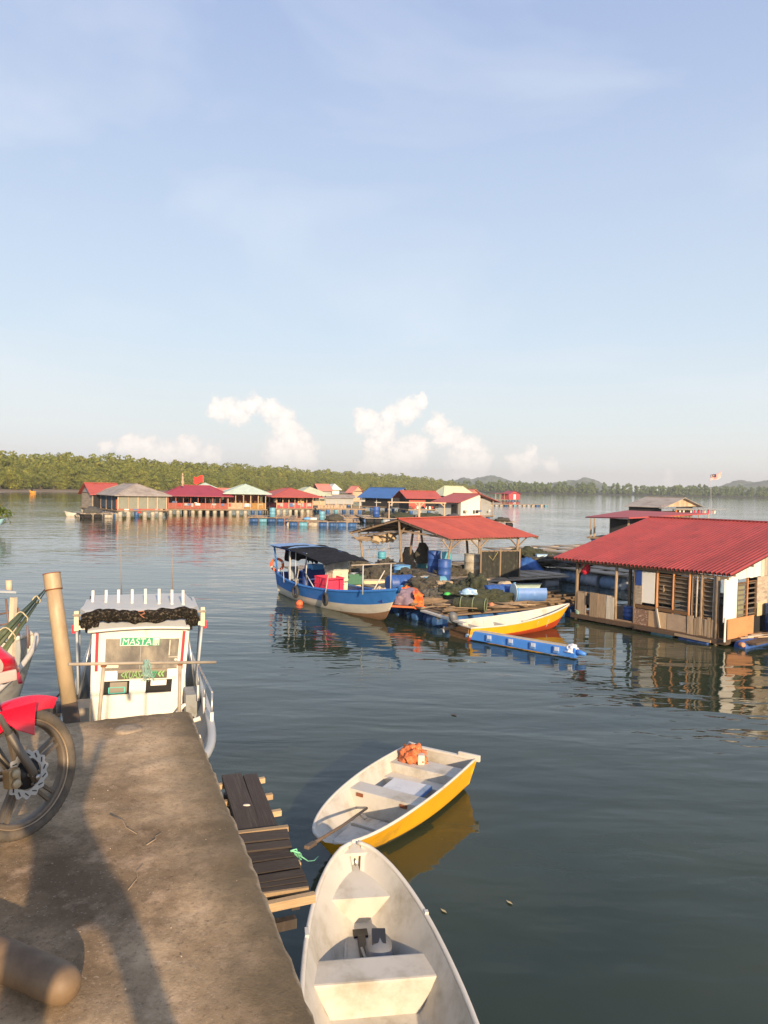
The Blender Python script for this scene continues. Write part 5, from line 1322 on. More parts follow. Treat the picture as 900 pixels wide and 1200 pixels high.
        cap = MB(); cap.beam(r_[0] + V((0, 0, .02)), r_[1] + V((0, 0, .02)), .22, .06)
        for k, j in ((0, 0), (1, 1 if A >= B else 0), (2, 1), (3, 0 if A >= B else 1)): cap.beam(e[k] + V((0, 0, .02)), r_[j] + V((0, 0, .02)), .16, .05)
        cap.build('ridge_cap', m, o); return o
    def gable(s, ridge, ze, zr, ov, m, gm=None, ovg=.45, th=.06, apex=.5, under=None, sheets=0, ribs=5, amp=.018, zes=None):
        """ridge 'x' or 'y'; two slopes; gable triangles"""
        A, B = (s.A, s.B) if ridge == 'x' else (s.B, s.A)      # A along the ridge
        def T(a, b_, z): return V((a, b_, z)) if ridge == 'x' else V((b_, a, z))
        c = B * apex
        out = []
        for sd in (0, 1):
            if sd == 0: e = -ov; zz = ze
            else: e = B + ov; zz = zes if zes is not None else zr - (zr - ze) * (B + ov - c) / (c + ov)
            n = sheets or 1
            for i in range(n):
                a0 = -ovg + (A + 2 * ovg) * i / n; a1 = -ovg + (A + 2 * ovg) * (i + 1) / n
                if sheets:
                    k = ribs * 4; cols = []
                    for j in range(k + 1):
                        f = j / k; hgt = amp * (1 if j % 4 in (1, 2) else -1) * (1 if 0 < j < k else 0); cols.append((a0 + (a1 - a0) * f + (.01 if f == 1 else 0), hgt + .004 * (i % 2)))
                    sl = V((e - c, zz - zr)).normalized() if False else None
                    nrm = V(((zr - zz), abs(e - c))).normalized(); sx_ = -1 if sd == 0 else 1
                    nn = (sx_ * nrm.x, nrm.y)
                    top = [T(a, c + nn[0] * hh, zr + nn[1] * hh + .0) for a, hh in cols]; bot = [T(a, e + nn[0] * hh, zz + nn[1] * hh) for a, hh in cols]
                    b = MB(); b.grid([top, bot], smooth=False); b.grid([[p - V((0, 0, .006)) for p in top], [p - V((0, 0, .006)) for p in bot]], smooth=False)
                    out.append(b.build('roof_sheet', m, s.r))
                else:
                    b = MB(); p = [T(a0, c, zr), T(a1, c, zr), T(a1, e, zz), T(a0, e, zz)]; b.prism(p, V((0, 0, -th))); out.append(b.build('roof', m, s.r))
        MB().beam(T(-ovg, c, zr + .02), T(A + ovg, c, zr + .02), .3, .05).build('ridge_cap', m, s.r)
        if gm:
            for a in (0, A):
                b = MB(); b.prism([T(a, 0, ze + (zr - ze) * ov / (c + ov)), T(a, B, ze + (zr - ze) * ov / (c + ov) if apex == .5 else (zes or ze) + .05), T(a, c, zr - .06)], T(.05, 0, 0)); b.build('gable', gm, s.r)
        return out
def flag_on_pole(label, cat, base, top, mk, name='flagpole', r_=.04):
    t = root(name, label, cat, base); MB().tube((0, 0, 0), V(top) - V(base), r_, r_ * .6, n=6).build('pole', STEEL, t); mk(t, V(top) - V(base)); return t

# ---- A: grey hipped roof with netting walls, and the red-roofed hut behind it
FH = 'floating houses along the wooded shore'
hA = House('floating_house', 'floating hut with grey hipped roof and netting walls, leftmost in the row', 'house', at(138, 94), 35, pr_=195, pl=112, group=FH)
hA.deck(.85); hA.floats(.9, 1.0, [FLOATW, FLOATW, FLOATB, FLOATW, FLOATW]); hA.hip(2.72, 4.25, .55, ROOF_GREY)
hA.posts(.85, 2.8, [hA.A * k / 5 for k in range(6)], [hA.B * k / 4 for k in range(1, 5)], .12, CREAMW)
for k in range(5): hA.wall('x', hA.A * k / 5 + .08, hA.A * (k + 1) / 5 - .08, .95, 2.65, NETG, 'screen_panel')
for k in range(4): hA.wall('y', hA.B * k / 4 + (.9 if k == 0 else .06), hA.B * (k + 1) / 4 - .06, .95, 2.65, NETD, 'screen_panel')
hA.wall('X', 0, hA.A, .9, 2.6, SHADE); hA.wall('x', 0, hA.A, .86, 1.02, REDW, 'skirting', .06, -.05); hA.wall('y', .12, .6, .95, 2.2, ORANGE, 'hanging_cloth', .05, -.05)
hA2 = House('floating_house', 'small red-roofed hut tucked behind the grey hipped hut', 'house', at(108, 101), 35, A=3.6, B=6, group=FH)
hA2.deck(.8); hA2.floats(.8, 1.3); hA2.gable('x', 2.65, 4.25, .5, ROOF_RED, GREYW); hA2.wall('y', 0, hA2.B, .8, 2.8, GREYWOOD); hA2.wall('x', 0, hA2.A, .8, 2.8, GREYWOOD); hA2.wall('x', .1, 1.4, .85, 2.6, SHADE, 'doorway', .04, -.04)
# ---- B: maroon roof pavilion
hB = House('floating_house', 'floating restaurant pavilion with a broad maroon roof and brown fence', 'house', at(197, 106), 19, pr_=266, B=7.5, group=FH)
hB.deck(.72); hB.floats(.8, 1.05); hB.hip(2.62, 4.15, .85, ROOF_MAROON, 2.2)
nA = 8
hB.posts(.72, 2.7, [hB.A * k / nA for k in range(nA + 1)], [3.7], .10, REDW); hB.railing('x', 0, hB.A, .75, .80, REDW); hB.railing('y', 0, hB.B, .75, .80, REDW)
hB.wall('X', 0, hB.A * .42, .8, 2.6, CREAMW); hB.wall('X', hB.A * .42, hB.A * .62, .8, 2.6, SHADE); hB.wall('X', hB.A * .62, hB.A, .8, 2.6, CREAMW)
for k in (2.1, 5.0, 6.1, 7.9): piece('partition', SHADE if k != 6.1 else WHITEW, hB.r, (k, 3.2, 1.0), (k + .9, 3.3, 1.0), .05, 2.2)
# ---- behind B: pale roofs
hB2 = House('floating_house', 'pale mint hipped roof showing behind the maroon pavilion', 'house', at(222, 132), 20, pr_=262, B=6, group=FH)
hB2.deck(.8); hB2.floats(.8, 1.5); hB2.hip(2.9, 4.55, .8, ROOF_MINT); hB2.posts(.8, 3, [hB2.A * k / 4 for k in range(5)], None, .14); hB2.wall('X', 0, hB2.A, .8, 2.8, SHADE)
hC0 = House('floating_house', 'low salmon roofed lean-to between the maroon pavilion and the mint roof', 'house', at(256, 116), 15, pr_=268, B=5, group=FH)
hC0.deck(.8); hC0.floats(.8, 1.4); hC0.gable('x', 2.8, 3.75, .5, ROOF_SALMON, SHADE); hC0.posts(.8, 2.9, [0, hC0.A], None, .12); hC0.railing('x', 0, hC0.A, .8, .8, REDW)
# ---- C: ochre fenced house with mint roof and white arch
hC = House('floating_house', 'mint hipped house with cream and ochre fence and a white arch in front', 'house', at(267, 109), 17, pr_=311, B=7, group=FH)
hC.deck(.78); hC.floats(.8, 1.0, [FLOATW, FLOATW, FLOATW, FLOATB, FLOATB]); hC.hip(3.05, 4.45, .8, ROOF_MINT, 2.0)
xm = hC.X(285)
hC.railing('x', 0, xm, .8, .85, CREAMW); hC.railing('x', xm + .05, hC.A, .8, .85, OCHREW)
hC.posts(.78, 3.1, [hC.A * k / 5 for k in range(6)], [3.5], .11, CREAMW)
for x in (0.0, xm): piece('arch_post', CREAMW, hC.r, (x, -.2, .8), (x, -.2, 2.85), .12, .12)
MB().path([V((xm * (k / 8), -.2, 2.75 + .35 * math.sin(k / 8 * PI))) for k in range(9)], .07, 6).build('arch', CREAMW, hC.r)
hC.wall('X', 0, hC.A, .8, 2.9, REDW)
for k in range(7): piece('chair_back', BROWNW, hC.r, (.5 + k * .75, 1.8, 1.0), (.5 + k * .75, 1.8, 1.95), .35, .05)
# ---- D: red pavilion
hD = House('floating_house', 'floating pavilion with bright red hipped roof and pink fence', 'house', at(324, 114), 28, pr_=366, pl=308, group=FH)
hD.deck(.85); hD.floats(.9, 1.0); hD.hip(2.62, 4.0, 1.35, ROOF_RED, 2.2)
hD.posts(.85, 2.75, [hD.A * k / 6 for k in range(7)], [hD.B * .5, hD.B], .11, CREAMW); hD.railing('x', 0, hD.A, .88, .80, PINKW); hD.railing('y', .2, hD.B, .88, .8, mat('purple_wall', (.16, .03, .06), .7))
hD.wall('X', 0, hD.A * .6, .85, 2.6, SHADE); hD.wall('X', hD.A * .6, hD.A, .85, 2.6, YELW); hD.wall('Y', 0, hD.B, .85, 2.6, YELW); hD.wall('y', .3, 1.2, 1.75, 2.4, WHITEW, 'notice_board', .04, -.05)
hD.wall('x', hD.A * .62, hD.A * .8, 1.7, 2.6, YELW, 'blind', .03, .6)
# ---- E, F, G far group
hE = House('floating_house', 'house with long pale green-yellow roof behind the red pavilion', 'house', at(352, 140), 22, pr_=381, B=7, group=FH)
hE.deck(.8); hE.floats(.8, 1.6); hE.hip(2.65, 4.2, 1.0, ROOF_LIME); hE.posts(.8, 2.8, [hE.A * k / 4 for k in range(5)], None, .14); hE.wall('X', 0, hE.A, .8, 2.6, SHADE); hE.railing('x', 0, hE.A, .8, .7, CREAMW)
hF = House('floating_house', 'small far house with a red roof right of the pale green-yellow roof', 'house', at(374, 215), 25, pr_=388, B=6, group=FH)
hF.deck(.8); hF.gable('x', 3.0, 5.0, .6, ROOF_SALMON, SHADE); hF.wall('x', 0, hF.A, .8, 3.0, GREYW); hF.wall('y', 0, hF.B, .8, 3.0, SHADE)
hF2 = House('floating_house', 'small far hut with a white roof in the gap before the blue roof', 'house', at(389, 235), 25, pr_=397, B=5, group=FH)
hF2.deck(.8); hF2.hip(3.3, 5.2, .7, ROOF_WHITE); hF2.wall('x', 0, hF2.A, .8, 3.0, WHITEW); hF2.wall('y', 0, hF2.B, .8, 3.0, GREYW)
hG = House('floating_house', 'far pinkish hut just left of the blue roof', 'house', at(413, 180), 45, pr_=424, pl=407, group=FH)
hG.deck(.8); hG.gable('y', 2.9, 4.6, .6, ROOF_SALMON, CREAMW); hG.wall('x', 0, hG.A, .8, 3.2, CREAMW); hG.wall('y', 0, hG.B, .8, 3.0, ROOF_SALMON)
hG2 = House('floating_shed', 'long low grey shed on a beige platform between red pavilion and blue roof', 'shed', at(380, 160), 10, pr_=414, B=5, group=FH)
hG2.deck(.6); hG2.floats(.7, 1.6, [FLOATB]); hG2.wall('x', 0, hG2.A, .6, 1.9, GREYW); hG2.gable('x', 1.9, 2.6, .4, ROOF_GREY, GREYW)
hG3 = House('floating_platform', 'bare beige timber platform on blue floats right of the red pavilion', 'platform', at(372, 124), 12, pr_=428, B=5)
hG3.deck(.7, .2); hG3.floats(.75, 1.3, [FLOATB, FLOATB, FLOATC, FLOATB]); hG3.railing('x', 0, hG3.A * .6, .7, .5, CREAMW, .5)
for k in range(6): piece('post', CREAMW, hG3.r, (hG3.A * (k + .5) / 6, 2, .7), (hG3.A * (k + .5) / 6, 2, 1.9), .1, .1)
# ---- H: blue roof
hH = House('floating_house', 'dark-walled floating house with a bright blue roof', 'house', at(459, 140), 50, pr_=482, pl=424, group=FH)
hH.deck(.7); hH.floats(.7, 1.8, [FLOATB]); hH.gable('y', 2.35, 4.35, .9, ROOF_BLUE, CREAMW, .6)
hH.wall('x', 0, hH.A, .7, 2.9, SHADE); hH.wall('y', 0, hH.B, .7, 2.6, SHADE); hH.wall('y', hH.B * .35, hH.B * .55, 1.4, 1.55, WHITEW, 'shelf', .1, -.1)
hH.wall('y', hH.B * .88, hH.B * 1.0, 1.5, 2.3, WHITEW, 'white_board', .05, -.15); hH.posts(.6, 2.5, [0], [hH.B * .5, hH.B * 1.05], .14, WHITEW, False)
# ---- I: red house right of it
hI = House('floating_house', 'red-walled house with a low red roof between blue roof and white walls', 'house', at(479, 128), 22, pr_=510, pl=468, group=FH)
hI.deck(.7); hI.floats(.7, 1.6, [FLOATB, FLOATW]); hI.gable('x', 2.6, 3.9, 1.0, ROOF_RED, SHADE, 1.0)
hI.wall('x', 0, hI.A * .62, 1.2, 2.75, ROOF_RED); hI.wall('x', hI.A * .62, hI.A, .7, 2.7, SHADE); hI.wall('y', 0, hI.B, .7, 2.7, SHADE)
for k in range(8): hI.wall('x', hI.A * .62 * k / 8 - .02, hI.A * .62 * k / 8 + .04, 1.2, 2.7, REDW, 'batten', .03, -.04)
# ---- J: white house
hJ = House('floating_house', 'floating house with blank white end wall, grey side and red gable roof', 'house', at(540, 106), 50, pr_=578, pl=514, group=FH)
hJ.deck(.45); hJ.floats(.5, 1.6, [FLOATB, FLOATG])
xa = hJ.X(562.5)
hJ.gable('y', 2.45, 3.72, 1.35, ROOF_RED, None, .5, apex=.5)
hJ.wall('x', 0, xa, .45, 2.55, WHITEW); b = MB(); b.prism([V((0, 0, 2.55)), V((xa, 0, 2.55)), V((xa, 0, 3.4)), V((hJ.A / 2, 0, 3.6))], V((0, .05, 0))); b.build('gable', WHITEW, hJ.r)
hJ.wall('x', xa, hJ.A, .45, 3.0, GREYW, 'wall_panel', .04, .5); hJ.posts(.45, 2.7, [xa, hJ.A * .99], None, .12, POSTW, False)
hJ.wall('y', 0, hJ.B * .35, .45, 2.7, GREYW); hJ.wall('y', hJ.B * .35, hJ.B, .45, 2.7, mat('pale_grey_panel', (.42, .44, .44), .7, .08, 2)); hJ.wall('y', hJ.B * .17, hJ.B * .42, .5, 2.1, SHADE, 'doorway', .04, -.03); hJ.wall('y', hJ.B * .12, hJ.B * .15, .5, 2.5, BROWNW, 'batten', .04, -.04)
hK = House('floating_house', 'pale green roof just showing behind the white-walled house', 'house', at(520, 145), 35, pr_=552, pl=510, group=FH)
hK.deck(.8); hK.hip(3.0, 4.9, .8, ROOF_LIME); hK.wall('x', 0, hK.A, .8, 3, CREAMW); hK.wall('y', 0, hK.B, .8, 3, SHADE)
hK2 = House('floating_house', 'orange-red roof end right beside the pale green roof', 'house', at(548, 150), 40, pr_=562, pl=540, group=FH)
hK2.deck(.8); hK2.gable('y', 3.0, 4.35, .6, ROOF_SALMON, ROOF_SALMON); hK2.wall('x', 0, hK2.A, .8, 3, SHADE); hK2.wall('y', 0, hK2.B, .8, 3, SHADE)
# ---- L: far pink house alone, M: float line
hL = House('floating_house', 'lone small magenta-red house far out on the open water', 'house', at(596, 285), 40, pr_=609, pl=588)
PKW = mat('magenta_wall', (.42, .07, .08), .7, .1, 2)
hL.deck(.6); hL.floats(.6, 1.5, [FLOATB]); hL.gable('y', 2.7, 3.9, .7, ROOF_MAROON, PKW); hL.wall('x', 0, hL.A, .6, 2.8, PKW); hL.wall('y', 0, hL.B, .6, 2.7, PKW); hL.wall('x', hL.A * .4, hL.A * .6, .7, 2.6, WHITEW, 'doorway', .04, -.05); hL.wall('Y', 0, 2.5, .6, 2.6, SHADE)
MB().box((-3.2, hL.B - 1, 2.9), (7, 3, .12)).build('awning', ROOF_MAROON, hL.r)
for x in (-6, -3.5, -1): piece('post', CREAMW, hL.r, (x, hL.B - 2, .5), (x, hL.B - 2, 2.9), .15, .15)
MB().box((-1.5, hL.B - 1.5, .45), (12, 3, .25)).build('platform', DECK, hL.r)
t = root('floating_walkway', 'thin floating walkway on coloured floats reaching out in front of the magenta house', 'walkway', at(573, 196))
p0_, p1_ = at(572, 190), at(643, 200); dd = p1_ - p0_
MB().beam(V((0, 0, .45)), dd + V((0, 0, .45)), 1.0, .10).build('walkway_deck', DECK, t)
random.seed(12)
for k in range(13):
    c = dd * ((k + .5) / 13); m = [FLOATW, FLOATG, FLOATW, FLOATB, FLOATW, FLOATC, FLOATG][k % 7]; u_ = dd.normalized() * .48
    MB().tube(c - u_ + V((0, 0, .12)), c + u_ + V((0, 0, .12)), .30, n=10).build('float_drum', m, t)

# ---- generic raft: timber grid on lying drums
def raft(label, K, psi, A, B, mats, z=.5, group='fish-farm rafts', planks=(5, 4), rd=.28, faces='xy', gaps=.15, wm=None, pw=.28, cat='raft', walk=True, dl=.88, netm=None):
    hh = House('raft', label, cat, K, psi, A, B, group=group); rg = random.Random(int(abs(K.x * 7 + K.y * 13)))
    nx, ny = planks; wm = wm or DECK
    for k in range(ny + 1):
        y = B * k / ny
        for dy in ((-.18, .18) if walk else (0,)): piece('plank', wm, hh.r, (-.1 + rg.uniform(-.2, .1), y + dy, z), (A + rg.uniform(0, .35), y + dy, z + rg.uniform(-.02, .02)), pw, .05)
    for k in range(nx + 1):
        x = A * k / nx
        for dx in ((-.18, .18) if walk else (0,)): piece('plank', wm, hh.r, (x + dx, -.1, z + .055), (x + dx, B + rg.uniform(0, .3), z + .055 + rg.uniform(-.01, .02)), pw, .05)
    if 'x' in faces:
        n = max(1, int(A / (dl + gaps)))
        for k in range(n):
            x = A * (k + .5) / n; MB().lathe([(rd * .8, -dl / 2), (rd, -dl / 2 + .05), (rd, -.18), (rd * 1.05, -.16), (rd, -.14), (rd, .14), (rd * 1.05, .16), (rd, .18), (rd, dl / 2 - .05), (rd * .8, dl / 2)], (x, .1, z - rd - .06), V((1, .02, 0)), 12).build('float_drum', rg.choice(mats), hh.r)
    if 'y' in faces:
        n = max(1, int(B / (dl + gaps)))
        for k in range(n):
            y = B * (k + .5) / n; MB().lathe([(rd * .8, -dl / 2), (rd, -dl / 2 + .05), (rd, -.18), (rd * 1.05, -.16), (rd, -.14), (rd, .14), (rd * 1.05, .16), (rd, .18), (rd, dl / 2 - .05), (rd * .8, dl / 2)], (.1, y, z - rd - .06), V((.02, 1, 0)), 12).build('float_drum', rg.choice(mats), hh.r)
    return hh
RM = {}
def drum(label, loc, m, h_=.9, r_=.29, yaw=0, tilt=None, group='barrels on the rafts', name='barrel', lid=None, open_=False):
    t = root(name, label, 'barrel', loc, yaw, group)
    if tilt: t.rotation_euler = tilt
    pf = [(r_ * .92, 0), (r_, .03), (r_, h_ * .30), (r_ * 1.05, h_ * .32), (r_ * 1.05, h_ * .345), (r_, h_ * .365), (r_, h_ * .64), (r_ * 1.05, h_ * .66), (r_ * 1.05, h_ * .685), (r_, h_ * .705), (r_, h_ - .05), (r_ * .97, h_ - .015), (r_ * .97, h_)]
    if open_: pf += [(r_ * .9, h_), (r_ * .9, .05), (0.001, .05)]
    b = MB(); b.lathe(pf, n=20); b.build('body', m, t)
    b = MB(); b.lathe([(r_ * .975, h_ - .03), (r_ * 1.03, h_ - .025), (r_ * 1.03, h_ + .012), (r_ * .93, h_ + .012)], n=20); b.build('rim', lid or m, t)
    if not open_:
        for a in (.9, 3.6): b = MB(); b.lathe([(.035, 0), (.035, .02), (0.001, .022)], (math.cos(a) * r_ * .6, math.sin(a) * r_ * .6, h_), n=8); b.build('bung', BLACKP, t)
    return t
BB = mat('barrel_blue', (.025, .085, .31), .5, .15, 5, (.10, .16, .32), (.52, .78), 6); BC = mat('barrel_cyan', (.09, .34, .42), .5, .1, 5, (.2, .45, .5), (.6, .85), 5); BL_ = mat('barrel_light_blue', (.14, .36, .62), .5, .1, 5)
BG = mat('barrel_beige', (.40, .36, .28), .85, .2, 6, (.22, .19, .14), (.45, .7), 3, bump=.01, bscale=18)

r1 = raft('raft of dark blue floats in front of the ochre-fenced house, with a cyan barrel', P(293, 612, 0), 6, 5.0, 6, [FLOATB, FLOATB, FLOATC], .55, planks=(3, 3), gaps=.02)
drum('upright cyan barrel on the raft in front of the red pavilion', r1.r.matrix_basis @ V((2.6, 1.0, .62)) if False else Matrix.Translation(r1.r.location) @ V((2.5, .8, .62)), FLOATC, 1.1, .36)
r2 = raft('raft on blue and white floats lying in front of the red pavilion', P(338, 616.5, 0), 3, 7.4, 6, [FLOATB, FLOATB, FLOATB, FLOATW, FLOATC], .55, planks=(4, 3), gaps=.05, rd=.32)
drum('light blue barrel standing on the white-floated raft before the red pavilion', r2.r.location + V((3.4, 2.5, .62)), FLOATC, .95, .32)
MD = mat('dark_net', (.055, .052, .042), .95, .4, 20, (.12, .10, .07), (.5, .7), 8, .02, 30)
MDG = mat('green_net', (.038, .045, .026), .95, .4, 16, (.075, .08, .048), (.5, .7), 8, .025, 30); MGL = mat('grey_net', (.07, .07, .065), .95, .4, 20, (.13, .12, .10), (.5, .7), 8, .02, 30)
def heap(label, loc, sx, sy, sz, m, seed, name='net_heap', cat='net', yaw=0, n=14, det=4, r_=.012, rough=.5):
    rg = random.Random(seed); b = clump((0, 0, 0), sx, sy, sz, seed * 1.7, 5 if (det == 4 and n) else det, rough, 2.3)
    if n: strings(b, n, sx * 1.02, sy * 1.02, sz * 1.05, r_, rg)
    o = b.build(name, m); o.location = loc; o.rotation_euler.z = yaw
    return tagp(o, label, cat, 'net heaps on the rafts' if cat == 'net' else None)
heap('dark net heap in front of the yellow end of the red pavilion', r2.r.location + V((4.9, 2.2, .6)), 1.0, .8, .55, MD, 3, n=0, det=3)
for (dx, c_) in ((1.7, BL_), (2.4, WHITEW)):
    o = clump((0, 0, 0), .5, .4, .22, dx * 3, 3, .3).build('tarpaulin', c_); o.location = r2.r.location + V((dx, 3.4, .6)); tagp(o, 'crumpled %s tarpaulin on the raft before the red pavilion' % ('light blue' if dx < 2 else 'white'), 'tarpaulin')
r3 = raft('low raft on blue floats left of the dark fish cages', P(395, 611, 0), 6, 6.0, 6, [FLOATB, FLOATB, FLOATC, FLOATW], .5, planks=(4, 3), gaps=.1)
r4 = raft('long fish-cage raft with timber goalpost frames before the blue roof house', P(428, 613, 0), 8, 12.5, 9, [FLOATG, SHADE, FLOATB], .6, planks=(6, 4), wm=GREYWOOD)
for (xa_, xb_) in ((2.9, 6.6), (6.7, 9.8)):
    for x in (xa_, xb_): piece('frame_post', CREAMW, r4.r, (x, 0, .6), (x, 0, 2.55), .12, .12)
    piece('frame_beam', CREAMW, r4.r, (xa_ - .2, 0, 2.6), (xb_ + .2, 0, 2.6), .12, .12)
    for x, s_ in ((xa_, 1), (xb_, -1)): piece('brace', CREAMW, r4.r, (x, 0, 2.1), (x + s_ * .5, 0, 2.55), .08, .08)
drum('blue barrel standing on the far fish-cage raft below the blue roof', r4.r.location + V((1.3, 1.5, .7)), BB, 1.25, .4)
MB_ = MB()
for k, (x, y, sx, sy, sz, m, lb) in enumerate([(4.6, 1.5, 1.5, .8, .5, MDG, 'long dark green net heap under the left goalpost frame'), (8.2, 1.6, 1.4, .9, .5, MDG, 'long dark green net heap under the right goalpost frame'), (2.6, 2.6, .7, .7, .5, MD, 'dark net heap right of the standing blue barrel'), (11.2, 2.0, 1.0, .9, .4, MGL, 'grey net heap at the right end of the cage raft below the white house')]):
    heap(lb, r4.r.matrix_basis.to_translation() + V((x, y + x * .14, .7)), sx, sy, sz, m, 20 + k, n=0, det=3)
r5 = raft('far raft of grey cages to the right of the white-walled house', at(572, 80), 20, 8.0, 5, [FLOATG, SHADE], .55, planks=(4, 3), wm=GREYWOOD) if False else raft('low dark cage raft right of the white-walled house', P(575, 617, 0), 25, 3.2, 9, [SHADE, FLOATG], .5, planks=(3, 4), wm=GREYWOOD)
heap('black round net cage on the low raft right of the white house', r5.r.location + V((1.6, 1.5, .6)), .9, .9, .4, MD, 31, n=0, det=3)
r6 = raft('cluttered raft at the left end of the row beside the grey hut', P(97, 607.5, 0), 33, 3.5, 4, [FLOATG, SHADE, FLOATW], .55, planks=(3, 3), wm=GREYWOOD)
heap('grey net heap on the leftmost raft beside the grey hut', r6.r.location + V((.6, 1.5, .6)), 1.0, .8, .6, MGL, 33, n=0, det=3)
t = root('small_boat', 'tiny white boat moored at the left end of the row of floating houses', 'boat', at(93, 93.5, 0), R(200))
hs = Hull(1.8, .8, .35, floor=.1); hs.build(t, [WHITE, WHITE, WHITE_IN, WHITE_IN], lambda hh, z, t: 0, n=10)
# small orange boat near the wooded bank
t = root('orange_boat', 'tiny orange boat with a dark figure on it near the far left bank', 'boat', P(41, 578.5, 0), R(170))
OR2 = mat('bright_orange', (.85, .35, .05), .6); hs = Hull(2.2, 1.2, .8, floor=.2); hs.build(t, [OR2, OR2, OR2, OR2], lambda hh, z, t: 0, n=8)
MB().box((1.2, 0, 1.2), (.5, .5, 1.2)).build('wheelhouse', SHADE, t, bevel=.05)
# red flag and pale spire behind the maroon pavilion
def redflag(t, top):
    rows = [[top + V((.02 - .25 * i + .0, .02 * math.sin(j), -.1 - .22 * j + .12 * math.sin(i * 1.2) - .05 * i)) for j in range(6)] for i in range(7)]
    b = MB(); b.grid(rows); b.grid([[p + V((0, .02, 0)) for p in r_] for r_ in rows]); b.build('flag', mat('flag_red', (.70, .04, .03), .8), t)
flag_on_pole('red flag flying on a pole behind the maroon pavilion', 'flag', at(238, 118, 3), Q(238, 556.5, 118), redflag)
t = root('roof_finial', 'pale carved finial standing on the maroon pavilion roof', 'finial', at(213.5, 108.5, 4.0))
MB().lathe([(.22, 0), (.14, .3), (.28, .55), (.12, .9), (.2, 1.15), (.05, 1.6)], n=8).build('carving', CREAMW, t); MB().lathe([(.06, 1.55), (.12, 1.7), (0.01, 1.95)], n=8).build('tip', CREAMW, t)

# CLUTTER: cloths over the rails and goods on the decks of the far houses
rg = random.Random(15); cols = [WB, SHADE, mat('cloth_blue', (.10, .16, .32), .9), mat('cloth_red', (.40, .06, .05), .9), GREYW, mat('cloth_tan', (.40, .30, .18), .9)]
for hh, zr_ in ((hA, 1.0), (hB, 1.55), (hC, 1.6), (hD, 1.65), (hJ, 1.3), (hI, 1.2)):
    for k in range(7):
        x = hh.A * rg.uniform(.03, .97); w_ = rg.uniform(.25, .7); hgt = rg.uniform(.25, .6)
        piece('hanging_cloth', rg.choice(cols), hh.r, (x, -.10, zr_), (x, -.12, zr_ - hgt), w_, .03, up=V((0, 1, 0)))
    for k in range(4):
        x = hh.A * rg.uniform(.1, .9); piece('stacked_box', rg.choice(cols), hh.r, (x, 1.2, .85), (x, 1.2, .85 + rg.uniform(.4, 1.0)), rg.uniform(.4, .8), .5, up=V((0, 1, 0)))
# ================================================================== MIDDLE: SHELTER, FRONT RAFT, BOOM
LOG = wood('log_wood', (.21, .15, .095), (.085, .06, .04), (1, 5, 5)); SHEL = wood('shelter_post', (.27, .20, .135), (.14, .10, .065), (6, 6, 1))
ROOF_OR = mat('roof_orange_red', (.42, .085, .055), .6, .14, 3, (.33, .070, .05), (.45, .72), 1.6, rand=.09)
UND = mat('roof_underside', (.10, .085, .07), .9, .2, 3)
R1, R2, E1, E2, W1 = V((.6, 34.6, 2.95)), V((4.86, 37.4, 3.05)), V((2.85, 32.4, 2.2)), V((7.4, 35.1, 2.2)), V((-1.7, 36.8, 2.15))
W2 = W1 + (R2 - R1); E1 = V((2.9, 32.35, 2.2))
sh = root('open_shelter', 'open timber shelter with an orange-red sheet roof on the net raft', 'shelter', V((2.7, 35, 0)))
L_ = lambda p: V(p) - sh.location
def sheets_on(a0, a1, b0, b1, n, ribs, amp, m, par, LL, name='roof_sheet', under=None, wob=0.0):
    """a0->a1 the ridge, b0->b1 the eave"""
    nr = (a1 - a0).cross(b0 - a0).normalized(); nr = nr if nr.z > 0 else -nr
    rg = random.Random(n)
    for i in range(n):
        k = ribs * 4; top, bot = [], []; dz = rg.uniform(0, .006); de = rg.uniform(-wob, wob)
        for j in range(k + 1):
            f = (i + j / k * 1.0) / n; h_ = amp * (1 if j % 4 in (1, 2) else -1) * (1 if 0 < j < k else 0) + dz
            p, q = a0.lerp(a1, f), b0.lerp(b1, f); q = q + (q - p).normalized() * de
            top.append(LL(p + nr * h_)); bot.append(LL(q + nr * h_))
        b = MB(); b.grid([top, bot], 0, False); b.grid([[p - nr * .008 for p in top], [p - nr * .008 for p in bot]], 1 if under else 0, False)
        b.build(name, [m, under] if under else m, par)
sheets_on(R1, R2, E1, E2, 8, 4, .012, ROOF_OR, sh, L_, under=UND, wob=.05)
sheets_on(R1 + V((0, 0, -.02)), R2 + V((0, 0, -.02)), W1, W2, 8, 4, .012, ROOF_OR, sh, L_, under=UND, wob=.10)
MB().beam(L_(R1 + V((0, 0, .02))), L_(R2 + V((0, 0, .02))), .3, .03).build('ridge_cap', ROOF_OR, sh)
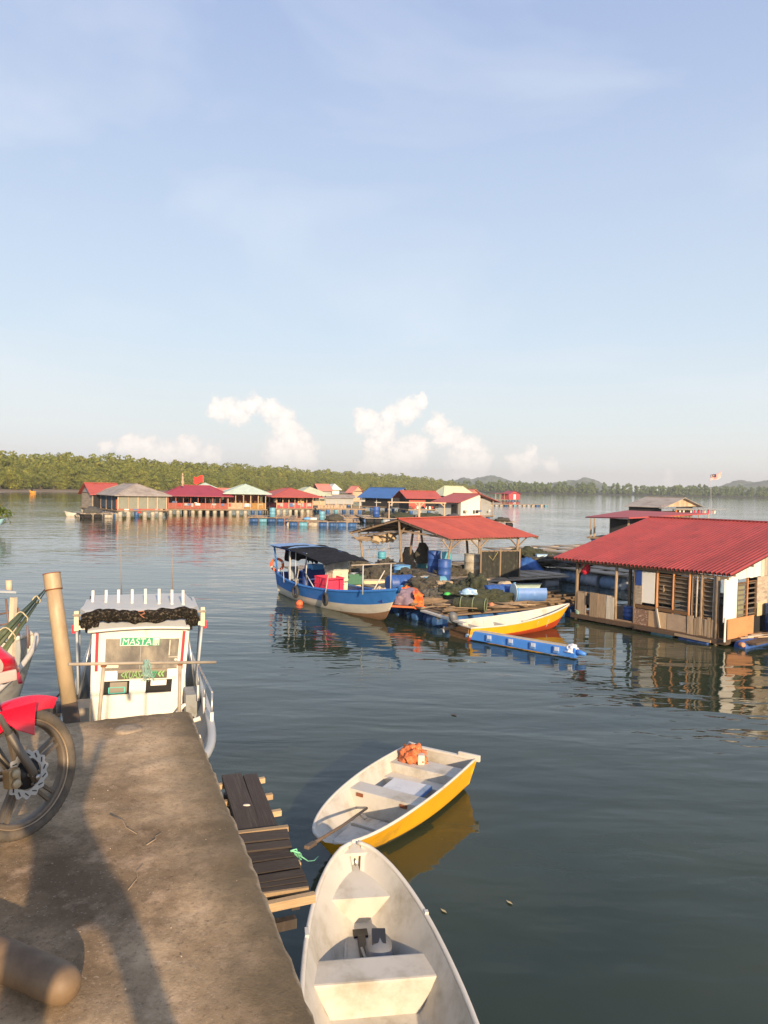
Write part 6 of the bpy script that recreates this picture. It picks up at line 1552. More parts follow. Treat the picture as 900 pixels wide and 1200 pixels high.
# rafters and purlins
for f in (0.02, .34, .66, .98):
    for A_, B_ in ((R1.lerp(R2, f), E1.lerp(E2, f)), (R1.lerp(R2, f), W1.lerp(W2, f))): piece('rafter', SHEL, sh, L_(A_ - V((0, 0, .07))), L_(B_ - V((0, 0, .07))), .06, .08)
for g_ in (.25, .5, .75, .97):
    for A0, A1, B0, B1 in ((R1, R2, E1, E2), (R1, R2, W1, W2)): piece('purlin', SHEL, sh, L_(A0.lerp(B0, g_) - V((0, 0, .035))), L_(A1.lerp(B1, g_) - V((0, 0, .035))), .05, .04)
FZ_ = .45
posts = [P(472, 674, FZ_), P(519.5, 679, FZ_), P(562, 675, FZ_), V((6.35, 35.5, FZ_)), V((-.9, 36.3, FZ_)), V((2.2, 38.5, FZ_)), V((4.3, 36.8, FZ_)), V((1.2, 35.6, FZ_))]
tops = [R1 + V((.1, .1, -.10)), E1.lerp(E2, .06) + (R1 - E1) * .06 - V((0, 0, .06)), E1.lerp(E2, .36) + (R1 - E1) * .08 - V((0, 0, .06)), E1.lerp(E2, .80) + (R1 - E1) * .08 - V((0, 0, .06)), W1.lerp(W2, .06) + (R1 - W1) * .1 - V((0, 0, .08)), W1.lerp(W2, .8) + (R1 - W1) * .1 - V((0, 0, .08)), R1.lerp(R2, .8) - V((0, 0, .1)), R1.lerp(R2, .2) - V((0, 0, .15))]
for p, q in zip(posts, tops):
    MB().path([L_(p - V((0, 0, .5))), L_(p.lerp(q, .5)), L_(q)], [.068, .06, .055], 8, wob=.08).build('post', SHEL, sh)
ev = (E2 - E1).normalized()
for i, dirs in ((1, (1, -1)), (2, (1, -1)), (3, (1, -1)), (4, (1, -1)), (0, (1,))):
    for s_ in dirs:
        m = posts[i].lerp(tops[i], .72); piece('brace', SHEL, sh, L_(m), L_(tops[i] + ev * s_ * .55 - V((0, 0, .02))), .05, .05)
piece('tie_beam', SHEL, sh, L_(tops[0] - V((0, 0, .45))), L_(tops[1]), .06, .08); piece('tie_beam', SHEL, sh, L_(tops[4] - V((0, 0, .15))), L_(tops[0] - V((0, 0, .50))), .06, .07)
piece('tie_beam', SHEL, sh, L_(tops[1] - V((0, 0, .05))), L_(tops[3] - V((0, 0, .05))), .06, .08)
for k in range(7): piece('loose_pole', SHEL, sh, L_(W1.lerp(W2, .0) + V((.1 + k * .12, -.1 * k, -.30 - .02 * k))), L_(R1.lerp(R2, .35) + V((-.3 + .1 * k, .2, -.62 + .03 * k))), .04, .04)
# shelter platform and the rafts around it
rS = raft('broad timber raft that carries the open shelter', V((2.75, 30.9, 0)), 32, 6.4, 6.8, [FLOATG, SHADE, FLOATG], .45, planks=(7, 9), wm=GREYWOOD, pw=.36, rd=.24)
rF = raft('front raft of brown logs with nets, beside the long yellow and red skiff', V((1.95, 23.35, 0)), 30, 6.2, 4.9, [FLOATB, FLOATB, SHADE], .42, planks=(4, 9), wm=LOG, walk=True, pw=.17, rd=.24)
rG = raft('dark cluttered raft between the log raft and the shelter', V((.55, 27.9, 0)), 30, 4.6, 4.6, [FLOATB, FLOATW, FLOATC], .42, planks=(5, 8), wm=GREYWOOD, pw=.30, rd=.24)
rW = raft('raft behind the blue boat with tubs and foam', V((-1.3, 30.4, 0)), 30, 3.4, 6.2, [FLOATG, FLOATB], .42, planks=(4, 9), wm=GREYWOOD, pw=.30, rd=.24)
def logs(hh, n, x0, x1, y0, y1, z, r_=.06, seed=1, m=LOG):
    rg = random.Random(seed)
    for k in range(n):
        y = y0 + (y1 - y0) * (k + .5) / n + rg.uniform(-.08, .08); a, c_ = x0 + rg.uniform(-.5, .4), x1 + rg.uniform(-.6, .5); rr = r_ * rg.uniform(.6, 1.25)
        MB().path([V((a, y, z + rg.uniform(0, .05))), V(((a + c_) / 2, y + rg.uniform(-.12, .12), z + rg.uniform(0, .04))), V((c_, y + rg.uniform(-.18, .18), z + rg.uniform(0, .05)))], [rr, rr * .95, rr * .8], 7, wob=.12).build('log', m, hh.r)
logs(rF, 9, .0, 6.2, -.1, 2.6, .52, .06, 3)
logs(rF, 4, .3, 3.0, 2.6, 4.6, .52, .05, 4)
def on(hh, x, y, z=.48): return Matrix.Translation(hh.r.location) @ Matrix.Rotation(hh.psi, 4, 'Z') @ V((x, y, z))
def pz(px, py, z=.5): return P(px, py, z)
# barrels in and before the shelter
drum('tall blue barrel under the shelter, rearmost of the two dark blue ones', pz(508.5, 671, .5), BB, 1.0, .30)
drum('dark blue barrel at the shelter edge beside the second post', pz(520.5, 680.5, .5), BB, .88, .27, .4)
drum('light cyan barrel behind the front dark blue barrel', pz(523, 674.5, .5), BC, 1.05, .22)
drum('cyan-green barrel standing left of the tall blue barrel', pz(494.5, 666, .5), BC, .82, .25)
drum('low open pale blue tub beside the main shelter post', pz(471, 676, .5), BL_, .5, .36, open_=True)
drum('beige concrete-filled drum beside the black net screen', pz(553, 675, .5), BG, .98, .36)
drum('turquoise pail standing on the blue boat side rail frame', Q(447.5, 654.6, 29.5), BC, .26, .16)
drum('bright blue tub on the raft behind the blue boat', pz(437, 669.5, .55), BL_, .33, .24, open_=True)
drum('turquoise tub right of the bright blue tub behind the boat', pz(448.5, 669, .55), BC, .25, .2, open_=True)
# goods on the rafts
o = MB().box((0, 0, .09), (1.5, .5, .16)).build('foam_slab', mat('foam', (.72, .68, .58), .8, .06, 4), bevel=.03); o.location = pz(432, 676, .5); o.rotation_euler.z = .3; tagp(o, 'long white foam slab lying behind the blue fishing boat', 'foam block')
o = MB().box((0, 0, .17), (1.9, .55, .32)).build('foam_float', mat('foam_yellow', (.66, .52, .32), .8, .15, 4, (.4, .28, .15)), bevel=.04); o.location = pz(424, 689, .3); o.rotation_euler.z = .15; tagp(o, 'yellowed foam float lying lower behind the blue fishing boat', 'foam block')
crate('small green crate on the raft behind the blue fishing boat', pz(414, 684, .5), .4, .7, .5, .35, mat('green_crate', (.05, .16, .10), .6))
for k, (x, y) in enumerate(((421, 672), (441, 679), (452, 672))):
    heap(['brown net heap behind the canopy of the blue boat', 'heap of brown net hanging over the foam behind the boat', 'dark net heap left of the main shelter post'][k], pz(x, y, .5), .75, .6, .5, MD, 40 + k)
def lying(label, px, py, m, az, L_=.95, r_=.3, z=.48, group='barrels on the rafts', open_=False):
    p = pz(px, py, z); t = drum(label, p + V((0, 0, r_)), m, L_, r_, group=group, open_=open_); t.rotation_euler = (R(90), 0, az); t.location = p + V((-math.sin(az) * -L_ / 2 * 0, 0, r_)); return t
lying('blue barrel lying on its side just behind the bow of the blue boat', 455, 693, BB, R(120))
lying('white barrel lying on the raft left of the dark green net heap', 482, 690, FLOATW, R(120), .9, .24)
lying('cyan barrel lying beside the white one before the shelter', 497, 690.5, FLOATC, R(118), .9, .24)
heap('large dark brown net heap before the main shelter post', pz(497, 697, .5), .80, .62, .50, MD, 51, n=26)
heap('dark net heap under the shelter behind the main post', pz(482, 680, .5), .75, .5, .36, MD, 52)
heap('black net heap at the back of the shelter by the blue barrels', pz(532, 674, .5), .8, .6, .36, MD, 53)
heap('tall dark green net heap in the middle of the front raft', pz(556, 700, .5), .6, .5, .62, MDG, 54, n=30)
heap('long dark green net heap stretched right towards the blue tub', pz(573, 706, .5), .85, .40, .36, MDG, 55, yaw=.2, n=26)
heap('dark green net heap left of the tall one on the front raft', pz(533, 702, .5), .75, .55, .42, MDG, 56, n=22)
heap('low grey net heap on the logs by the stern of the yellow and red skiff', pz(508, 702, .5), .5, .4, .3, MGL, 57)
heap('dark net heap at the right back of the front raft', pz(545, 690, .5), .8, .5, .32, MD, 58)
heap('pale tangled net scrap on the dark heap before the second shelter post', pz(519, 690, .75), .35, .3, .25, mat('pale_net', (.33, .26, .18), .9, .3, 20), 59, n=20)
# net trap tube with a ring mouth
tr = root('net_trap', 'dark green tubular net trap with a round mouth lying on the front raft', 'trap', pz(569, 709.5, .68))
d_ = V((-.93, .33, .03)); b = MB(); b.path([V((0, 0, 0)), d_ * .35, d_ * .7, d_ * 1.05], [.19, .205, .20, .15], 16, caps=False, wob=.04); b.path([d_ * 1.0, d_ * 1.05], [.15, .03], 12); b.build('net_tube', MDG, tr)
x, y, z, _ = frame((0, 0, 0), d_)
for t_ in (0, .4, .8): b = MB(); b.path([d_ * t_ + x * math.cos(k * PI / 10) * .212 + y * math.sin(k * PI / 10) * .212 for k in range(20)], .018, 6, closed=True); b.build('hoop', mat('hoop_green', (.16, .2, .12), .7), tr)
# orange cloth and sack at the left corner
SACK = mat('purple_sack', (.20, .15, .20), .85, .2, 8, (.34, .25, .28), (.5, .7), 6, .01, 20)
o = clump((0, 0, 0), .52, .42, .42, 8, 4, .25, 1.5).build('sack', SACK); o.location = pz(477.5, 707, .5); tagp(o, 'full purple-grey sack at the left corner of the front raft', 'sack')
rows = []
pth = [pz(471, 690, .95), pz(477, 687, 1.02), pz(487, 690, .98), pz(491, 696, .92), pz(490, 704, .66), pz(493, 711, .50)]
for i in range(21):
    f = i / 20 * 5; k = min(int(f), 4); p = pth[k].lerp(pth[k + 1], f - k); w = .10 + .08 * (i / 20) + .03 * math.sin(i * 1.3)
    rows.append([p + V(((j / 6 - .5) * 2 * w, .05 * math.sin(j * 2.1 + i), .04 * math.sin(j * 1.7 + i * .8) - .10 * abs(j / 6 - .5))) for j in range(7)])
c_ = rows[10][3].copy()
b = MB(); b.grid([[p - c_ for p in r_] for r_ in rows]); b.grid([[p - c_ - V((0, 0, .02)) for p in r_] for r_ in rows]); o = b.build('orange_cloth', ORANGE); o.location = c_; tagp(o, 'orange cloth draped over the purple-grey sack', 'cloth')
piece_root = root('orange_board', 'orange painted board along the left corner of the front raft', 'board', pz(474, 711, .46))
MB().beam((-.65, .15, 0), (.65, -.1, 0), .14, .06).build('board', mat('orange_paint', (.62, .16, .06), .7), piece_root, bevel=.01); MB().box((.3, -.05, .04), (.1, .12, .03)).build('cleat', RUST, piece_root, bevel=.005)
# blue tubs, beige sack at the right
lying('dark blue barrel lying half open at the right of the front raft', 599, 701, BB, R(-62), 1.15, .26, .5)
tb = root('cut_barrel', 'light blue cut-open barrel with pale inside lying at the right end of the front raft', 'barrel', pz(619, 705.5, .5), R(12))
b = MB(); rows = []
for i in range(11):
    x = -.55 + 1.1 * i / 10; rows.append([V((x, math.cos(a) * .34, .33 + math.sin(a) * .33)) for a in [PI * .80 + (PI * 1.72) * k / 16 for k in range(17)]])
b.grid(rows); b.build('shell', mat('cut_blue', (.10, .22, .52), .45, .15, 5, (.22, .34, .6), (.5, .8), 5), tb)
b = MB(); b.grid([[V((p.x, p.y * .95, (p.z - .33) * .94 + .33)) for p in r_] for r_ in rows]); b.build('inside', mat('cut_inside', (.50, .62, .60), .6), tb)
b = MB(); b.lathe([(.335, 0), (.335, .03), (.001, .031)], (-.56, 0, .33), V((1, 0, 0)), 18); b.build('end_cap', mat('cut_cap', (.55, .66, .66), .5), tb)
b = MB(); b.path([V((-.5, math.cos(a) * .345, .33 + math.sin(a) * .345)) for a in [PI * .8 + PI * 1.72 * k / 16 for k in range(17)]], .02, 6); b.build('rim', BL_, tb)
o = clump((0, 0, 0), .36, .30, .40, 5, 4, .2, 1.3).build('sack', mat('beige_sack', (.45, .36, .24), .85, .15, 8, bump=.01)); o.location = pz(591, 695, .5); tagp(o, 'beige sack tied with cord behind the dark blue barrel', 'sack')
o = clump((0, 0, 0), .12, .10, .08, 3, 3, .3).build('green_bag', mat('bright_green', (.06, .45, .08), .6)); o.location = pz(524, 697, .75); tagp(o, 'small bright green bag on the dark net heap', 'bag')
o = clump((0, 0, 0), .28, .2, .16, 4, 3, .4).build('plastic_bag', mat('pale_bag', (.25, .42, .62), .5, .3, 8, (.7, .72, .7), (.5, .6), 6)); o.location = pz(549, 696, .95); tagp(o, 'crumpled blue and white bag on the net heap behind the trap', 'bag')
o = clump((0, 0, 0), .09, .09, .09, 4, 3, .1, 1, False).build('float_buoy', mat('buoy_brown', (.5, .18, .09), .6)); o.location = pz(576, 709, .58); tagp(o, 'small reddish float lying by the mouth of the net trap', 'buoy')
# black net screen hung at the shelter's right
scr = root('net_screen', 'black netting screen hung on rails at the right side of the shelter', 'screen', pz(563, 678, .5)); a0, a1 = pz(564, 677, .5), pz(609, 676, .5)
dv = a1 - a0; b = MB(); rows = []
for i in range(49):
    f = i / 48; p = dv * f; q = .05 * math.sin(i * 1.1) + .03 * math.sin(i * 2.7); nn = V((-dv.y, dv.x, 0)).normalized()
    rows.append([p + nn * (q * (1 - j / 8 * .3)) + V((0, 0, 1.18 * (1 - j / 8) + (.03 * noise.noise(V((i * .4, j, 0)))) + (.02 if j == 0 else 0))) for j in range(9)])
b.grid(rows); b.grid([[p + V((0, .02, 0)) for p in r_] for r_ in rows]); b.build('netting', mat('black_screen', (.030, .032, .028), .95, .4, 20, (.07, .07, .055), (.5, .7), 6, .01, 40), scr)
piece('rail', SHEL, scr, (0, 0, 1.2), dv + V((0, 0, 1.2)), .05, .05)
for f in (0, .5, 1.0): piece('post', SHEL, scr, dv * f, dv * f + V((0, 0, 1.3)), .06, .06)
b = MB(); b.path([dv * .2 + V((0, -.05, 1.0)), dv * .3 + V((0, -.06, .8)), dv * .42 + V((0, -.05, 1.15))], .01, 5); b.build('cord', mat('cord_yellow', (.5, .42, .15), .8), scr)
# hanging dark jackets of netting inside the shelter
for k, (px, y0, y1, lb) in enumerate(((478, 641, 668, 'black net bundle hanging inside the shelter beside the main post'), (495, 636, 660, 'black net bundle hanging inside the shelter above the cyan-green barrel'))):
    t0, t1 = Q(px, y0, 35.5), Q(px, y1, 35.5); b = MB(); n = 12; rows = []
    for i in range(9):
        f = i / 8; w = .14 + .22 * math.sin(min(1, f * 1.4) * PI / 2); rows.append([(t0.lerp(t1, f) - t0) + V((math.cos(a) * w * (1 + .2 * math.sin(a * 3 + i)), math.sin(a) * .14, 0)) for a in [2 * PI * j / n for j in range(n + 1)]])
    b.grid(rows); b.add([rows[0][j] for j in range(n)], [tuple(range(n))]); b.add([rows[-1][j] for j in range(n)], [tuple(range(n))]); o = b.build('hanging_net', MD if k else NETB); o.location = t0; tagp(o, lb, 'net', 'nets hanging inside the shelter')
for k, px in enumerate((441, 450, 457)):
    o = clump((0, 0, 0), .25, .2, .2, k + 2, 3, .5, 2, False).build('hanging_buoys', mat('dry_floats', (.42, .32, .20), .8, .3, 10)); o.location = Q(px, 632 - k, 36.2); tagp(o, ['leftmost of the three tangles of dry floats hanging under the shelter eave', 'middle tangle of dry floats hanging under the shelter eave', 'rightmost tangle of dry floats hanging under the shelter eave'][k], 'buoys', 'tangles of floats under the eave')
# small rack of rods standing on the water-side raft (behind the boat canopy)
t = root('rod_rack', 'thin metal rack with upright rods on the raft left of the shelter', 'rack', pz(440, 662, .5))
for k in range(4): MB().tube((k * .35 - .5, 0, 0), (k * .35 - .3, 0, .95), .012, n=6).build('rod', STEEL, t)
for z in (.35, .75): MB().tube((-.5, 0, z), (.9, 0, z + .1), .012, n=6).build('cross_rod', STEEL, t)
# long pale plank at the skiff's stern
t = root('white_plank', 'pale plank running from the raft corner to the stern of the yellow and red skiff', 'plank', pz(495, 715.5, .52))
q = pz(545, 731, .52) - t.location; MB().beam((0, 0, 0), q, .16, .05).build('plank', wood('pale_plank', (.55, .52, .46), (.3, .27, .22), (1, 6, 6)), t); MB().box(q * .4 + V((0, .1, -.07)), (.1, .3, .09)).build('cleat', POSTW, t)
t = root('black_outrigger', 'black rubber fender on the corner of the front raft beyond the skiff bow', 'fender', P(690, 711, .2))
MB().path([V((-.35, 0, .05)), V((0, 0, .08)), V((.3, .05, .05))], [.10, .13, .09], 10).build('tube', TYRE, t); MB().tube((-.9, .25, -1.2), (-.9, .25, .3), .04, n=8).build('stake', DARKW, t)
# ---- blue floating boom
a, c_ = P(546, 742.5, .16), P(676, 765, .16)
bm_ = root('floating_boom', 'long blue floating boom with white clamps in front of the yellow and red skiff', 'boom', a); q = c_ - a; u_ = q.normalized(); n_ = V((-u_.y, u_.x, 0))
BOOM = mat('boom_blue', (.05, .20, .62), .5, .12, 4, (.16, .32, .62), (.55, .8), 5)
MB().beam((0, 0, 0), q, .22, .26).build('float_body', BOOM, bm_, bevel=.03)
MB().beam(u_ * .05 + V((0, 0, .145)), q - u_ * .2 + V((0, 0, .145)), .15, .03).build('top_board', mat('boom_board', (.42, .38, .30), .8, .2, 6), bm_)
for k in range(5):
    c0_ = u_ * (q.length * (k + .25) / 5)
    MB().box(c0_ - n_ * .13 + V((0, 0, .02)), (.16, .07, .17), yaw_of(u_)).build('clamp', mat('clamp_blue', (.10, .22, .50), .5), bm_, bevel=.01)
    MB().box(c0_ - n_ * .17 + u_ * .03 + V((0, 0, .05)), (.12, .03, .10), yaw_of(u_)).build('clamp_label', mat('clamp_pale', (.42, .50, .66), .5), bm_)
b = MB(); rg = random.Random(2); b = clump((0, 0, 0), .17, .14, .17, 3, 4, .4, 2.2); b.v = [tuple(V(v) + q - u_ * .14) for v in b.v]; b.build('wrapping', mat('wrap_white', (.62, .66, .72), .5, .2, 6, (.12, .24, .55), (.5, .62), 8), bm_)
MB().path([q + V((0, 0, .02)), q + u_ * .25], [.09, .04], 8).build('end_stub', BOOM, bm_)
# ---- rafts between shelter and right house
rR = raft('dark raft on pale grey drums between the shelter and the red-roofed house', V((10.7, 33.2, 0)), 33, 7.5, 7.0, [FLOATG, FLOATG, mat('float_steel_blue', (.20, .29, .42), .6, .15, 3)], .62, planks=(5, 6), wm=GREYWOOD, rd=.33, pw=.34, gaps=.16, dl=1.0)
rR2 = raft('far raft with black pipes right of the shelter', V((9.4, 42.0, 0)), 33, 8, 5, [SHADE, FLOATB], .7, planks=(4, 3), wm=GREYWOOD, rd=.3, pw=.35)
heap('dark green net heap on the far pipe raft right of the shelter', pz(622, 653, .7), 1.1, .6, .42, MDG, 61, n=12)
heap('black net heap along the dark raft behind the red-roofed house', pz(652, 662, .7), 1.5, .7, .4, MD, 62, n=12)
o = clump((0, 0, 0), .75, .6, .62, 7, 4, .3, 1.6).build('blue_tarpaulin', mat('tarp_blue', (.03, .11, .36), .6, .2, 4)); o.location = pz(617, 672, .3); tagp(o, 'blue tarpaulin bundle at the right edge of the shelter raft', 'tarpaulin')
for k in range(3):
    t = root('black_pipe', ['upper', 'middle', 'lower'][k] + ' of the three black pipes crossing the far raft right of the shelter', 'pipe', pz(608 + k * 6, 651 + k * 4, .8), 0, 'black pipes on the raft')
    q = pz(672 + k * 9, 650 + k * 6, .85) - t.location; MB().path([V((0, 0, 0)), q * .5 + V((0, 0, .08)), q], .07, 8).build('pipe', BLACKP, t); MB().box(q * .3 + V((0, 0, -.05)), (.2, .2, .1)).build('rest', GREYWOOD, t)
o = MB().box((0, 0, .1), (1.0, .5, .2)).build('foam_block', mat('foam_blue', (.35, .5, .62), .7), bevel=.03); o.location = pz(639, 654, .75); tagp(o, 'pale blue foam block on the far pipe raft', 'foam block')
t = root('grey_skiff', 'weathered grey skiff moored behind the left post of the red-roofed house', 'skiff', V((13.2, 27.9, 0)), R(127))
hs = Hull(4.6, 1.3, .5, bow_up=.2); hs.build(t, [mat('old_grey', (.20, .20, .18), .8, .2, 4), MD, mat('old_grey_in', (.28, .27, .24), .8, .2, 4), GREYW], lambda hh, z, t: 0, n=14)
block(hs, t, 'thwart', mat('old_grey_in', (.28, .27, .24), .8), 1.6, 1.85, .1, .36); block(hs, t, 'stern_seat', GREYW, .1, .6, .1, .36)

# SCATTER: sticks, rope coils, pails on the rafts
rg = random.Random(77)
names_ = ['nearest the orange cloth', 'beside the net trap', 'before the green bag', 'near the skiff outboard', 'at the back of the log raft', 'near the cut-open barrel', 'below the beige sack', 'between the net heaps']
for k, (px, py) in enumerate(((503, 712), (541, 713), (522, 709), (533, 716), (612, 709), (634, 706), (598, 708), (586, 712))):
    a_ = rg.uniform(-.4, .9); L1 = rg.uniform(.5, 1.1); p = pz(px, py, .60)
    b = MB(); b.path([V((-math.cos(a_) * L1 / 2, -math.sin(a_) * L1 / 2, 0)), V((0, 0, .02)), V((math.cos(a_) * L1 / 2, math.sin(a_) * L1 / 2, .02))], [.03, .026, .02], 6, wob=.15); o = b.build('driftwood_stick', LOG if k % 2 else POSTW); o.location = p
    tagp(o, 'loose wooden stick on the front raft ' + names_[k], 'stick', 'loose sticks on the front raft')
for k, (px, py, m) in enumerate(((511, 696, 'rope_blue'), (540, 706, 'rope_tan'), (604, 693, 'rope_dark'), (467, 700, 'rope_tan'))):
    mm = {'rope_blue': mat('rope_blue', (.08, .2, .4), .9), 'rope_tan': mat('rope_tan', (.45, .36, .24), .9), 'rope_dark': mat('rope_dark', (.05, .05, .05), .9)}[m]
    b = MB()
    for j in range(4):
        r_ = .20 - .02 * j; b.path([V((math.cos(t * PI / 8) * r_ * (1 + .1 * math.sin(t * 3 + j)), math.sin(t * PI / 8) * r_, .02 + .035 * j + .01 * math.sin(t))) for t in range(16)], .018, 6, closed=True)
    o = b.build('rope_coil', mm); o.location = pz(px, py, .62)
    tagp(o, ['blue rope coil on the dark net heap left of the trap', 'tan rope coil between the trap and the green heap', 'black rope coil right of the beige sack', 'tan rope coil behind the purple-grey sack'][k], 'rope coil', 'rope coils on the rafts')
# ================================================================== RED-ROOFED HOUSE AT THE RIGHT
K = P(847.5, 757, .0); hR = House('floating_house', 'nearest floating house with ribbed red roof and patchwork timber walls at right', 'house', K, 37.8, A=7.6, pl=678.5)
E = loc_of(hR.r, V((0, 0, 0)))
RR = mat('ribbed_red', (.285, .046, .044), .42, .16, 2.5, (.19, .034, .032), (.45, .72), 1.5, rand=.10, spec=.4)
Lr_ = lambda p: loc_of(hR.r, p)
eL, eR = V((5.87, 25.7, 2.05)), V((9.97, 21.1, 2.08)); rL, rRg = V((10.6, 29.5, 3.42)), V((14.8, 24.85, 3.42))
sheets_on(rL, rRg, eL, eR, 9, 5, .042, RR, hR.r, Lr_, under=UND)
bL, bR = rL + (rL - eL), rRg + (rRg - eR); bL.z = bR.z = 2.05
sheets_on(rL - V((0, 0, .01)), rRg - V((0, 0, .01)), bL, bR, 9, 5, .018, RR, hR.r, Lr_, under=UND)
MB().beam(Lr_(rL + V((0, 0, .03))), Lr_(rRg + V((0, 0, .03))), .35, .03).build('ridge_cap', RR, hR.r)
for g_ in (.06, .3, .55, .8, .97): piece('purlin', SHEL, hR.r, Lr_(rL.lerp(eL, g_) - V((0, 0, .06))), Lr_(rRg.lerp(eR, g_) - V((0, 0, .06))), .05, .06)
B_ = hR.B; Y = hR.Y; X_ = hR.X; ZF = .22; ZE = 1.93
def zt(px, py): return None
b = MB(); b.box((hR.A / 2, B_ / 2, ZF - .05), (hR.A + .2, B_ + .2, .08)); b.build('floor', BROWNW, hR.r)
MB().beam((-.06, -.1, .12), (-.06, B_ + .15, .12), .12, .14).build('sill_beam', DARKW, hR.r); MB().beam((-.1, -.06, .12), (hR.A, -.06, .12), .12, .14).build('sill_beam', DARKW, hR.r)
# posts on the long side (pixel columns of the photograph)
for px, w, m, z0 in ((679.5, .12, SHEL, -.6), (725.5, .10, SHEL, .1), (748, .11, SHEL, -.15), (757, .05, GREYWOOD, .9), (774, .09, ORB, .55), (793, .07, ORB, .55), (812, .08, ORB, .55), (815.5, .05, GREYWOOD, .55), (821, .06, GREYWOOD, .5), (826.5, .09, SHEL, .5), (845, .15, SHEL, -.3), (841, .06, GREYWOOD, .2)):
    y = Y(px); MB().path([V((-.04, y, z0)), V((-.035, y + .01, 1.0)), V((-.03, y, ZE + .07))], [w / 2 * 1.1, w / 2, w / 2], 7, wob=.08).build('post', m, hR.r)
piece('wall_plate', SHEL, hR.r, (-.02, -.1, ZE + .04), (-.02, B_ + .2, ZE + .04), .07, .09)
piece('brace', SHEL, hR.r, (-.04, Y(679.5), 1.55), (-.04, Y(689), 1.95), .06, .06)
rg = random.Random(9)
def vplanks(pa, pb, z0, z1, m, gap=.012, w=.16, zj=.05, off=-.09, skip=(), side='y', wj=.35):
    a, c = (Y(pa), Y(pb)) if side == 'y' else (X_(pa), X_(pb)); s_ = 1 if c > a else -1; t = a; i = 0
    while (c - t) * s_ > .03:
        ww = min(w * rg.uniform(1 - wj, 1 + wj), abs(c - t)); y = t + s_ * ww / 2
        if i not in skip:
            zb, zt_ = z0 + rg.uniform(-zj, zj) * .4, z1 + rg.uniform(-zj, zj); o_ = off + rg.uniform(-.008, .008)
            if side == 'y': piece('plank', m, hR.r, (o_, y, zb), (o_ + rg.uniform(-.01, .01), y + rg.uniform(-.012, .012), zt_), .022, ww - gap, up=V((0, 1, 0)))
            else: piece('plank', m, hR.r, (y, o_, zb), (y + rg.uniform(-.012, .012), o_, zt_), ww - gap, .022, up=V((0, 1, 0)))
        t += s_ * ww; i += 1
PL1 = wood('weathered_plank', (.38, .285, .19), (.15, .105, .065), (6, 6, .8)); PL2 = wood('pale_weathered_plank', (.50, .46, .38), (.33, .30, .24), (6, 6, .8))
vplanks(681.5, 692, .16, .98, PL1, w=.3); vplanks(696, 715, .16, .98, PL1, w=.3); vplanks(715.5, 725, .16, .96, PL2, w=.24)
piece('top_rail', POSTW, hR.r, (-.05, Y(680), .96), (-.05, Y(726), .96), .04, .04); piece('bottom_rail', POSTW, hR.r, (-.05, Y(680), .22), (-.05, Y(748), .22), .05, .06)
o = MB().box((0, 0, 0), (.06, .12, .32)).build('hanging_rag', NETB, hR.r, bevel=.02); o.location = (-.1, Y(694), .72)
hR.wall('y', Y(771.5), Y(751), .92, 1.90, WHITEW, 'white_sheet', .02, -.06)
hR.wall('y', Y(756.5), Y(750), 1.45, 1.92, BLUED, 'dark_board', .02, -.09); hR.wall('y', Y(757), Y(749), .85, 1.5, GREYWOOD, 'board', .02, -.075)
# louvre windows: open slats with dark room behind
def louvre(a, c, z0, z1, n, side='y', m=None, bg=None, off=-.03):
    t = MB(); 
    fr = MB(); P3 = (lambda u, o_, z: V((o_, u, z))) if side == 'y' else (lambda u, o_, z: V((u, o_, z)))
    for u in (a, c): fr.beam(P3(u, off, z0), P3(u, off, z1), .035, .04)
    for z in (z0, z1): fr.beam(P3(a, off, z), P3(c, off, z), .04, .035)
    f = fr.build('window_frame', BROWNW, hR.r)
    for k in range(n):
        z = z0 + (z1 - z0) * (k + .6) / n; s_ = piece('slat', m or mat('slat_grey', (.15, .125, .095), .6, .2, 5), f, P3(a + .02 * (1 if c > a else -1), off, z), P3(c, off, z), .05, .006, up=V((-.6, 0, .8)) if side == 'y' else V((0, -.6, .8)))
    return f
for pa, pb in ((792, 775), (811, 794), (844, 828)): louvre(Y(pa), Y(pb), .78 if pa < 820 else .74, 1.86, 8)
louvre(Y(826), Y(816), .74, 1.86, 5)
for pa, pb, z0, z1 in ((792, 775, .95, 1.86), (844, 828, .95, 1.9), (811, 794, 1.15, 1.86)): hR.wall('y', Y(pa), Y(pb), z0, z1, wood('window_board', (.13, .09, .055), (.07, .045, .03), (1, 1, 5)), 'shutter_board', .02, .02)
# lower boards
for i, (pa, pb, m) in enumerate(((749, 765, mat('stained_board', (.20, .12, .08), .8, .3, 6, (.42, .32, .26), (.52, .62), 8)), (765.5, 777, mat('ply', (.42, .28, .16), .75, .12, 4, (.28, .18, .1))), (777.5, 787, mat('ply_pale', (.48, .34, .20), .75, .12, 4, (.34, .24, .15))), (787.5, 810.5, mat('ply_grey', (.36, .27, .19), .75, .15, 4, (.26, .2, .15))))):
    hR.wall('y', Y(pb), Y(pa), .20, .70, m, 'board', .025, -.07 - .006 * (i % 2))
piece('sill_rail', BROWNW, hR.r, (-.05, Y(749), .78), (-.05, Y(811), .78), .05, .10)
piece('leaning_stick', PL2, hR.r, (-.12, Y(780), .22), (-.10, Y(775), .80), .05, .05)
vplanks(811.5, 843, .17, .74, PL1, w=.085, zj=.06, wj=.3)
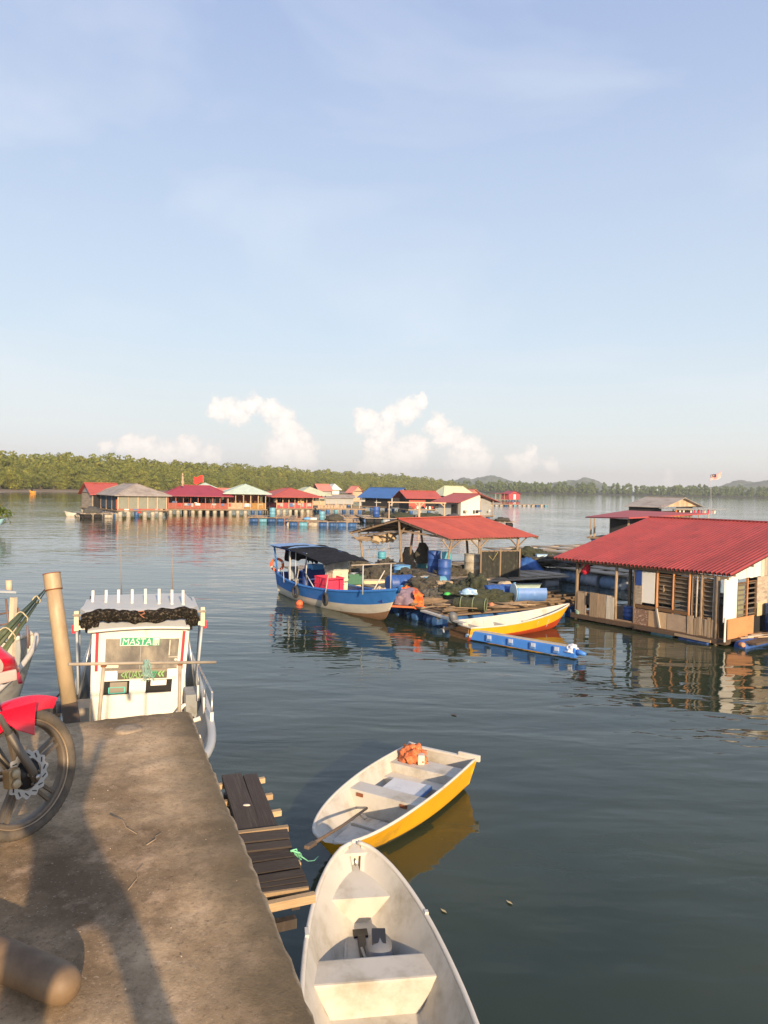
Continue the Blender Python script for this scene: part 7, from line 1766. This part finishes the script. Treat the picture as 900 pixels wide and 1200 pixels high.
# gable side
XS = lambda px: X_(px)
hR.wall('x', XS(849.5), XS(864.5), .70, 1.95, mat('bright_white_sheet', (.78, .75, .68), .6, .04, 2, (.6, .55, .45), (.65, .9), 3), 'white_sheet', .02, -.06)
louvre(XS(865.5), XS(876), .74, 1.78, 7, 'x', off=-.04); louvre(XS(877.5), XS(887), .74, 1.80, 7, 'x', off=-.04)
hR.wall('x', XS(866), XS(876), .76, 1.76, mat('screen_green', (.20, .20, .13), .8, .2, 5), 'screen', .02, .02)
piece('post', ORB, hR.r, (XS(876.8), -.05, .3), (XS(876.8), -.05, 1.9), .05, .05)
hR.wall('x', XS(888), XS(900), .95, 1.9, GREYWOOD, 'board', .02, -.06); hR.wall('x', XS(888), XS(899), .72, 1.12, mat('ply_yellow', (.50, .40, .24), .8, .1, 4), 'board', .02, -.085)
hR.wall('x', XS(851), XS(881), .22, .80, ORB, 'orange_board', .03, -.16)
o = piece('leaning_white_board', WB, hR.r, (XS(849.5), -.12, .15), (XS(850.5), -.10, .85), .07, .02)
hR.wall('x', XS(881), hR.A, .2, .95, SHADE, 'board', .02, -.02); hR.wall('x', XS(900), hR.A, .9, 1.95, GREYWOOD, 'board', .02, -.05)
# gable triangle of vertical boards that follow the roof slope
slope = (3.42 - 2.08) / (Lr_(rRg) - Lr_(eR)).length
x0 = Lr_(eR).x
n = 34
for k in range(n):
    xa = hR.A * k / n; xm_ = xa + hR.A / n / 2; zt_ = min(2.06 + slope * (xm_ - x0), 99) - .10; half = Lr_(rRg).x
    if xm_ > half: zt_ = 3.32 - slope * (xm_ - half)
    if zt_ > 1.98: piece('gable_board', WHITEW if k < 9 else (GREYWOOD if k % 3 else PL2), hR.r, (xm_, -.045 - .004 * (k % 2), 1.90 + .01 * (k % 3)), (xm_, -.045 - .004 * (k % 2), zt_), hR.A / n - .012, .015, up=V((0, 1, 0)))
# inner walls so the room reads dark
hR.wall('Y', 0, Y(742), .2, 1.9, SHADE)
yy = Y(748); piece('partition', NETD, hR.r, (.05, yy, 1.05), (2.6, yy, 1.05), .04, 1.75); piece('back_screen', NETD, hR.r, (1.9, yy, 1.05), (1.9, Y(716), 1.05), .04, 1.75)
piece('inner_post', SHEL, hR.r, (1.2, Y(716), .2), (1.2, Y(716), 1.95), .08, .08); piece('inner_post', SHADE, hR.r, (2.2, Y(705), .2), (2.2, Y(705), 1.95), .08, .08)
for z, c_ in ((1.45, 2.2), (1.05, 2.0)): piece('shelf', BROWNW, hR.r, (.9, Y(745), z), (.9, Y(728), z), .25, .03)
Mh = Matrix.Translation(hR.r.location) @ Matrix.Rotation(hR.psi, 4, 'Z')
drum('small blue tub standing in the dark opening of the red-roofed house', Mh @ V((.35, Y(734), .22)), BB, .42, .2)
drum('big blue barrel at the right edge beside the orange board', Mh @ V((XS(896.5), -.38, .24)), BB, .84, .24)
o = clump((0, 0, 0), .16, .12, .24, 6, 3, .25, 1.5, False).build('red_bag', mat('red_bag', (.5, .02, .05), .6)); o.location = Mh @ V((.1, Y(686), 1.78)); tagp(o, 'dark red bag hanging under the eave by the left post of the red-roofed house', 'bag')
b = MB(); b.path([V((0, 0, 0)), V((0, .04, -.06)), V((0, -.03, -.12)), V((0, .05, -.18)), V((0, .0, -.22)), V((0, -.05, -.15))], .009, 5); o = b.build('hook_cord', mat('cord_tan', (.5, .35, .2), .8)); o.location = Mh @ V((-.10, Y(783), 1.55)); tagp(o, 'curled tan cord hanging on the louvre window of the red-roofed house', 'cord')
# front deck at the gable, with loose boards
MB().box((hR.A / 2 + .2, -.45, .17), (hR.A, .8, .06)).build('porch', DARKW, hR.r)
for k in range(6): piece('loose_board', [PL1, PL2, BROWNW][k % 3], hR.r, (XS(862 + k * 4), -.25 - .1 * (k % 3), .23 + .03 * (k % 2)), (XS(880 + k * 5), -.62 + .12 * (k % 2), .24 + .04 * k / 6), .10, .03)
# floats below: blue barrels and poles
def hfl(p, q, r_, m, name='float_drum'):
    p, q = V(p), V(q); d = q - p; L = d.length
    b = MB(); b.lathe([(r_ * .85, 0), (r_, .04), (r_, L * .3), (r_ * 1.05, L * .31), (r_, L * .33), (r_, L * .66), (r_ * 1.05, L * .67), (r_, L * .69), (r_, L - .04), (r_ * .85, L)], p, d, 16); return b.build(name, m, hR.r)
hfl((-.05, Y(770) , .02), (-.05, Y(795), .02), .10, FLOATC); hfl((-.05, Y(803), .0), (-.05, Y(838), .0), .13, BB); hfl((.05, Y(750), .0), (.05, Y(768), .0), .12, BLACKP)
hfl((.12, -.42, .03), (XS(889), -.42, .03), .19, BB); MB().lathe([(.192, 0), (.192, .03), (.001, .032)], (XS(889), -.42, .03), V((1, 0, 0)), 16).build('drum_end', FLOATC, hR.r)
piece('pole', POSTW, hR.r, (-.22, Y(800), .13), (-.20, Y(842), .10), .07, .07); piece('pole', DARKW, hR.r, (-.2, Y(752), .12), (-.2, Y(800), .12), .09, .09)
b = MB(); b.lathe([(.07, 0), (.07, .12), (.05, .14)], (.1, -.45, .12), V((-.5, -1, 0)), 10); b.build('pipe_end', mat('clay', (.5, .25, .14), .8), hR.r)
for px in (683, 700, 714, 735): hfl((.1, Y(px), -.02), (.1, Y(px + 8), -.02), .12, SHADE)
for k in range(3): MB().path([V((-.06, Y(679) + .02 * k, .2 + .06 * k)), V((-.12, Y(679) - .06, .22 + .05 * k)), V((-.10, Y(684), .20 + .03 * k))], .018, 6).build('rope', ROPE, hR.r)

# ---- N: red flat-roofed landing, O: grey-roofed house behind it
hN = House('floating_house', 'open platform house with a flat dull red roof behind the ribbed red roof', 'house', at(737, 60), 50, A=8, pl=693, group=FH)
hN.deck(.6); hN.floats(.7, 1.5, [FLOATB, FLOATW]); 
b = MB(); a0 = loc_of(hN.r, Q(686, 605.5, 66)); a1 = loc_of(hN.r, Q(737, 606.5, 57)); a2 = loc_of(hN.r, Q(830, 601.5, 66)); a3 = loc_of(hN.r, Q(735, 598, 76))
b.prism([a0, a1, a2, a3], V((0, 0, -.1))); b.build('roof', mat('roof_dull_red', (.40, .07, .07), .7, .12, 1.5), hN.r)
hN.posts(.6, 2.15, [0, hN.A * .5], [hN.B * .9], .12); hN.wall('x', 0, 3, .6, 2.2, SHADE); hN.wall('y', 0, 1.5, .6, 2.2, SHADE)
hO = House('floating_house', 'grey-roofed house with a sunlit timber gable and orange wall, farthest at right', 'house', at(775, 84), 44, pr_=819, pl=737, group=FH)
hO.deck(.6); hO.floats(.7, 1.5, [FLOATB]); hO.gable('y', 2.75, 3.85, .35, ROOF_GREY, None, .5)
hO.wall('y', 0, hO.B, .6, 2.75, SHADE); hO.wall('x', 0, hO.A * .55, .6, 2.3, OCHREW); hO.wall('x', hO.A * .55, hO.A, .6, 2.7, GREYWOOD, 'wall_panel', .04, .8)
for k in range(16):
    xa = hO.A * k / 16; xm_ = xa + hO.A / 32; zt_ = 2.85 + (1 - abs(xm_ - hO.A / 2) / (hO.A / 2)) * .85
    if zt_ > 2.9: piece('gable_board', CREAMW, hO.r, (xm_, 0, 2.8), (xm_, 0, zt_), hO.A / 16 - .03, .03, up=V((0, 1, 0)))
MB().beam((-.6, -1.0, 2.62), (hO.A + 3.0, -1.0, 2.5), 2.0, .06).build('porch_roof', GREYW, hO.r)
hO.posts(.6, 2.6, [hO.A * .3, hO.A, hO.A + 2.7], None, .1, CREAMW, False)
rg2 = random.Random(1)
for k in range(12):
    x = .5 + (hO.A + 1.5) * k / 12; c_ = rg2.choice([WB, ORANGE, SHADE, REDT, WB, CREAM]); o = MB().box((0, 0, -.25), (.32, .04, .5)).build('hung_clothing', c_, hO.r, bevel=.01); o.location = (x, -1.5, 2.45)
# Malaysian-striped flag on a thin pole
fl = root('flagpole', 'striped red and white flag with blue corner flying on a thin pole at right', 'flag', at(835, 84, .5))
top = Q(832.5, 556.5, 84) - fl.location; MB().tube((0, 0, 0), top, .018, .012, n=6).build('pole', mat('pole_pale', (.6, .6, .58), .5), fl)
FW, FH_ = 1.35, .62
def fpnt(u, v): return top + V((FW * u * .92, .12 * math.sin(u * 7), -.02 + FH_ * (v - 1) + .38 * u ** 1.4 + .05 * math.sin(u * 8)))
stripes = [MB(), MB()]
for j in range(14):
    for i in range(14):
        u0, u1, v0, v1 = i / 14, (i + 1) / 14, j / 14, (j + 1) / 14
        for off in (0, .01): stripes[j % 2].add([fpnt(u0, v0) + V((0, off, 0)), fpnt(u1, v0) + V((0, off, 0)), fpnt(u1, v1) + V((0, off, 0)), fpnt(u0, v1) + V((0, off, 0))], [(0, 1, 2, 3)], 0, True)
stripes[1].build('red_stripe', mat('flag_stripe_red', (.55, .03, .05), .8), fl); stripes[0].build('white_stripe', WB, fl)
b = MB(); b.grid([[fpnt(u / 7 * .5, .46 + v / 6 * .54) + V((0, -.012, 0)) for u in range(8)] for v in range(7)]); b.build('canton', mat('flag_navy', (.02, .03, .16), .8), fl)
b = MB(); pts = [fpnt(.22 + .13 * math.cos(a) , .73 + .19 * math.sin(a)) + V((0, -.02, 0)) for a in [R(50) + R(260) * k / 14 for k in range(15)]] + [fpnt(.255 + .10 * math.cos(a), .73 + .15 * math.sin(a)) + V((0, -.02, 0)) for a in [R(310) - R(260) * k / 14 for k in range(15)]]
b.add(pts, [(k, k + 1, 28 - k, 29 - k) for k in range(14)]); b.build('crescent', mat('flag_yellow', (.75, .5, .05), .8), fl)
pts = []
for k in range(28):
    a = 2 * PI * k / 28; r_ = .10 if k % 2 == 0 else .055; pts.append(fpnt(.33 + r_ * math.cos(a) * .7, .73 + r_ * math.sin(a) * 1.3) + V((0, -.02, 0)))
b = MB(); b.add(pts, [tuple(range(28))]); b.build('star', mat('flag_yellow', (.75, .5, .05), .8), fl)

# ================================================================== LEFT EDGE
# grey boats moored left of the pier, seen past the motorbike
lb = root('work_boat', 'pale boat with blue awning poles moored at the left edge beyond the motorbike', 'boat', V((-5.72, 12.2, 0)) - V((.25, .97, 0)) * 4.5, math.atan2(.97, .25))
hs = Hull(4.5, 1.7, 1.05, bow_up=.85, rake=.7, floor=.3); hs.build(lb, [WHITEOLD, REDP, DECKG, DECKG], lambda hh, z, t: 1 if z < .15 else 0, n=18, gun=WHITE, gun_r=.03)
Ml = Matrix.Translation(lb.location) @ Matrix.Rotation(lb.rotation_euler.z, 4, 'Z'); LLb = lambda p: Ml.inverted() @ V(p)
t0 = Q(16, 700, 10.6); MB().beam(LLb(t0), LLb(Q(13, 782, 10.6)), .07, .07).build('awning_post', mat('post_cream', (.60, .52, .38), .6), lb)
b = MB(); b.prism([LLb(Q(-60, 690, 9.8)), LLb(Q(19, 693, 10.6)), LLb(Q(-8, 688, 12.3)), LLb(Q(-80, 686, 12.3))], V((0, 0, -.03))); b.build('awning', mat('awning_pale', (.42, .46, .48), .6), lb)
for (a, c_) in (((7, 702), (14, 770)), ((-2, 720), (20, 716)), ((-2, 733), (14, 730)), ((21, 712), (22, 745)), ((32, 733), (33, 760))): MB().tube(LLb(Q(a[0], a[1], 10.7)), LLb(Q(c_[0], c_[1], 10.7)), .014, n=6).build('rail_rod', mat('rail_dark', (.2, .12, .1), .6), lb)
MB().tube(LLb(Q(10.3, 680, 11.2)), LLb(Q(10.8, 694, 11.2)), .045, n=8).build('bollard', mat('bollard_tan', (.6, .45, .3), .6), lb)
MB().beam(LLb(Q(24, 800, 9.8)), LLb(Q(14, 770, 10.6)), .05, .03).build('red_trim', REDT, lb)
# bundle of green poles tied with cord
pg = root('pole_bundle', 'bundle of thin green poles tied with pale cord leaning at the left edge', 'poles', Q(54, 690, 8.2))
a, c_ = V((0, 0, 0)), Q(-30, 790, 6.4) - pg.location; dn = (c_ - a).normalized(); x, y, z, _ = frame(a, c_); rg3 = random.Random(3)
PG = mat('pole_green', (.13, .16, .07), .7, .2, 12, (.22, .22, .12), (.5, .7), 6)
for k in range(16):
    aa = rg3.uniform(0, 6.28); rr = rg3.uniform(.0, 1) ** .5; st = rg3.uniform(0, .5) if k else 0
    o1 = (x * math.cos(aa) + y * math.sin(aa)) * rr
    MB().path([dn * st + o1 * (.012 + .03 * st), dn * 1.2 + o1 * .075, c_ + o1 * .12], [.006, .017, .022], 6).build('thin_pole', PG, pg)
CORD = mat('cord_pale', (.5, .42, .25), .9)
for t_ in (.30, .75, 1.15): b = MB(); rr = .022 + .052 * min(t_, 1.2); b.path([dn * t_ + x * math.cos(k * PI / 8) * rr + y * math.sin(k * PI / 8) * rr + dn * .02 * math.sin(k) for k in range(16)], .007, 5, closed=True); b.build('tie', CORD, pg)
# small black outboard and gear of a low boat behind the pier end, left of the pile
t = root('mooring_gear', 'low dark boat engine with levers beyond the pier end left of the leaning pile', 'engine', P(54, 838, 1.3))
MB().box((0, 0, .05), (.30, .26, .22)).build('engine_block', BLACKP, t, bevel=.04); MB().box((.2, .05, .1), (.12, .2, .12)).build('cover', mat('engine_dark', (.04, .045, .06), .5), t, bevel=.02)
for (dx, dz, ex, ez) in ((-.1, .12, -.3, .22), (.05, .15, .22, .32), (0, .15, .12, .26), (-.12, .1, -.2, .26)): MB().tube((dx, 0, dz), (ex, -.05, ez), .012, n=6).build('lever', BLACKP, t)
MB().lathe([(.03, 0), (.045, .03), (.001, .06)], (-.30, -.05, .2), n=8).build('knob', BLACKP, t); MB().tube((0, 0, -1.6), (0, 0, .1), .05, n=8).build('support', DARKW, t)
# blue boat bow and overhanging bush at the far left edge
t = root('blue_bow_boat', 'bow of a pale blue boat with brown gear at the far left edge', 'boat', at(-100, 57) , R(12))
hs = Hull(6.4, 1.9, .8, bow_up=.55, rake=.7, floor=.3); hs.build(t, [mat('sky_blue', (.30, .52, .58), .5), WHITEOLD, BLUED, BLUED], lambda hh, z, t: 1 if hh < .6 else 0, n=16)
for k in range(3):
    o = clump((0, 0, 0), .5, .45, .35, k, 3, .5).build('gear_heap', mat('gear_brown', (.22, .10, .07), .9, .3, 8)); o.parent = t; o.location = (4.0 + k * .6, .1 * k, .95)
t = root('waterside_bush', 'leafy yellow-green bush overhanging the water at the left edge', 'bush', at(-20, 62, .6))
arr = crown_arrays(np.random.default_rng(3), 2600, 2.6, 2.0, 1.5, .12, 22, .5)
o = bpy.data.objects.new('crown', quads_mesh('crown', arr, LEAF_NEAR)); C.objects.link(o); o.parent = t
b = MB(); random.seed(4)
for k in range(9):
    a = k * .7; b.path([V((0, 0, -1)), V((math.cos(a) * .5, math.sin(a) * .5, .6)), V((math.cos(a) * 1.7, math.sin(a) * 1.7, 1.9))], [.08, .05, .02], 5)
b.build('stems', BARK, t)
# a few leaves and scraps afloat
LF = mat('dead_leaf', (.5, .40, .2), .8)
for (x, y, lb_) in ((520, 1068, 'single pale leaf floating right of the white skiff'), (532, 838, 'small dark scrap floating mid-water behind the yellow skiff'), (597, 1058, 'tiny pale leaf floating far right of the white skiff')):
    b = MB(); b.add([(-.05, 0, .006), (0, .02, .01), (.055, 0, .006), (0, -.02, .004)], [(0, 1, 2), (0, 2, 3)]); o = b.build('floating_leaf', LF if y > 1000 else DARKW); o.location = P(x, y, .006); o.rotation_euler.z = 2.2; o.scale = (1, 1, 1) if y > 1000 else (1.8, 2, 1); tagp(o, lb_, 'leaf')
